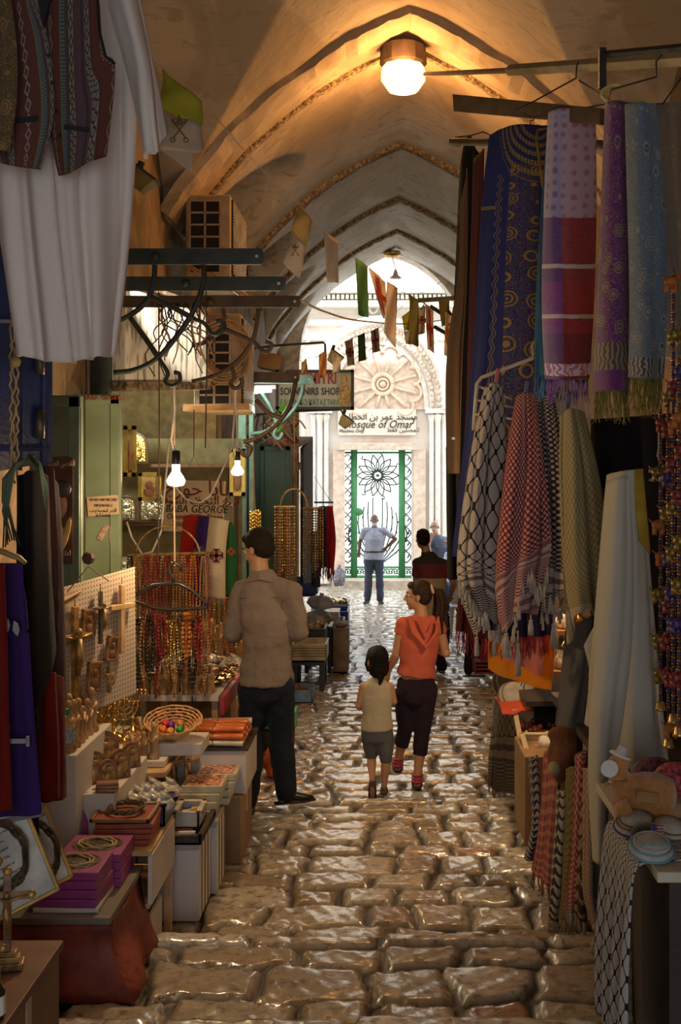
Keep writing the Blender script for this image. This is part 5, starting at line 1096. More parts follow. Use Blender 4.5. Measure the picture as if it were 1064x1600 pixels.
put_saints([(-1.42+.06*(i % 3), 4.74+.075*(i//3), -1.13) for i in range(18)], 'small carved figure on the taller white plinth', 'figures on the tall plinth', s0=1.25)
put_saints([(-1.46+.065*(i % 8), 6.60+.075*(i//8), -1.244) for i in range(24)], 'pale wooden figure below the pegboard corner', 'wooden figures below the bead strands', s0=1.0)
def plaque(s, lab, loc, rz):
    t = thing('arched_plaque', lab, 'plaque', (0, 0, 0), 'arched plaques'); L = dict(local=True)
    out = [Vector((-.04, 0, 0)), Vector((.04, 0, 0))]+[Vector((.04*math.cos(a), 0, .075+.04*math.sin(a))) for a in [pi*i/12 for i in range(13)]]
    MB().poly(out, (0, .022, 0)).build('panel', olw2, t, bevel=.002, **L)
    inn = [Vector((q.x*.7, -.002, .008+q.z*.8)) for q in out]; MB().poly(inn, (0, .004, 0)).build('picture', M('icon_print', (.38, .20, .08), .3, var=.9, scale=45), t, **L)
    b = MB().ell((0, -.006, .072), (.011, .005, .013), 8).ell((0, -.005, .04), (.018, .005, .026), 8); b.build('relief_figure', giltw, t, smooth=True, **L)
    t.location = loc; t.rotation_euler = (-.12, 0, rz); t.scale = (s,)*3
for i, (x, y, s, lab) in enumerate(((-1.17, 4.90, 1.0, 'small arched plaque at the near front of the lower plinth'), (-1.24, 4.95, 1.2, 'arched plaque behind the nearest one on the lower plinth'), (-1.15, 5.04, 1.1, 'arched plaque in the middle of the lower plinth'), (-1.24, 5.14, 1.6, 'large arched plaque at the back of the lower plinth'), (-1.14, 5.22, 1.0, 'small arched plaque furthest along the lower plinth'))): plaque(s, lab, (x, y, -1.319), .5)
for i in range(3): tag(MB().box((-1.16, 4.83, -1.31+.014*i), (.09, .05, .012), Rz(.1*i)).build('wooden_box', olw2, bevel=.003), ('lowest', 'middle', 'topmost')[i]+' dark flat wooden box at the edge of the lower plinth', 'box', 'flat wooden boxes')
t = thing('bottle', 'round oil bottle with green cap and blue label on the taller plinth', 'bottle', P(102, 1172, 4.72)); c = P(102, 1172, 4.72)+Vector((0, 0, .015))
MB().lathe([(.035, 0), (.04, .01), (.04, .09), (.014, .12), (.014, .135)], c, 16).build('glass_body', M('oil_glass', (.35, .25, .08), .1, spec=1), t, smooth=True); MB().lathe([(.041, .02), (.041, .08)], c, 16).build('label', M('blue_label', (.28, .33, .40), .5, var=.6, scale=60), t); MB().lathe([(.016, .132), (.016, .155), (.012, .158)], c, 12).build('cap', M('green_cap', (.02, .22, .05), .4), t)
# ---- menorahs
def menorah():
    t = thing('menorah', 'x', 'menorah', (0, 0, 0), 'brass menorahs'); L = dict(local=True)
    MB().lathe([(.035, 0), (.036, .006), (.012, .018), (.008, .05), (.010, .055), (.006, .07)], (0, 0, 0), 14).build('base', brass, t, smooth=True, **L)
    MB().tube([(0, 0, .06), (0, 0, .19)], .004, 7).build('stem', brass, t, **L)
    b = MB()
    for r in (.022, .042, .062): b.tube([(r*math.cos(a), 0, .175+r*1.15*math.sin(a)) for a in [pi+pi*i/14 for i in range(15)]], .0032, 6)
    b.build('arms', brass, t, smooth=True, **L); b = MB()
    for x in (-.062, -.042, -.022, 0, .022, .042, .062): b.lathe([(.003, 0), (.007, .008), (.007, .016), (.004, .016)], (x, 0, .175+(.012 if x == 0 else 0)), 8)
    b.build('candle_cups', brass, t, smooth=True, **L); return t
mn = None
for i, (x, y, s, rz, lab) in enumerate(((-1.34, 5.56, 1.4, .1, 'tall brass menorah nearest the taller plinth'), (-1.28, 5.66, 1.0, .5, 'small brass menorah in front of the tall one'), (-1.36, 5.78, 1.3, -.2, 'brass menorah in the middle of its board'), (-1.28, 5.9, 1.1, .4, 'brass menorah at the outer middle of its board'), (-1.36, 6.02, 1.4, .1, 'tall brass menorah beyond the middle one'), (-1.29, 6.15, 1.2, -.3, 'brass menorah at the far end of its board'))):
    o = menorah() if mn is None else dup(mn, (0, 0, 0)); mn = mn or o; o.location = (x-.05, y, -1.359); o.scale = (s,)*3; o.rotation_euler = (0, 0, rz); o['label'] = lab
# ---- goods table with red edge, basket of eggs, hanging crosses
t = thing('display_table', 'sloping goods table with red edge board and wooden legs', 'table', (-1.2, 7.0, -2.0))
MB().box((-1.22, 7.02, -1.26), (.56, .95, .03)).build('tabletop', wcard, t); MB().box((-.92, 7.02, -1.30), (.025, .98, .10)).build('edge_board', M('red_board', (.30, .025, .03), .5), t)
for x in (-1.42, -.97):
    for y in (6.62, 7.44): MB().box((x, y, -1.62), (.035, .035, .74)).build('leg', lwood, t)
MB().slab((-.90, 7.0, -1.34), (-.86, 7.0, -1.34), (-.78, 7.1, -1.99), (-.82, 7.1, -1.99), .03).build('brace', lwood, t)
for i in range(20):
    p = Vector((-1.38+.125*(i % 4)+.02*(i % 3), 6.86+.13*(i//4)+.03*(i % 2), -1.243)); k = i % 4
    m = (glassy, brass, lwood, M('amber_bead', (.1, .02, .01)))[k]; lab = ('clear packet of rosaries', 'brass dish of trinkets', 'pale wooden box with a small card', 'dish of dark amber beads')[k]
    if k == 1 or k == 3:
        t = thing('trinket_dish', lab+' on the red edged table, %s from the street' % NTH[i], 'dish', p, lab); MB().lathe([(.03, 0), (.055, .02), (.058, .024), (.03, .008)], p, 14).build('dish', brass, t, smooth=True)
        b = MB(); 
        for j in range(12): b.ell(p+Vector((rg.uniform(-.035, .035), rg.uniform(-.035, .035), .024+rg.uniform(0, .012))), .009, 6)
        q_ = b.build('trinkets', m if k == 3 else giltw, t, smooth=True); q_['kind'] = 'stuff'
    elif k == 0: o = bag(p+Vector((0, 0, .02)), (.055, .06, .028), m, lab+' on the red edged table, %s from the street' % NTH[i], nm='packet', cat='packet', seed=40+i); o['group'] = lab
    else: tag(MB().box(p+Vector((0, 0, .02)), (.09, .10, .04), Rz(.3*i)).build('wooden_box', m, bevel=.004), lab+' on the red edged table, %s from the street' % NTH[i], 'box', lab)
wic = M('wicker', (.46, .24, .09), .6, var=.4, scale=50); c = P(272, 1143, 5.72)
t = thing('wicker_basket', 'round shallow wicker basket of painted eggs tipped to the street', 'basket', c+Vector((0, 0, -.03))); Rm = Rx(.45); b = MB()
for k in range(7): b.tube([c+Rm @ Vector(((.07+.012*k)*math.cos(a), (.07+.012*k)*math.sin(a)*.8, .012*k+.002*math.sin(a*12+k*pi))) for a in [2*pi*j/36 for j in range(36)]], .0055, 5, closed=True)
for j in range(24): a = 2*pi*j/24; b.tube([c+Rm @ Vector(((.07+.012*k)*math.cos(a), (.07+.012*k)*math.sin(a)*.8, .012*k)) for k in (0, 3, 6)], .003, 4)
b.build('weave', wic, t); MB().lathe([(.075, -.004), (.075, .004)], c, 20, R=Rm, sy=.8).build('bottom', wic, t)
for i, (x, y, cc, n_) in enumerate(((-.05, -.02, (.65, .18, .03), 'orange'), (-.015, .02, (.22, .03, .22), 'violet'), (-.01, -.035, (.65, .30, .05), 'amber'), (.035, -.02, (.02, .30, .06), 'green'), (.03, .025, (.60, .22, .05), 'copper'), (-.045, .03, (.6, .05, .03), 'red'))):
    tag(MB().ell(c+Rm @ Vector((x, y, .028)), (.021, .021, .027), 12, R=Rm @ Rx(1)).build('painted_egg', M('egg_'+n_, cc, .12, var=.5, scale=50), smooth=True), 'glossy %s painted egg in the wicker basket' % n_, 'egg', 'painted eggs in the basket')
tag(MB().box(c+Vector((0, .04, -.07)), (.30, .26, .06)).build('carton', wcard, bevel=.004), 'white carton end holding up the wicker basket', 'box')
def wcross(px, py, Y, h, lab, w_=.035, nm='wooden_cross', m=None, fig=True, rz=.3):
    c = P(px, py, Y); t = thing(nm, lab, 'cross', c-Vector((0, 0, h))); Rm = Rz(rz); k = h/.3
    MB().box(c+Vector((0, 0, -h/2)), (w_, .018, h), Rm).box(c+Vector((0, 0, -h*.32)), (h*.5, .02, w_*.9), Rm).build('cross_body', m or olw, t, bevel=.003)
    if fig:
        b = MB().tube([c+Rm @ Vector((0, -.018, -h*.72)), c+Rm @ Vector((.006*k, -.024, -h*.55)), c+Rm @ Vector((0, -.02, -h*.34))], [.007*k, .012*k, .013*k], 7).ell(c+Rm @ Vector((0, -.024, -h*.26)), .012*k, 8)
        for s in (-1, 1): b.tube([c+Rm @ Vector((0, -.02, -h*.34)), c+Rm @ Vector((s*h*.2, -.018, -h*.30))], .005*k, 5)
        b.build('figure', m and giltw or olw2, t, smooth=True)
    MB().tube([c, c+Vector((0, 0, .03))], .002, 4).build('cord', M('dark_string', (.1, .05, .03)), t)
    return t
wcross(268, 1170, 5.9, .24, 'wooden cross with knobbed arms hanging before the plank'); wcross(294, 1165, 6.0, .24, 'wooden crucifix hanging by the incense carton')
# ---- pegboard
pbm = NT('pegboard_paint', .6); v_ = pbm.xyz(pbm.co('UV')); 
hx = pbm.ma('SUBTRACT', pbm.ma('FRACT', pbm.ma('MULTIPLY', v_[0], 46)), .5); hy = pbm.ma('SUBTRACT', pbm.ma('FRACT', pbm.ma('MULTIPLY', v_[1], 46)), .5)
hole = pbm.ma('LESS_THAN', pbm.ma('ADD', pbm.ma('MULTIPLY', hx, hx), pbm.ma('MULTIPLY', hy, hy)), .035); pbm.col(pbm.mix(hole, (.50, .40, .30), (.10, .06, .04)))
PB0, PB1, PB2, PB3 = P(88, 921, 5.0), P(210, 886, 5.45), P(212, 1083, 5.45), P(90, 1132, 5.0)
b = MB(); nrm = (PB1-PB0).cross(PB3-PB0).normalized(); b.add([PB0, PB1, PB2, PB3], [(0, 1, 2, 3)]); b.uv = {0: (0, 0), 1: (.6, 0), 2: (.6, .6), 3: (0, .6)}
tag(b.build('pegboard', pbm.m, solid=.008), 'cream perforated pegboard hung with crosses and icons', 'pegboard')
def onpb(u, v, d=.02): p = PB0.lerp(PB1, u).lerp(PB3.lerp(PB2, u), v); return p+Vector((.55, -1, 0)).normalized()*d
az = math.atan2((PB1-PB0).y, (PB1-PB0).x); wire = M('steel_wire', (.4, .38, .34), .3, .9)
def pegicon(u, v, w_, h, lab, tilt=0):
    c = onpb(u, v, .03); t = frame('icon_picture', lab, w_, h, c-Vector((0, 0, h)), (0, tilt, az), olw2, M('icon_print', (.38, .2, .08)), None, cat='icon', fw=.012, d=.018)
    L = dict(local=True); b = MB().ell((0, -.008, h*.62), (w_*.15, .004, h*.13), 10).ell((0, -.007, h*.28), (w_*.28, .004, h*.20), 10); b.build('painted_figure', M('icon_figure', (.16, .07, .04), .5), t, smooth=True, **L)
    MB().lathe([(w_*.24, 0), (w_*.24, .001)], (0, -.003, h*.62), 20, R=Rx(pi/2)).build('halo', M('halo_gold', (.65, .45, .12), .3, .8), t, **L)
pegicon(.36, .21, .085, .12, 'small framed icon hanging at the top of the pegboard', .06); pegicon(.64, .47, .075, .115, 'dark framed icon in the centre of the pegboard', .2); pegicon(.42, .62, .09, .135, 'framed icon of a haloed face hanging lowest on the pegboard', .1)
def pc(u, v): p = onpb(u, v, .03); return (p.x*F/p.y+600, 745-p.z*F/p.y, p.y)
wcross(*pc(.80, .10), .32, 'plain light wooden cross with square arms on the pegboard', .028, fig=False, m=lwood, rz=az)
wcross(*pc(.52, .10), .24, 'ornate silver and red crucifix on the pegboard', .016, m=M('old_silver', (.28, .26, .20), .3, .8), rz=az)
wcross(*pc(.20, .16), .42, 'large carved gilt crucifix on the near side of the pegboard', .034, m=giltw, rz=az); wcross(*pc(.62, .70), .12, 'tiny gilt crucifix at the bottom of the pegboard', .018, m=giltw, rz=az+.3)
t = thing('scroll_picture', 'pale scroll print on a wooden rod behind the gilt crucifix', 'picture', onpb(.08, .3)); MB().tube([onpb(.0, .10, .02), onpb(.28, .06, .02)], .008, 8).build('rod', lwood, t); MB().slab(onpb(.02, .11, .012), onpb(.26, .07, .012), onpb(.26, .42, .012), onpb(.02, .46, .012), .003).build('print', M('faded_print', (.50, .36, .22), .6, var=.5, scale=12), t)
b = MB()
for u, v in ((.52, .07), (.79, .05)): b.tube([onpb(u, v-.06, .005), onpb(u, v, .02), onpb(u+.03, v+.01, .03)], .003, 5)
tag(MB().tube([P(105, 925, 4.98), P(138, 885, 5.1), P(170, 908, 5.15)], .003, 5).ell(P(138, 872, 5.1), .03, 8).build('cord', M('dark_string', (.1, .05, .03))), 'knotted dark cord tying the pegboard to the door bolt', 'cord')
# ---- strands of beads on a rack, stoles, black coat hanger, signboard
t = thing('necklace_rack', 'brass hoop rack carrying the curtain of bead strands', 'rack', P(262, 868, 6.7))
MB().tube([P(200, 868, 6.75), P(325, 864, 6.65)], .008, 8).build('bar', giltw, t); MB().tube([P(262+50*math.cos(a), 868-46*math.sin(a), 6.7) for a in [pi*i/16 for i in range(17)]], .006, 6).build('hoop', giltw, t, smooth=True)
bead = [M('bead_'+n, c, .15, mt) for n, c, mt in (('garnet', (.20, .015, .015), 0), ('olivewood', (.36, .19, .08), 0), ('pearl', (.5, .42, .30), .2), ('black', (.015, .012, .012), 0), ('amber', (.45, .14, .02), 0), ('gold', (.55, .36, .10), .8))]
bn = ('garnet red', 'olive wood', 'pearl', 'black', 'amber', 'golden')
def strand(x, y, z, L, mi, r, lab, grp, rz=0, dbl=True):
    b = MB(); n = int(L/(r*2.1)); w_ = .018
    for s in ((-1, 1) if dbl else (0,)):
        for i in range(n):
            k = i/n; b.ell((x+s*w_*math.sin(pi*min(1, k*1.05+.05))**.5, y+s*.006, z-i*r*2.1), r, 5)
    b.tube([(x, y, z+.004), (x, y, z-L), (x, y, z-L-.05)], [.002, .002, .006], 5)
    if dbl: b.tube([(x-w_*.5, y, z), (x+w_*.5, y, z)], .003, 4).tube([(x-w_*.5, y, z-L+r), (x+w_*.5, y, z-L+r)], .003, 4)
    return tag(b.build('bead_strand', bead[mi], smooth=True), lab, 'beads', grp)
rg = R(77)
for i in range(24):
    px = 203+5.2*i; p = P(px, 870, 6.72+.05*math.sin(i*2.2)); mi = (3, 4, 1, 5, 1, 0, 1, 4, 0, 3, 1, 0)[i % 12]; L = rg.uniform(.48, .72)
    strand(p.x, p.y, p.z, L, mi, rg.uniform(.006, .009), '%s bead strand, %s on the hoop rack counted from the pegboard' % (bn[mi], NTH[i]), '%s strands on the hoop rack' % bn[mi])
for i in range(12):
    px = 215+9.5*i; p = P(px, 962+rg.uniform(-8, 10), 6.35+.06*math.sin(i*3)); mi = (3, 1, 3, 0, 0, 5, 5, 3, 4, 3, 0, 1)[i]
    strand(p.x, p.y, p.z, rg.uniform(.26, .42), mi, rg.uniform(.008, .013), '%s large bead rosary, %s counted from the pegboard below the coat hanger' % (bn[mi], NTH[i]), '%s rosaries below the coat hanger' % bn[mi])
for i in range(9):
    p = P(330+8*i, 930+rg.uniform(-6, 6), 7.9); mi = (4, 5, 1, 4, 0, 5, 4, 1, 5)[i]
    strand(p.x, p.y, p.z, rg.uniform(.35, .55), mi, .009, '%s bead strand below the stoles, %s counted from the bead rack' % (bn[mi], NTH[i]), '%s strands by the stoles' % bn[mi])
hg = M('black_plastic', (.03, .022, .018), .25); c = lambda px, py, Y=6.2: P(px, py, Y)
t = thing('coat_hanger', 'empty black plastic coat hanger hanging before the bead curtain', 'hanger', c(265, 950))
MB().tube([c(283, 893), c(282, 884), c(272, 879), c(265, 884), c(264, 893), c(270, 900), c(271, 912)], .010, 8).build('hook', hg, t, smooth=True)
MB().tube([c(271, 912), c(240, 915), c(207, 932), c(208, 938), c(240, 950), c(265, 953), c(300, 951), c(323, 949), c(322, 942), c(300, 922), c(280, 912)], .011, 8, closed=True).build('frame', hg, t, smooth=True)
tag(MB().tube([P(273, 600, 6.25), P(272, 750, 6.2), P(273, 884, 6.2)], .005, 6).build('hanging_wire', M('pale_wire', (.55, .38, .25), .4)), 'straight pale wire from the iron hook down to the black coat hanger', 'wire')
tag(MB().tube([P(264, 690, 6.8), P(258, 760, 6.8), P(252, 830, 6.8), P(238, 862, 6.8), P(222, 866, 6.8), P(206, 840, 6.8), P(198, 815, 6.8)], .006, 6).build('cable', M('white_cable', (.6, .55, .48)), smooth=True), 'loose white cable looping down beside the hoop rack', 'cable')
tag(MB().tube([P(275, 762, 7.0), P(290, 780, 7.1), P(312, 786, 7.2), P(328, 775, 7.3), P(345, 740, 7.4), P(362, 700, 7.5), P(366, 650, 7.6), P(368, 600, 7.7)], .006, 6).build('cable', M('white_cable', (.6, .55, .48)), smooth=True), 'white cable sagging across the lettered signboard', 'cable')
# stoles
def jcross(c, s, mat, parent, rot=0):
    b = MB(); th = .004; 
    b.box(c, (s*.22, th, s*.9)).box(c, (s*.9, th, s*.22))
    for a in range(4): d = Vector((math.cos(a*pi/2), 0, math.sin(a*pi/2))); n_ = Vector((-d.z, 0, d.x)); b.box(c+d*s*.45, (abs(d.x)*s*.12+abs(n_.x)*s*.5, th, abs(d.z)*s*.12+abs(n_.z)*s*.5))
    for x in (-1, 1):
        for z in (-1, 1): q = c+Vector((x*s*.27, 0, z*s*.27)); b.box(q, (s*.16, th, s*.05)).box(q, (s*.05, th, s*.16))
    return b.build('cross_emblem', mat, parent)
st_ = [('red_stole', [(288, 806), (282, 850), (276, 905)], [(314, 804), (308, 850), (302, 910)], 7.75, (.38, .02, .012), 'red stole hanging by the cream one over the signboard'), ('purple_stole', [(310, 806), (304, 860), (300, 950)], [(330, 808), (326, 860), (324, 955)], 7.65, (.035, .015, .11), 'purple stole with faint cross between red and cream ones'),
 ('cream_stole', [(328, 808), (322, 860), (315, 933)], [(357, 814), (352, 860), (351, 936)], 7.5, (.62, .50, .34), 'cream stole embroidered with a dark red cross'), ('green_stole', [(356, 814), (352, 860), (351, 930)], [(364, 820), (368, 860), (368, 932)], 7.6, (.02, .11, .035), 'green stole hanging behind the cream one')]
for nm, a, b_, Y, colr, lab in st_:
    o = sheet(nm, [[(p[0], p[1], Y) for p in a], [((p[0]+q[0])/2, (p[1]+q[1])/2-1, Y-.06) for p, q in zip(a, b_)], [(q[0], q[1], Y) for q in b_]], fabric(nm, colr, rough=.7), folds=1, amp=.012, th=.012, nu=14, nv=24, fr=(.04, 20, M('cream_fringe', (.34, .28, .2)), .003) if nm == 'cream_stole' else None); tag(o, lab, 'stole')
    if nm == 'cream_stole': jcross(P(338, 868, 7.38), .085, M('dark_red_thread', (.14, .012, .02), .8, var=0), o)
    if nm == 'purple_stole': jcross(P(312, 862, 7.54), .07, M('lilac_thread', (.16, .14, .25), .8, var=0), o)
    if nm == 'green_stole': jcross(P(361, 862, 7.5), .05, M('orange_thread', (.4, .10, .03), .8, var=0), o)
# handwritten signboard
SY = 8.1; t = thing('signboard', 'cream signboard with red handwritten lettering hung inside the shop', 'sign', P(305, 832, SY))
MB().slab(P(262, 750, SY), P(353, 752, SY-.3), P(349, 832, SY-.3), P(258, 830, SY), -.02).build('board', M('cream_sign', (.62, .48, .34), .5, var=.08), t); redi = M('red_brown_paint', (.16, .02, .012), .5, var=0); rz = -math.atan2(.3, .40)*1.0
def sgt(b_, px, py, s, m=redi, nm='lettering', sx=1, sh=0): text(nm, b_, P(px, py, SY-.185), s, m, t, rot=(pi/2, 0, rz*.9), sx=sx, shear=sh, ext=.002)
sgt(arabic('بابا جورج'), 306, 774, .145, nm='arabic_lettering', sx=1.2); sgt(arabic('لبيع التحف الشرقية'), 306, 788, .085, nm='arabic_lettering', sx=1.2); sgt('BABA GEORGE', 306, 801, .075, M('dark_green_paint', (.02, .035, .02), .5, var=0), sx=1.15, sh=.2)
sgt('Oriental        Store', 303, 812, .06, sx=1.1, sh=.2); sgt('Souvenirs', 290, 822, .06, sx=1.1, sh=.2)
tag(MB().tube([P(285, 750, SY-.1), P(303, 712, SY-.1), P(325, 750, SY-.15)], .002, 4).tube([P(303, 712, SY-.1), P(303, 640, SY-.1)], .004, 5).build('cord_triangle', M('dark_string', (.1, .05, .03))), 'thin cord triangle holding the handwritten signboard', 'cord')
# ---- shop interior: shelves with icons
struct(MB().box((-2.4, 9.7, -2.42), (1.5, 5.4, .08)).build('floor_shop', M('shop_tiles', (.22, .15, .09), .5)))
struct(MB().box((-1.92, 2.3, -1.95), (.34, 9.4, .4)).build('baseboard_left', wall_plaster()))
t = thing('icon_shelf', 'dark shelves at the back of the lit shop holding icons', 'shelf', (-2.3, 10.2, -2.35))
for z in (-1.5, -.95, -.42, .10): MB().box((-2.2, 10.4, z), (1.7, .3, .03)).build('shelf_board', M('shelf_dark', (.10, .05, .025), .5), t)
MB().box((-2.2, 10.58, -1.0), (1.8, .04, 2.7)).build('back_panel', M('shelf_back', (.12, .10, .05), .7), t)
for x in (-3.05, -1.35): MB().box((x, 10.4, -1.05), (.03, .3, 2.6)).build('side_panel', M('shelf_dark', (.10, .05, .025)), t)
silver = M('silver_relief', (.45, .45, .38), .25, .9, var=.5, scale=30, bump=1, bs=60)
def arch_icon(x, z, s, lab, Y=10.2, inner=silver, fm=None):
    t = thing('arched_icon', lab, 'icon', (x, Y, z)); out = lambda k: [Vector((-.11*k, 0, .11*(1-k))), Vector((.11*k, 0, .11*(1-k)))]+[Vector((.11*k*math.cos(a), 0, .17+.11*k*math.sin(a))) for a in [pi*i/16 for i in range(17)]]
    c = Vector((x, Y, z)); MB().poly([c+q*s for q in out(1)], (0, .03, 0)).build('frame', fm or M('dark_frame', (.06, .03, .02), .3), t, bevel=.004); MB().poly([c+Vector((0, -.006, 0))+q*s for q in out(.78)], (0, .01, 0)).build('panel', inner, t)
    MB().ell(c+Vector((0, -.01, .17*s)), (.035*s, .012, .04*s), 10).ell(c+Vector((0, -.01, .09*s)), (.06*s, .012, .07*s), 10).ell(c+Vector((.03*s, -.014, .13*s)), (.022*s, .01, .025*s), 8).build('relief_figures', inner, t, smooth=True)
arch_icon(-2.05, -.475+.07, 1.15, 'larger arched silver icon on the shop shelf'); arch_icon(-2.28, -.405, .85, 'small arched silver icon beside the larger one'); arch_icon(-2.30, -.935, .9, 'arched silver icon on the shelf below', 10.2); arch_icon(-1.62, -.935, .9, 'arched silver icon below the signboard', 10.2)
arch_icon(-2.55, .115, 1.1, 'silver arched icon on the highest shop shelf'); arch_icon(-2.2, .115, 1.0, 'arched gilt icon on the highest shop shelf', 10.2, M('gold_relief', (.55, .38, .12), .25, .9, bump=1))
def sq_icon(px, py, Y, w_, h, lab): t = frame('icon_picture', lab, w_, h, P(px, py, Y), (0, 0, 0), M('lime_gold_frame', (.30, .24, .06), .35, .5), M('icon_ground', (.40, .30, .12), .5, var=.3), None, cat='icon', fw=.035, d=.03); MB().ell((0, -.012, h*.55), (w_*.16, .006, h*.16), 10).ell((.03, -.012, h*.40), (w_*.10, .006, h*.1), 10).ell((0, -.01, h*.3), (w_*.24, .006, h*.2), 10).build('painted_figures', M('icon_figure', (.16, .07, .04)), t, smooth=True, local=True)
sq_icon(234, 783, 9.6, .19, .24, 'square gold framed mother and child icon in the lit shop'); sq_icon(371, 775, 10.2, .14, .42, 'tall gold framed icon beside the second bulb'); sq_icon(203, 745, 9.0, .10, .40, 'narrow ornate gilt frame at the edge of the green door')
for i in range(10):
    p = Vector((-2.75+.17*i, 10.25, -1.48)); tag(MB().lathe([(.04, 0), (.05, .05), (.03, .12), (.035, .16), (.02, .16)], p, 12).build('oil_lamp', (brass, silver)[i % 2], smooth=True), '%s vessel, %s along the lowest shop shelf' % (('brass', 'silver')[i % 2], NTH[i]), 'vessel', '%s vessels on the lowest shelf' % ('brass', 'silver')[i % 2])
# table behind the man: shells, dishes and packets
t = thing('display_table', 'brown counter of shell dishes between bead strands and the man', 'table', (-1.25, 8.5, gz(8.5))); MB().box((-1.28, 8.35, -1.33), (.62, 1.5, .04)).build('tabletop', dkw, t); MB().box((-1.3, 8.35, -1.33-.40), (.56, 1.4, .78)).build('cabinet', M('brown_cabinet', (.14, .08, .04), .6), t)
for i in range(8):
    p = Vector((-1.42+.2*(i % 3), 7.75+.18*(i//3), -1.305)); 
    if i % 2: tag(MB().lathe([(.03, 0), (.08, .03), (.085, .035), (.03, .012)], p, 18, sx=1.3).build('shell_dish', M('mother_of_pearl', (.6, .55, .42), .12, .3, var=.4, scale=12), smooth=True), 'shining mother of pearl dish, %s on the brown counter from the street' % NTH[i], 'dish', 'pearl dishes on the counter')
    else: o = bag(p+Vector((0, 0, .045)), (.08, .08, .05), glassy, 'glossy clear packet, %s on the brown counter from the street' % NTH[i], nm='packet', cat='packet', seed=60+i); o['group'] = 'packets on the brown counter'
put_saints([(-1.45+.075*(i % 6), 8.5+.12*(i//6), -1.31) for i in range(18)], 'carved wooden figure on the far part of the brown counter', 'figures on the brown counter', s0=1.5)
# ================================================================ doors, poster and dark garments at the outer edge
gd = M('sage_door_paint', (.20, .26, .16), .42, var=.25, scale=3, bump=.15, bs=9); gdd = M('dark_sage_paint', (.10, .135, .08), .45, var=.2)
def leaf(nm, lab, x0, x1, Y, z0, z1, m, th=.04, panel=True):
    t = thing(nm, lab, 'door', ((x0+x1)/2, Y, z0)); cx_ = (x0+x1)/2; w_ = x1-x0
    MB().box((cx_, Y, (z0+z1)/2), (w_, th, z1-z0)).build('leaf', m, t, bevel=.004)
    if panel:
        for s in (-1, 1): MB().box((cx_+s*(w_/2-.03), Y-th/2-.006, (z0+z1)/2), (.05, .014, z1-z0)).build('stile', m, t, bevel=.003)
        MB().box((cx_, Y-th/2-.006, z1-.03), (w_, .014, .05)).build('rail', m, t, bevel=.003)
    return t
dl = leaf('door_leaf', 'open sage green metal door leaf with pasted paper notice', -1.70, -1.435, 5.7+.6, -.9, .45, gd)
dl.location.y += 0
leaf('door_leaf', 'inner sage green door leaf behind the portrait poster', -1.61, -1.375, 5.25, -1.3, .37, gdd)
MB().tube([P(130, 612, 6.2), P(130, 880, 6.2)], .012, 8).build('bolt_bar', iron, dl)
text('red_lettering', 'BABA GEORGE', P(163, 625, 6.26), .034, M('faded_red_paint', (.32, .05, .02), .6, var=0), dl)
MB().box(P(161, 790, 6.265), (.17, .003, .105), Ry(-.08)).build('paper_notice', M('notice_paper', (.62, .44, .26), .7, var=.1), dl)
for i, s in enumerate(('THE HOLY LAND WELCOMES', 'POPE JOHN PAUL II')): text('notice_lettering', s, P(161, 783+9*i, 6.26), .022, blk, dl, ext=.001, sx=.52)
for i in range(2): text('notice_arabic_lettering', arabic(('الارض المقدسة ترحب', 'بقداسة البابا')[i]), P(161, 800+7*i, 6.26), .028, blk, dl, ext=.001, sx=.6)
MB().box(P(161, 832, 6.27), (.03, .002, .09), Ry(.5)).box(P(175, 834, 6.27), (.028, .002, .09)).build('torn_sticker', M('sticker_pink', (.50, .30, .22), .7, var=.4, scale=40), dl)
# portrait poster
t = thing('poster', 'glossy brown portrait poster on the dark green door leaf', 'poster', P(94, 880, 5.19))
MB().box(P(94, 798, 5.19), (.115, .006, .48)).build('sheet', M('poster_brown', (.07, .03, .015), .25, var=.3), t); 
b = MB().ell(P(93, 790, 5.18), (.038, .006, .06), 14).ell(P(90, 835, 5.18), (.034, .005, .05), 12); b.build('portrait_face', M('poster_flesh', (.36, .13, .05), .4, var=.3), t, smooth=True)
MB().ell(P(97, 764, 5.175), (.042, .005, .04), 12).build('portrait_hat', M('poster_dark', (.03, .02, .018), .4), t, smooth=True); MB().ell(P(103, 835, 5.172), (.015, .004, .08), 10, R=Ry(.25)).build('portrait_sash', M('poster_gold', (.45, .28, .08), .4), t, smooth=True)
text('arabic_lettering', arabic('القدس العربية'), P(94, 728, 5.18), .034, M('poster_text', (.4, .3, .2), .5, var=0), t, sx=.7); text('arabic_lettering', arabic('اهلا وسهلا'), P(94, 868, 5.18), .034, M('poster_text', (.4, .3, .2)), t, sx=.7)
# blue metal door
bd = M('blue_door_paint', (.012, .022, .085), .4, var=.4, scale=4, bump=.2)
t = thing('metal_door', 'tall dark blue panelled metal door behind the white robe', 'door', P(30, 730, 4.4))
MB().slab(P(-60, 100, 4.3), P(76, 150, 4.5), P(76, 722, 4.5), P(-60, 745, 4.3), -.04).build('leaf', bd, t)
for px in (4, 30, 70): MB().tube([P(px, 120, 4.36+.001*px), P(px, 735, 4.36+.001*px)], .012, 6).build('stile', bd, t)
for py in (500, 700): MB().tube([P(-40, py, 4.3), P(76, py, 4.44)], .014, 6).build('rail', bd, t)
for py in (540, 640): MB().tube([P(62, py, 4.4), P(62, py+45, 4.4)], .02, 8).build('hinge', iron, t, smooth=True)
b = MB(); rg = R(9)
for k in range(3): b.tube([P(22+6*math.sin(y*.05+k*2)+2*math.sin(y*.31+k), y, 4.2) for y in range(395, 760, 9)], .0045, 5)
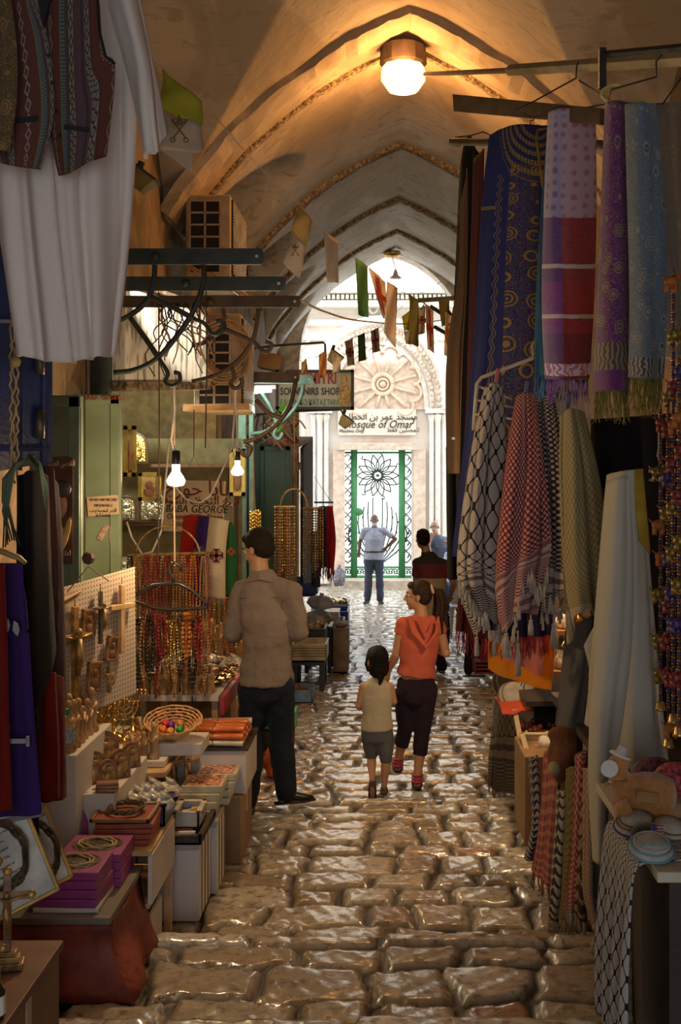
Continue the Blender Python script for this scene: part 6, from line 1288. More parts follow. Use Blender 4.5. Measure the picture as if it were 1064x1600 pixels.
b.ell(P(24, 565, 4.2), .022, 8); tag(b.build('frayed_rope', M('frayed_rope', (.22, .17, .08), .9), smooth=True), 'frayed twisted rope hanging down the blue metal door', 'rope')
b = MB()
for k in range(9):
    a = k*.7; b.tube([P(52+3*math.sin(a), 712, 4.1), P(25-8*k*.3, 725+3*k, 4.05), P(8+4*math.sin(a*2), 790+10*math.sin(a), 4.05), P(5+6*k*.6, 850+6*math.cos(a), 4.05)], [.005, .006, .004, .003], 5)
    b.tube([P(45, 712, 4.1), P(62, 725+k, 4.05), P(72+2*math.sin(a), 755+5*k, 4.05)], [.007, .006, .003], 5)
tag(b.build('green_netting', M('green_net', (.02, .045, .03), .8, var=.5), smooth=True), 'bundle of torn green netting draped over the hanger line', 'netting')
# dark garments and stoles
tag(sheet('red_stole', [[(-30, 880, 3.5), (-30, 1080, 3.5), (-30, 1262, 3.5)], [(4, 882, 3.48), (10, 1080, 3.48), (15, 1266, 3.48)]], fabric('deep_red_stole', (.15, .012, .008)), folds=1, amp=.01, th=.012), 'deep red stole hanging at the picture edge before the violet one', 'stole')
vs = sheet('violet_stole', [[(-10, 880, 3.6), (-5, 1080, 3.6), (-6, 1278, 3.6)], [(34, 880, 3.55), (48, 1080, 3.55), (62, 1272, 3.55)]], fabric('violet_stole', (.045, .018, .11)), folds=1, amp=.008, th=.012); tag(vs, 'violet stole with silver cross and mitre emblems', 'stole')
sil = M('silver_thread', (.28, .26, .26), .5, .3, var=0); c = P(28, 1158, 3.5)
b = MB().box(c, (.055, .004, .014)).box(c+Vector((-.032, 0, 0)), (.012, .004, .085)).box(c+Vector((.03, 0, 0)), (.01, .004, .032)).box(c+Vector((-.04, 0, .04)), (.03, .004, .012)).box(c+Vector((-.04, 0, -.04)), (.03, .004, .012)); b.build('cross_emblem', sil, vs)
b = MB().poly([P(x, y, 3.5) for x, y in ((22, 970), (28, 974), (31, 984), (28, 994), (24, 990), (20, 984))], (0, -.004, 0)).poly([P(x, y, 3.5) for x, y in ((8, 966), (14, 968), (16, 978), (13, 988), (8, 990))], (0, -.004, 0)); b.build('mitre_emblem', sil, vs)
tag(MB().slab(P(-5, 1282, 3.62), P(62, 1268, 3.6), P(62, 1276, 3.6), P(-5, 1290, 3.62), .01).build('silver_hem', sil), 'silver lace hem strip at the foot of the violet stole', 'trim')
tag(MB().tube([P(-30, 852, 3.5), P(5, 862, 3.5), P(30, 872, 3.5), P(40, 880, 3.5)], [.016, .016, .015, .010], 10, flat=.6).build('wooden_hanger', M('yellow_wood', (.30, .20, .06), .4), smooth=True), 'yellowish wooden hanger carrying the violet stole', 'hanger')
tag(sheet('black_garment', [[(32, 745, 4.15), (34, 900, 4.1), (42, 1136, 4.1)], [(50, 735, 4.05), (52, 900, 4.0), (56, 1138, 4.0)], [(72, 745, 4.1), (80, 880, 4.1), (78, 1000, 4.1)]], blackc, folds=2, amp=.03, th=.02, ph=3), 'black garment hanging beside the violet stole', 'garment')
tag(sheet('plum_garment', [[(60, 735, 4.35), (62, 900, 4.3), (64, 1085, 4.3)], [(78, 730, 4.25), (84, 900, 4.2), (86, 1095, 4.2)], [(86, 760, 4.35), (92, 900, 4.3), (94, 1095, 4.3)]], fabric('black_plum', (.022, .008, .010)), folds=2, amp=.03, th=.02, ph=1), 'black plum garment hanging over the dark red one', 'garment')
tag(sheet('dark_red_garment', [[(55, 1060, 4.25), (56, 1150, 4.2), (60, 1248, 4.2)], [(78, 1050, 4.15), (78, 1150, 4.1), (80, 1250, 4.1)], [(95, 1060, 4.25), (95, 1150, 4.2), (95, 1246, 4.2)]], fabric('dark_red', (.11, .008, .008)), folds=2.5, amp=.025, th=.02, ph=4), 'dark red garment hanging lowest above the purple boxes', 'garment')
tag(sheet('red_garment', [[(84, 870, 4.5), (84, 930, 4.5), (86, 985, 4.5)], [(94, 885, 4.45), (99, 940, 4.45), (93, 975, 4.45)]], fabric('crimson', (.17, .012, .014)), folds=1, amp=.015, nu=12, nv=20), 'strip of crimson garment showing beside the pegboard', 'garment')
tag(sheet('navy_garment', [[(-10, 1275, 3.9), (-10, 1370, 3.9)], [(60, 1270, 3.85), (60, 1380, 3.85)]], fabric('navy_garment', (.010, .014, .05)), folds=2, amp=.02, nu=20, nv=16), 'dark blue garment end showing below the violet stole', 'garment')
# ================================================================ further shop fronts and floor bins
teal = M('teal_frame_paint', (.16, .27, .23), .45, var=.2); dgreen = M('bottle_green_paint', (.012, .055, .045), .5, var=.25, scale=3)
for px, nm, lab in ((379, 'door_post', 'pale teal door post beside the second bulb'), (393, 'door_post', 'slimmer pale teal door post next to the bottle green leaf')): tag(MB().box(P(px, 800, 10.6)+Vector((0, 0, -.35)), (.07 if px < 385 else .04, .08, 2.6)).build(nm, teal, bevel=.004), lab, 'post')
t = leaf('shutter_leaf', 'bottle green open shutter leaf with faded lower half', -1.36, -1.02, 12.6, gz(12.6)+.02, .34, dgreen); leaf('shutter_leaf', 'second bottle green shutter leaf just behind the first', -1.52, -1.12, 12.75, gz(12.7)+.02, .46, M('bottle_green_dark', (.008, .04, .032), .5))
t = thing('shelf_unit', 'tall wooden display shelf standing out with dark end panel', 'shelf', (-.95, 14.2, -2.35))
MB().slab(P(489, 684, 14.6), P(489, 910, 14.6), P(474, 912, 14.2), P(474, 700, 14.2), .04).build('end_panel', M('slate_panel', (.05, .06, .065), .5), t)
MB().slab(P(455, 710, 13.6), P(455, 915, 13.6), P(460, 915, 13.7), P(460, 708, 13.7), .03).build('near_panel', M('pale_panel', (.45, .40, .34), .6), t)
MB().slab(P(455, 738, 13.6), P(475, 722, 14.3), P(475, 728, 14.3), P(455, 746, 13.6), .4).build('shelf_board', M('pale_panel', (.45, .4, .34)), t)
for px in (461, 466, 471): MB().box(P(px, 735, 14.0), (.02, .02, .42)).build('slat', M('slat_brown', (.20, .10, .05), .6), t)
MB().slab(P(440, 706, 13.4), P(489, 682, 14.6), P(489, 688, 14.6), P(440, 713, 13.4), .3).build('top_board', M('pale_panel', (.45, .4, .34)), t)
def rack(px, py, Y, wpx, n, Lr, mis, lab, seed):
    rg = R(seed); t = thing('necklace_rack', lab, 'rack', P(px, py, Y)); MB().tube([P(px-wpx/2, py, Y), P(px+wpx/2, py, Y)], .012, 6).build('bar', giltw, t)
    for i in range(n):
        p = P(px-wpx/2+wpx*(i+.5)/n, py+3, Y-.02+.05*math.sin(i*2)); mi = mis[i % len(mis)]
        strand(p.x, p.y, p.z, rg.uniform(*Lr), mi, .014, '%s necklace, %s from the wall on the %s' % (bn[mi], NTH[i], lab.split(',')[0]), '%s necklaces on the %s' % (bn[mi], lab.split(',')[0]), dbl=False)
rack(445, 792, 10.8, 34, 9, (.55, .85), (5, 4, 1, 5), 'nearer necklace bar, hung by a hoop', 1); rack(489, 794, 12.6, 34, 9, (.5, .75), (5, 2, 1, 5), 'further necklace bar, before the dark shelf panel', 2)
MB().tube([P(459+21*math.cos(a), 792-26*math.sin(a), 10.8) for a in [pi*i/14 for i in range(15)]], .012, 6); tag(MB().tube([P(459+21*math.cos(a), 792-28*math.sin(a), 10.9) for a in [pi*i/14 for i in range(15)]], .010, 6).tube([P(460, 764, 10.9), P(460, 640, 10.9)], .006, 5).build('hoop', giltw, smooth=True), 'wire hoop and cord holding up the nearer necklace bar', 'hoop')
for i in range(12):
    p = P(391+2.9*(i % 6)+1, 800+2*math.sin(i*1.4)+3*(i//6), 9.4-.03*(i//6)); strand(p.x, p.y, p.z, .18+.03*math.sin(i), 5, .014, 'golden bead strand, %s of the bunch above the man\'s hair' % NTH[i], 'golden bunch above the man', dbl=False)
tag(MB().tube([P(399, 800, 9.4), P(397, 760, 9.4), P(396, 690, 9.4)], .005, 5).build('cord', M('dark_string', (.1, .05, .03))), 'cord holding the golden bead bunch by the bottle green leaf', 'cord')
t = thing('sock_hanger', 'round blue plastic peg hanger with bright scarves', 'hanger', P(506, 785, 13.5)); bl = M('bright_blue_plastic', (.06, .12, .45), .4)
MB().tube([P(506+14*math.cos(a), 785, 13.5+.15*math.sin(a)) for a in [2*pi*i/20 for i in range(20)]], .012, 6, closed=True).build('ring', bl, t); MB().tube([P(494, 785, 13.5), P(491, 745, 13.5), P(518, 785, 13.5)], .004, 4).build('strings', bl, t)
for a, b_, Y, colr, nm, lab in (((512, 510, 514), (519, 524, 520), 13.4, (.60, .03, .04), 'red_scarf', 'bright red scarf on the blue peg hanger'), ((506, 505, 512), (513, 517, 520), 13.6, (.70, .36, .28), 'pink_scarf', 'pale pink scarf on the blue peg hanger'), ((497, 496, 498), (507, 508, 509), 13.3, (.05, .04, .10), 'dark_scarf', 'dark patterned scarf on the blue peg hanger')):
    tag(sheet(nm, [[(a[0], 792, Y), (a[1], 845, Y), (a[2], 890, Y)], [(b_[0], 790, Y), (b_[1], 845, Y), (b_[2], 885, Y)]], fabric(nm, colr), folds=1.3, amp=.04, th=.01, nu=12, nv=20, fr=(.14, 10, M('fr_'+nm, colr, .9), .006)), lab, 'scarf')
tag(sheet('hanging_garment', [[(486, 830, 13.0), (487, 915, 13.0)], [(499, 828, 12.9), (500, 918, 12.9)]], fabric('slate_cloth', (.05, .05, .07)), folds=1.5, amp=.04, nu=12, nv=16), 'slate garment hanging below the further necklace bar', 'garment')
bag(P(530, 902, 24.3), (.14, .12, .20), M('grey_mesh_bag', (.16, .15, .18), .7, var=.8, scale=30), 'dark mesh bag hanging beside the gate sill', seed=5)
# bins on the ground towards the square
def bin_(px0, px1, Y0, Y1, z0, h, m, lab, nm='storage_bin', cat='bin'): return tray(nm, px0, px1, Y0, Y1, z0, h, m, lab, th=.012, cat=cat)
def legs_under(x0, x1, Y0, Y1, z0, zb, m, lab, nm='stand'):
    t = thing(nm, lab, 'stand', ((x0+x1)/2, (Y0+Y1)/2, zb)); MB().box(((x0+x1)/2, (Y0+Y1)/2, z0-.02), (x1-x0, Y1-Y0, .03)).build('top', m, t)
    for x in (x0+.03, x1-.03):
        for y in (Y0+.03, Y1-.03): MB().box((x, y, (z0+zb)/2-.01), (.05, .05, z0-zb-.03)).build('leg', m, t)
lb = M('light_blue_plastic', (.16, .32, .52), .4); beige = M('beige_plastic', (.50, .42, .24), .4); blkp = M('black_bin_plastic', (.02, .02, .022), .4); bluep = M('royal_blue_plastic', (.03, .07, .38), .35)
t, q = bin_(448, 488, 11.4, 11.8, gz(11.6), .12, lb, 'light blue tray of wooden bits lowest on the paving', 'plastic_tray', 'tray')
def bits(q, n, lab, grp, m, nm='wooden_bit', r=.03, seed=1, z=.05, cat='trinket'):
    rg = R(seed); pr = None
    for i in range(n):
        if pr is None: o = pr = MB().tube([(-.03, 0, 0), (0, .01, .008), (.035, 0, 0)], [.008, .014, .006], 7).ell((.02, 0, .01), .016, 6).build(nm, m, smooth=True, origin=(0, 0, 0))
        else: o = dup(pr, (0, 0, 0))
        o.location = (rg.uniform(q[0]+.05, q[1]-.05), rg.uniform(q[2]+.05, q[3]-.05), q[4]+z+rg.uniform(-.01, .02)); o.rotation_euler = (rg.uniform(-.3, .3), rg.uniform(-.3, .3), rg.uniform(0, 6)); s = r/.03*rg.uniform(.8, 1.2); o.scale = (s,)*3; tag(o, lab, cat, grp)
bits(q, 14, 'carved wooden bit in the light blue tray', 'wooden bits in the blue tray', olw2, z=.06, r=.045)
legs_under(-.97, -.62, 12.0, 12.55, -1.93, gz(12.1), blkp, 'black stand under the beige basket')
t, q = bin_(455, 510, 12.0, 12.5, -1.92, .17, beige, 'beige perforated basket on the black stand', 'plastic_basket', 'basket')
b = MB()
for i in range(22):
    for j in range(4): b.box((q[0]+.02+(q[1]-q[0]-.04)*i/21, 11.995, -1.87+.028*j), (.009, .004, .013))
b.build('perforation', M('dark_hole', (.06, .035, .02), .9, var=0), t)
t, q = bin_(458, 508, 12.7, 13.2, -1.78, .10, blkp, 'black tray of brown carvings behind the beige basket', 'plastic_tray', 'tray'); bits(q, 22, 'brown carving in the black tray', 'brown carvings in the black tray', olw, z=.07, r=.05, seed=3)
legs_under(q[0], q[1], 12.75, 13.2, -1.78, gz(13), blkp, 'black stand under the tray of carvings')
legs_under(-.95, -.62, 13.7, 14.2, -1.78, gz(14), blkp, 'low stand under the wrapped bundles')
bag((-.80, 13.8, -1.70), (.17, .16, .10), M('grey_wrap', (.42, .46, .44), .3, var=.5, bump=.6), 'grey green plastic wrapped bundle behind the black tray', nm='wrapped_bundle', cat='bundle', seed=7); bag((-.76, 13.9, -1.52), (.15, .14, .09), M('white_wrap', (.62, .66, .68), .25, var=.3, bump=.6), 'white plastic wrapped bundle on top of the grey green one', nm='wrapped_bundle', cat='bundle', seed=8)
t = thing('cardboard_box', 'plain tan cardboard box on the paving beside the bundles', 'box', (-.57, 13.9, gz(13.9))); MB().box((-.52, 14.0, -2.07), (.18, .5, .52)).build('carton', M('tan_card', (.30, .24, .16), .8), t, bevel=.005); bag((-.52, 14.0, -1.78), (.08, .2, .04), wt, 'white wadding lying in the tan cardboard box', nm='wadding', cat='wadding', seed=9)
for k, (y, x0, x1, m, lab) in enumerate(((15.2, -.98, -.60, M('clear_box', (.55, .55, .48), .2), 'pair of clear lidded boxes standing in a blue crate'), (16.6, -.98, -.58, M('clear_box', (.55, .55, .48)), 'clear lidded box of papers further along the bins'))):
    t, q = tray('storage_crate', 0, 0, y, y+.7, gz(y+.2), .42, bluep, lab.replace('pair of clear lidded boxes standing in a blue crate', 'royal blue crate holding two clear boxes').replace('clear lidded box of papers further along the bins', 'further royal blue crate with a clear box'), x0=x0-.03, x1=x1+.06, cat='crate')
    for j in range(2 if k == 0 else 1):
        xx = x0+.1+.19*j; t = thing('plastic_box', (('clear lidded box in the royal blue crate, beside the wall', 'clear lidded box in the royal blue crate, beside the paving')[j] if k == 0 else lab), 'box', (xx, y+.3, gz(y)+.12)); MB().box((xx, y+.3, gz(y)+.33), (.18, .45, .42)).build('body', m, t, bevel=.01); MB().box((xx, y+.3, gz(y)+.55), (.19, .47, .025)).build('lid', M('white_lid', (.62, .62, .6), .35), t, bevel=.005)
t, q = tray('storage_crate', 0, 0, 17.8, 18.4, gz(18), .40, M('tan_bin', (.40, .32, .2), .5), 'tan bin of shiny wrapped sweets at the end of the row', x0=-1.05, x1=-.55, cat='crate'); bits(q, 20, 'shiny wrapped trinket in the tan bin', 'trinkets in the tan bin', M('foil', (.65, .55, .35), .15, .8), z=.38, r=.09, seed=6)
t, q = tray('plastic_basin', 0, 0, 15.9, 16.35, -1.62, .2, M('blue_basin', (.05, .09, .40), .35), 'deep blue basin standing higher beside the wall', x0=-1.25, x1=-.92, cat='basin'); legs_under(-1.25, -.95, 15.9, 16.35, -1.62, gz(16), blkp, 'dark stand under the deep blue basin')
t, q = tray('plastic_basket', 0, 0, 9.0, 9.3, gz(9.1)+.15, .13, M('green_plastic', (.04, .35, .06), .4), 'green plastic basket peeking out behind the man\'s leg', x0=-.95, x1=-.70, cat='basket'); tag(MB().box((-.84, 9.12, gz(9.1)+.07), (.25, .25, .14)).build('plinth', dkw), 'dark block under the green basket', 'block')
bag((-.78, 8.2, gz(8.2)+.10), (.08, .1, .11), M('orange_bag', (.65, .14, .03), .4, bump=.4), 'orange plastic bag on the paving behind the man\'s leg', seed=12)
# ================================================================ people
clouds = bpy.data.textures.new('folds', 'CLOUDS'); clouds.noise_scale = .09; clouds.noise_depth = 2
def rumple(o, s=.02):
    d = o.modifiers.new('d', 'DISPLACE'); d.texture = clouds; d.strength = s; d.mid_level = .5; d.texture_coords = 'LOCAL'; return o
def cyl_chain(b, pts, rs, up=Vector((0, 1, 0)), n=12): b.tube(pts, rs, n, up=up); b.ell(pts[0], rs[0] if not isinstance(rs[0], tuple) else min(rs[0]), 10); b.ell(pts[-1], rs[-1] if not isinstance(rs[-1], tuple) else min(rs[-1]), 10)
def limb(b, A, B, D, ra, rb, rd, ends=True, n=12):
    A, B, D = map(Vector, (A, B, D)); p = [A, A.lerp(B, .35), A.lerp(B, .8), B, B.lerp(D, .3), B.lerp(D, .75), D]
    b.tube(p, [ra, ra*.98, rb*1.02, rb, rb*1.06, rd*1.08, rd], n, up=Vector((.3, 1, .1))); b.ell(A, ra, 10); b.ell(B, rb*1.02, 10)
    if ends: b.ell(D, rd, 8)
def hand(b, W, d, nrm, k, curl=.5, side=1):
    d = d.normalized(); nrm = (nrm-d*nrm.dot(d)).normalized(); s = d.cross(nrm)*side
    pe = W+d*.085*k; b.tube([W, W+d*.03*k, pe], [(.026*k, .018*k), (.038*k, .015*k), (.040*k, .013*k)], 8, up=nrm)
    for i, (o, L) in enumerate(((-.030, .070), (-.010, .078), (.010, .074), (.029, .058))):
        p = pe+s*o*k-d*.006*k; pts = [p]; a = 0; c = Vector(p)
        for seg in (.42, .33, .25): a += curl*.9; c = c+(d*math.cos(a)+nrm*math.sin(a))*L*seg*k; pts.append(c)
        b.tube(pts, [.0092*k, .009*k, .0082*k, .007*k], 6, up=s); b.ell(pts[-1], .007*k, 6)
    p = W+d*.03*k-s*.03*k; q = p+(d*.7-s*.7+nrm*.3)*.035*k; r_ = q+(d*.9-s*.1+nrm*.4)*.03*k; b.tube([p, q, r_], [.012*k, .0105*k, .008*k], 6, up=nrm); b.ell(r_, .008*k, 6)
def person(label, J, H, fw, hf, skin, shirt, trou, shoe, hairm, sleeve=.5, hem=None, tl=1.0, hpitch=0, hs=1, girth=1, vox=.011, hair='short', curl=.5, beard=None, glasses=False, thick=1, hdirs=None, collar=True, sleeveless=False, toe=None, belt=None, shirt_hem_r=1.0):
    """J: world joints head, neck, chest, pelvis, shL elL wrL shR elR wrR, hipL knL anL hipR knR anR; fw = body facing angle, hf = head facing angle (0 looks along +Y, positive turns towards -X)"""
    J = {k: Vector(v) for k, v in J.items()}; k = H/1.75; g = girth*k
    f = Vector((-math.sin(fw), math.cos(fw), 0)); s = Vector((f.y, -f.x, 0)); foot = min(J['anL'].z, J['anR'].z)-.08*k
    base = Vector((J['pelvis'].x, J['pelvis'].y, foot)); t = thing('person', label, 'person', base)
    b = MB(); T = thick
    spine = [J['pelvis']+Vector((0, 0, -.09*k)), J['pelvis'], J['pelvis'].lerp(J['chest'], .5), J['chest'], J['chest'].lerp(J['neck'], .62), J['neck']]
    rs = [(.11*g, .075*g), (.135*g, .09*g), (.118*g, .082*g), (.150*g, .098*g), (.132*g, .078*g), (.060*k, .058*k)]
    b.tube(spine, rs, 16, up=f)
    sw = .062*k
    for S in 'LR':
        b.ell(J['sh'+S], sw*.95, 10); b.tube([J['sh'+S], J['chest'].lerp(J['neck'], .70)], [sw*.80, .06*k], 8)
        limb(b, J['sh'+S], J['el'+S], J['wr'+S], .050*k, .038*k, .026*k); d = (J['wr'+S]-J['el'+S]); d = (hdirs or {}).get(S, d)
        hand(b, J['wr'+S], Vector(d), Vector((-f if S == 'X' else f))+Vector((0, 0, .2)), k*.98, curl, 1 if S == 'L' else -1)
        limb(b, J['hip'+S], J['kn'+S], J['an'+S], .076*g, .052*k, .036*k); ft = f if toe is None else Vector(toe[S]).normalized()
        a = J['an'+S]; b.tube([a+Vector((0, 0, -.01*k)), a-ft*.03*k+Vector((0, 0, -.045*k)), a+ft*.07*k+Vector((0, 0, -.055*k)), a+ft*.15*k+Vector((0, 0, -.06*k))], [.036*k, .034*k, .035*k, .026*k], 8, up=Vector((0, 0, 1)))
    hc = J['head']; Rm = Rz(hf) @ Rx(-hpitch); q = lambda x, y, z: hc+Rm @ (Vector((x, y, z))*k*hs)
    b.ell(hc+Rm @ Vector((0, -.008, .02))*k*hs, tuple(v*k*hs for v in (.074, .093, .092)), 18, R=Rm); b.ell(q(0, .028, -.045), tuple(v*k*hs for v in (.056, .060, .070)), 14, R=Rm)
    b.ell(q(0, .062, -.098), .022*k*hs, 8); b.tube([q(0, .084, .012), q(0, .100, -.018), q(0, .108, -.034), q(0, .088, -.042)], [v*k*hs for v in (.010, .012, .015, .010)], 8)
    b.ell(q(0, .080, .022), tuple(v*k*hs for v in (.042, .012, .010)), 8, R=Rm); b.ell(q(0, .086, -.062), tuple(v*k*hs for v in (.024, .010, .006)), 8, R=Rm); b.ell(q(0, .084, -.073), tuple(v*k*hs for v in (.020, .010, .006)), 8, R=Rm)
    for e in (-1, 1): b.ell(q(e*.077, -.008, -.018), tuple(v*k*hs for v in (.010, .018, .030)), 8, R=Rm)
    b.tube([J['neck']+Vector((0, 0, -.04*k)), J['neck'].lerp(hc, .5), q(0, -.012, -.05)], [.062*k, .052*k*(.9+.1*hs), .052*k*hs], 12, up=f)
    b.build('body', skin, t, remesh=vox*.62, sm=3)
    for e in (-1, 1):
        ev = MB().ell(q(e*.030, .072, .002), .013*k*hs, 10).build('eye', M('eye_white', (.6, .56, .5), .2, var=0), t, smooth=True); MB().ell(q(e*.031, .0815, .001), .0055*k*hs, 8).build('iris', M('dark_iris', (.02, .012, .008), .1, var=0), ev, smooth=True)
        MB().tube([q(e*.014, .090, .023), q(e*.032, .088, .029), q(e*.05, .076, .024)], .0042*k*hs, 5).build('eyebrow', hairm, t, smooth=True)
    # hair
    if hair:
        b = MB()
        if hair == 'bald':
            b.tube([q(math.sin(a)*.077, -math.cos(a)*.096-.004, -.012+.012*math.cos(a)) for a in [(-1.9+3.8*i/16) for i in range(17)]], [(.012*k, .030*k)]*17, 8, up=Vector((0, 0, 1)))
        else:
            b.ell(q(0, -.024, .034), tuple(v*k*hs for v in (.084, .098, .094)), 18, R=Rm); b.ell(q(0, -.045, -.01), tuple(v*k*hs for v in (.078, .068, .075)), 14, R=Rm)
            b.ell(q(0, .045, .078), tuple(v*k*hs for v in (.058, .042, .032)), 12, R=Rm)
            if hair == 'bob':
                b.ell(q(0, -.035, -.055), tuple(v*k*hs for v in (.088, .075, .085)), 14, R=Rm); b.ell(q(0, .03, .065), tuple(v*k*hs for v in (.08, .075, .05)), 12, R=Rm)
                b.tube([q(0, -.06, -.09), q(.01, -.07, -.14), q(0, -.06, -.19)], [.05*k, .035*k, .012*k], 8)
                for e in (-1, 1): b.tube([q(e*.07, .03, .05), q(e*.088, .02, -.03), q(e*.078, .01, -.09)], [.02*k, .022*k, .010*k], 8)
            if hair == 'tail':
                b.ell(q(0, -.10, .05), .035*k, 10); rg = R(3)
                for i in range(9):
                    o = Vector((rg.uniform(-.02, .02), rg.uniform(-.02, .02), 0)); b.tube([q(0, -.10, .05), q(0, -.165, .035)+o, q(.0, -.185, -.06)+o*1.6, q(.0, -.175, -.16)+o*2, q(-.01, -.165-.01*(i % 3), -.25-.02*(i % 4))+o*2.2], [.022*k, .024*k, .026*k, .018*k, .005*k], 7)
        b.build('hair', hairm, t, remesh=vox*.6, sm=1)
        if hair == 'tail': MB().tube([q(.030*math.cos(a), -.115+.01*math.sin(a), .05+.030*math.sin(a)) for a in [2*pi*i/14 for i in range(14)]], .014*k, 7, closed=True).build('hair_tie', M('pale_scrunchie', (.5, .36, .26), .9, bump=.8), t, smooth=True)
    if beard:
        b = MB().ell(q(0, .052, -.085), tuple(v*k*hs for v in (.050, .052, .045)), 12, R=Rm)
        if beard == 'moustache': b = MB()
        b.ell(q(0, .090, -.053), tuple(v*k*hs for v in (.030, .012, .009)), 8, R=Rm); b.build('beard' if beard != 'moustache' else 'moustache', M('grey_beard', (.42, .40, .38), .95, bump=.8, bs=200), t, remesh=vox*.5, sm=1)
    if glasses:
        b = MB()
        for e in (-1, 1): b.tube([q(e*.032+.021*math.cos(a), .094, .0+.016*math.sin(a)) for a in [2*pi*i/14 for i in range(14)]], .0025*k, 5, closed=True).tube([q(e*.053, .092, .004), q(e*.078, .0, .0)], .002*k, 4)
        b.build('glasses', iron, t, smooth=True)
    # shirt
    b = MB(); hz = hem if hem is not None else J['pelvis'].z-.10*k; m = .014*k; w1 = J['pelvis'].lerp(J['chest'], .45)
    low = Vector((J['pelvis'].x, J['pelvis'].y, hz)); T = thick
    sp = [low, low.lerp(w1, .5), w1, J['chest'], J['chest'].lerp(J['neck'], .62), J['neck']+Vector((0, 0, .012*k))]
    rr = [(.172*g*T*shirt_hem_r, .13*g*T), (.166*g*T, .125*g*T), (.150*g*T, .115*g*T), (.172*g*T, .124*g*T), (.156*g, .10*g), (.076*k, .074*k)]
    b.tube(sp, rr, 18, up=f)
    for S in 'LR':
        if sleeveless: b.tube([J['sh'+S].lerp(J['neck'], .12), J['chest'].lerp(J['neck'], .7)], [.055*k, .075*k], 8); continue
        b.ell(J['sh'+S], .072*k, 10); b.tube([J['sh'+S], J['chest'].lerp(J['neck'], .72)], [.068*k, .082*k], 8)
        A, B, D = J['sh'+S], J['el'+S], J['wr'+S]
        if sleeve <= 1: E_ = A.lerp(B, sleeve); b.tube([A, A.lerp(E_, .5), E_], [.062*k, .062*k, .064*k*(1 if sleeve > .4 else 1)], 12)
        else:
            E_ = B.lerp(D, sleeve-1); b.tube([A, A.lerp(B, .5), B], [.068*k, .062*k, .055*k], 12); b.ell(B, .057*k, 10); b.tube([B, B.lerp(E_, .5), E_], [.055*k, .050*k, .043*k], 12)
    if collar: b.tube([J['neck']+(s*math.cos(a)*.066+f*math.sin(a)*.062)*k+Vector((0, 0, (.012-.012*math.sin(a))*k)) for a in [2*pi*i/18 for i in range(18)]], [(.010*k, .024*k)]*18, 8, closed=True, up=Vector((0, 0, 1)))
    o = b.build('shirt', shirt, t, remesh=vox, sm=3); rumple(o, .030*k)
    # trousers
    b = MB(); P_ = J['pelvis']; b.tube([P_+Vector((0, 0, -.10*k)), P_, P_+Vector((0, 0, .06*k))], [(.150*g, .115*g), (.165*g, .120*g), (.148*g*T, .112*g*T)], 16, up=f); b.ell(P_+Vector((0, 0, -.11*k)), (.150*g, .118*g, .075*g), 14, R=Rz(fw))
    for S in 'LR':
        A, B, D = J['hip'+S], J['kn'+S], J['an'+S]; b.ell(A, .095*g, 10)
        if tl >= 1: limb(b, A, B, D+(D-B).normalized()*.01, .096*g, .075*k, .066*k)
        else:
            E_ = B.lerp(D, tl*2-1) if tl > .5 else A.lerp(B, tl*2); pts = [A, A.lerp(B, .5), B.lerp(A, .02) if tl > .5 else A.lerp(E_, .8), E_]; b.tube(pts, [.094*g, .084*g, .068*k, .064*k if tl > .5 else .078*g], 12)
    o = b.build('trousers', trou, t, remesh=vox, sm=3); rumple(o, .028*k)
    if belt: MB().tube([P_+Vector((0, 0, .055*k))+(s*math.cos(a)*.160*g*T+f*math.sin(a)*.124*g*T) for a in [2*pi*i/24 for i in range(24)]], [(.006*k, .018*k)]*24, 6, closed=True, up=Vector((0, 0, 1))).build('belt', belt, t, smooth=True)
    for S in 'LR':
        a = J['an'+S]; ft = f if toe is None else Vector(toe[S]).normalized()
        if shoe is None: continue
        b = MB(); up = Vector((0, 0, 1))
        b.tube([a-ft*.055*k+Vector((0, 0, -.035*k)), a+Vector((0, 0, -.03*k)), a+ft*.06*k+Vector((0, 0, -.045*k)), a+ft*.13*k+Vector((0, 0, -.055*k)), a+ft*.185*k+Vector((0, 0, -.062*k))], [(.030*k, .035*k), (.042*k, .042*k), (.044*k, .032*k), (.046*k, .022*k), (.03*k, .014*k)], 12, up=up)
        sh = b.build('shoe', shoe, t, smooth=True, sub=1)
        MB().tube([a+Vector((0, 0, -.076*k))+ft*d for d in (-.07*k, 0, .07*k, .13*k, .19*k)], [(.030*k, .010*k), (.044*k, .010*k), (.047*k, .010*k), (.048*k, .010*k), (.028*k, .009*k)], 10, up=up).build('sole', M('dark_sole', (.02, .018, .016), .8), sh, smooth=True)
    return t
def skinm(nm, c):
    if nm in _m: return _m[nm]
    n = NT(nm, .5, 0, .4); n.col(n.mix(n.noise(9, 3), tuple(v*.85 for v in c), tuple(v*1.12 for v in c))); n.b.inputs['Subsurface Weight'].default_value = .08; n.bump(n.noise(120, 2), .1, .003); _m[nm] = n.m; return n.m
dhair = M('dark_hair', (.012, .008, .006), .6, var=.5, scale=60, bump=.6, bs=160, spec=.15); bhair = M('brown_hair', (.030, .014, .008), .5, spec=.25, var=.5, scale=60, bump=.6, bs=160)
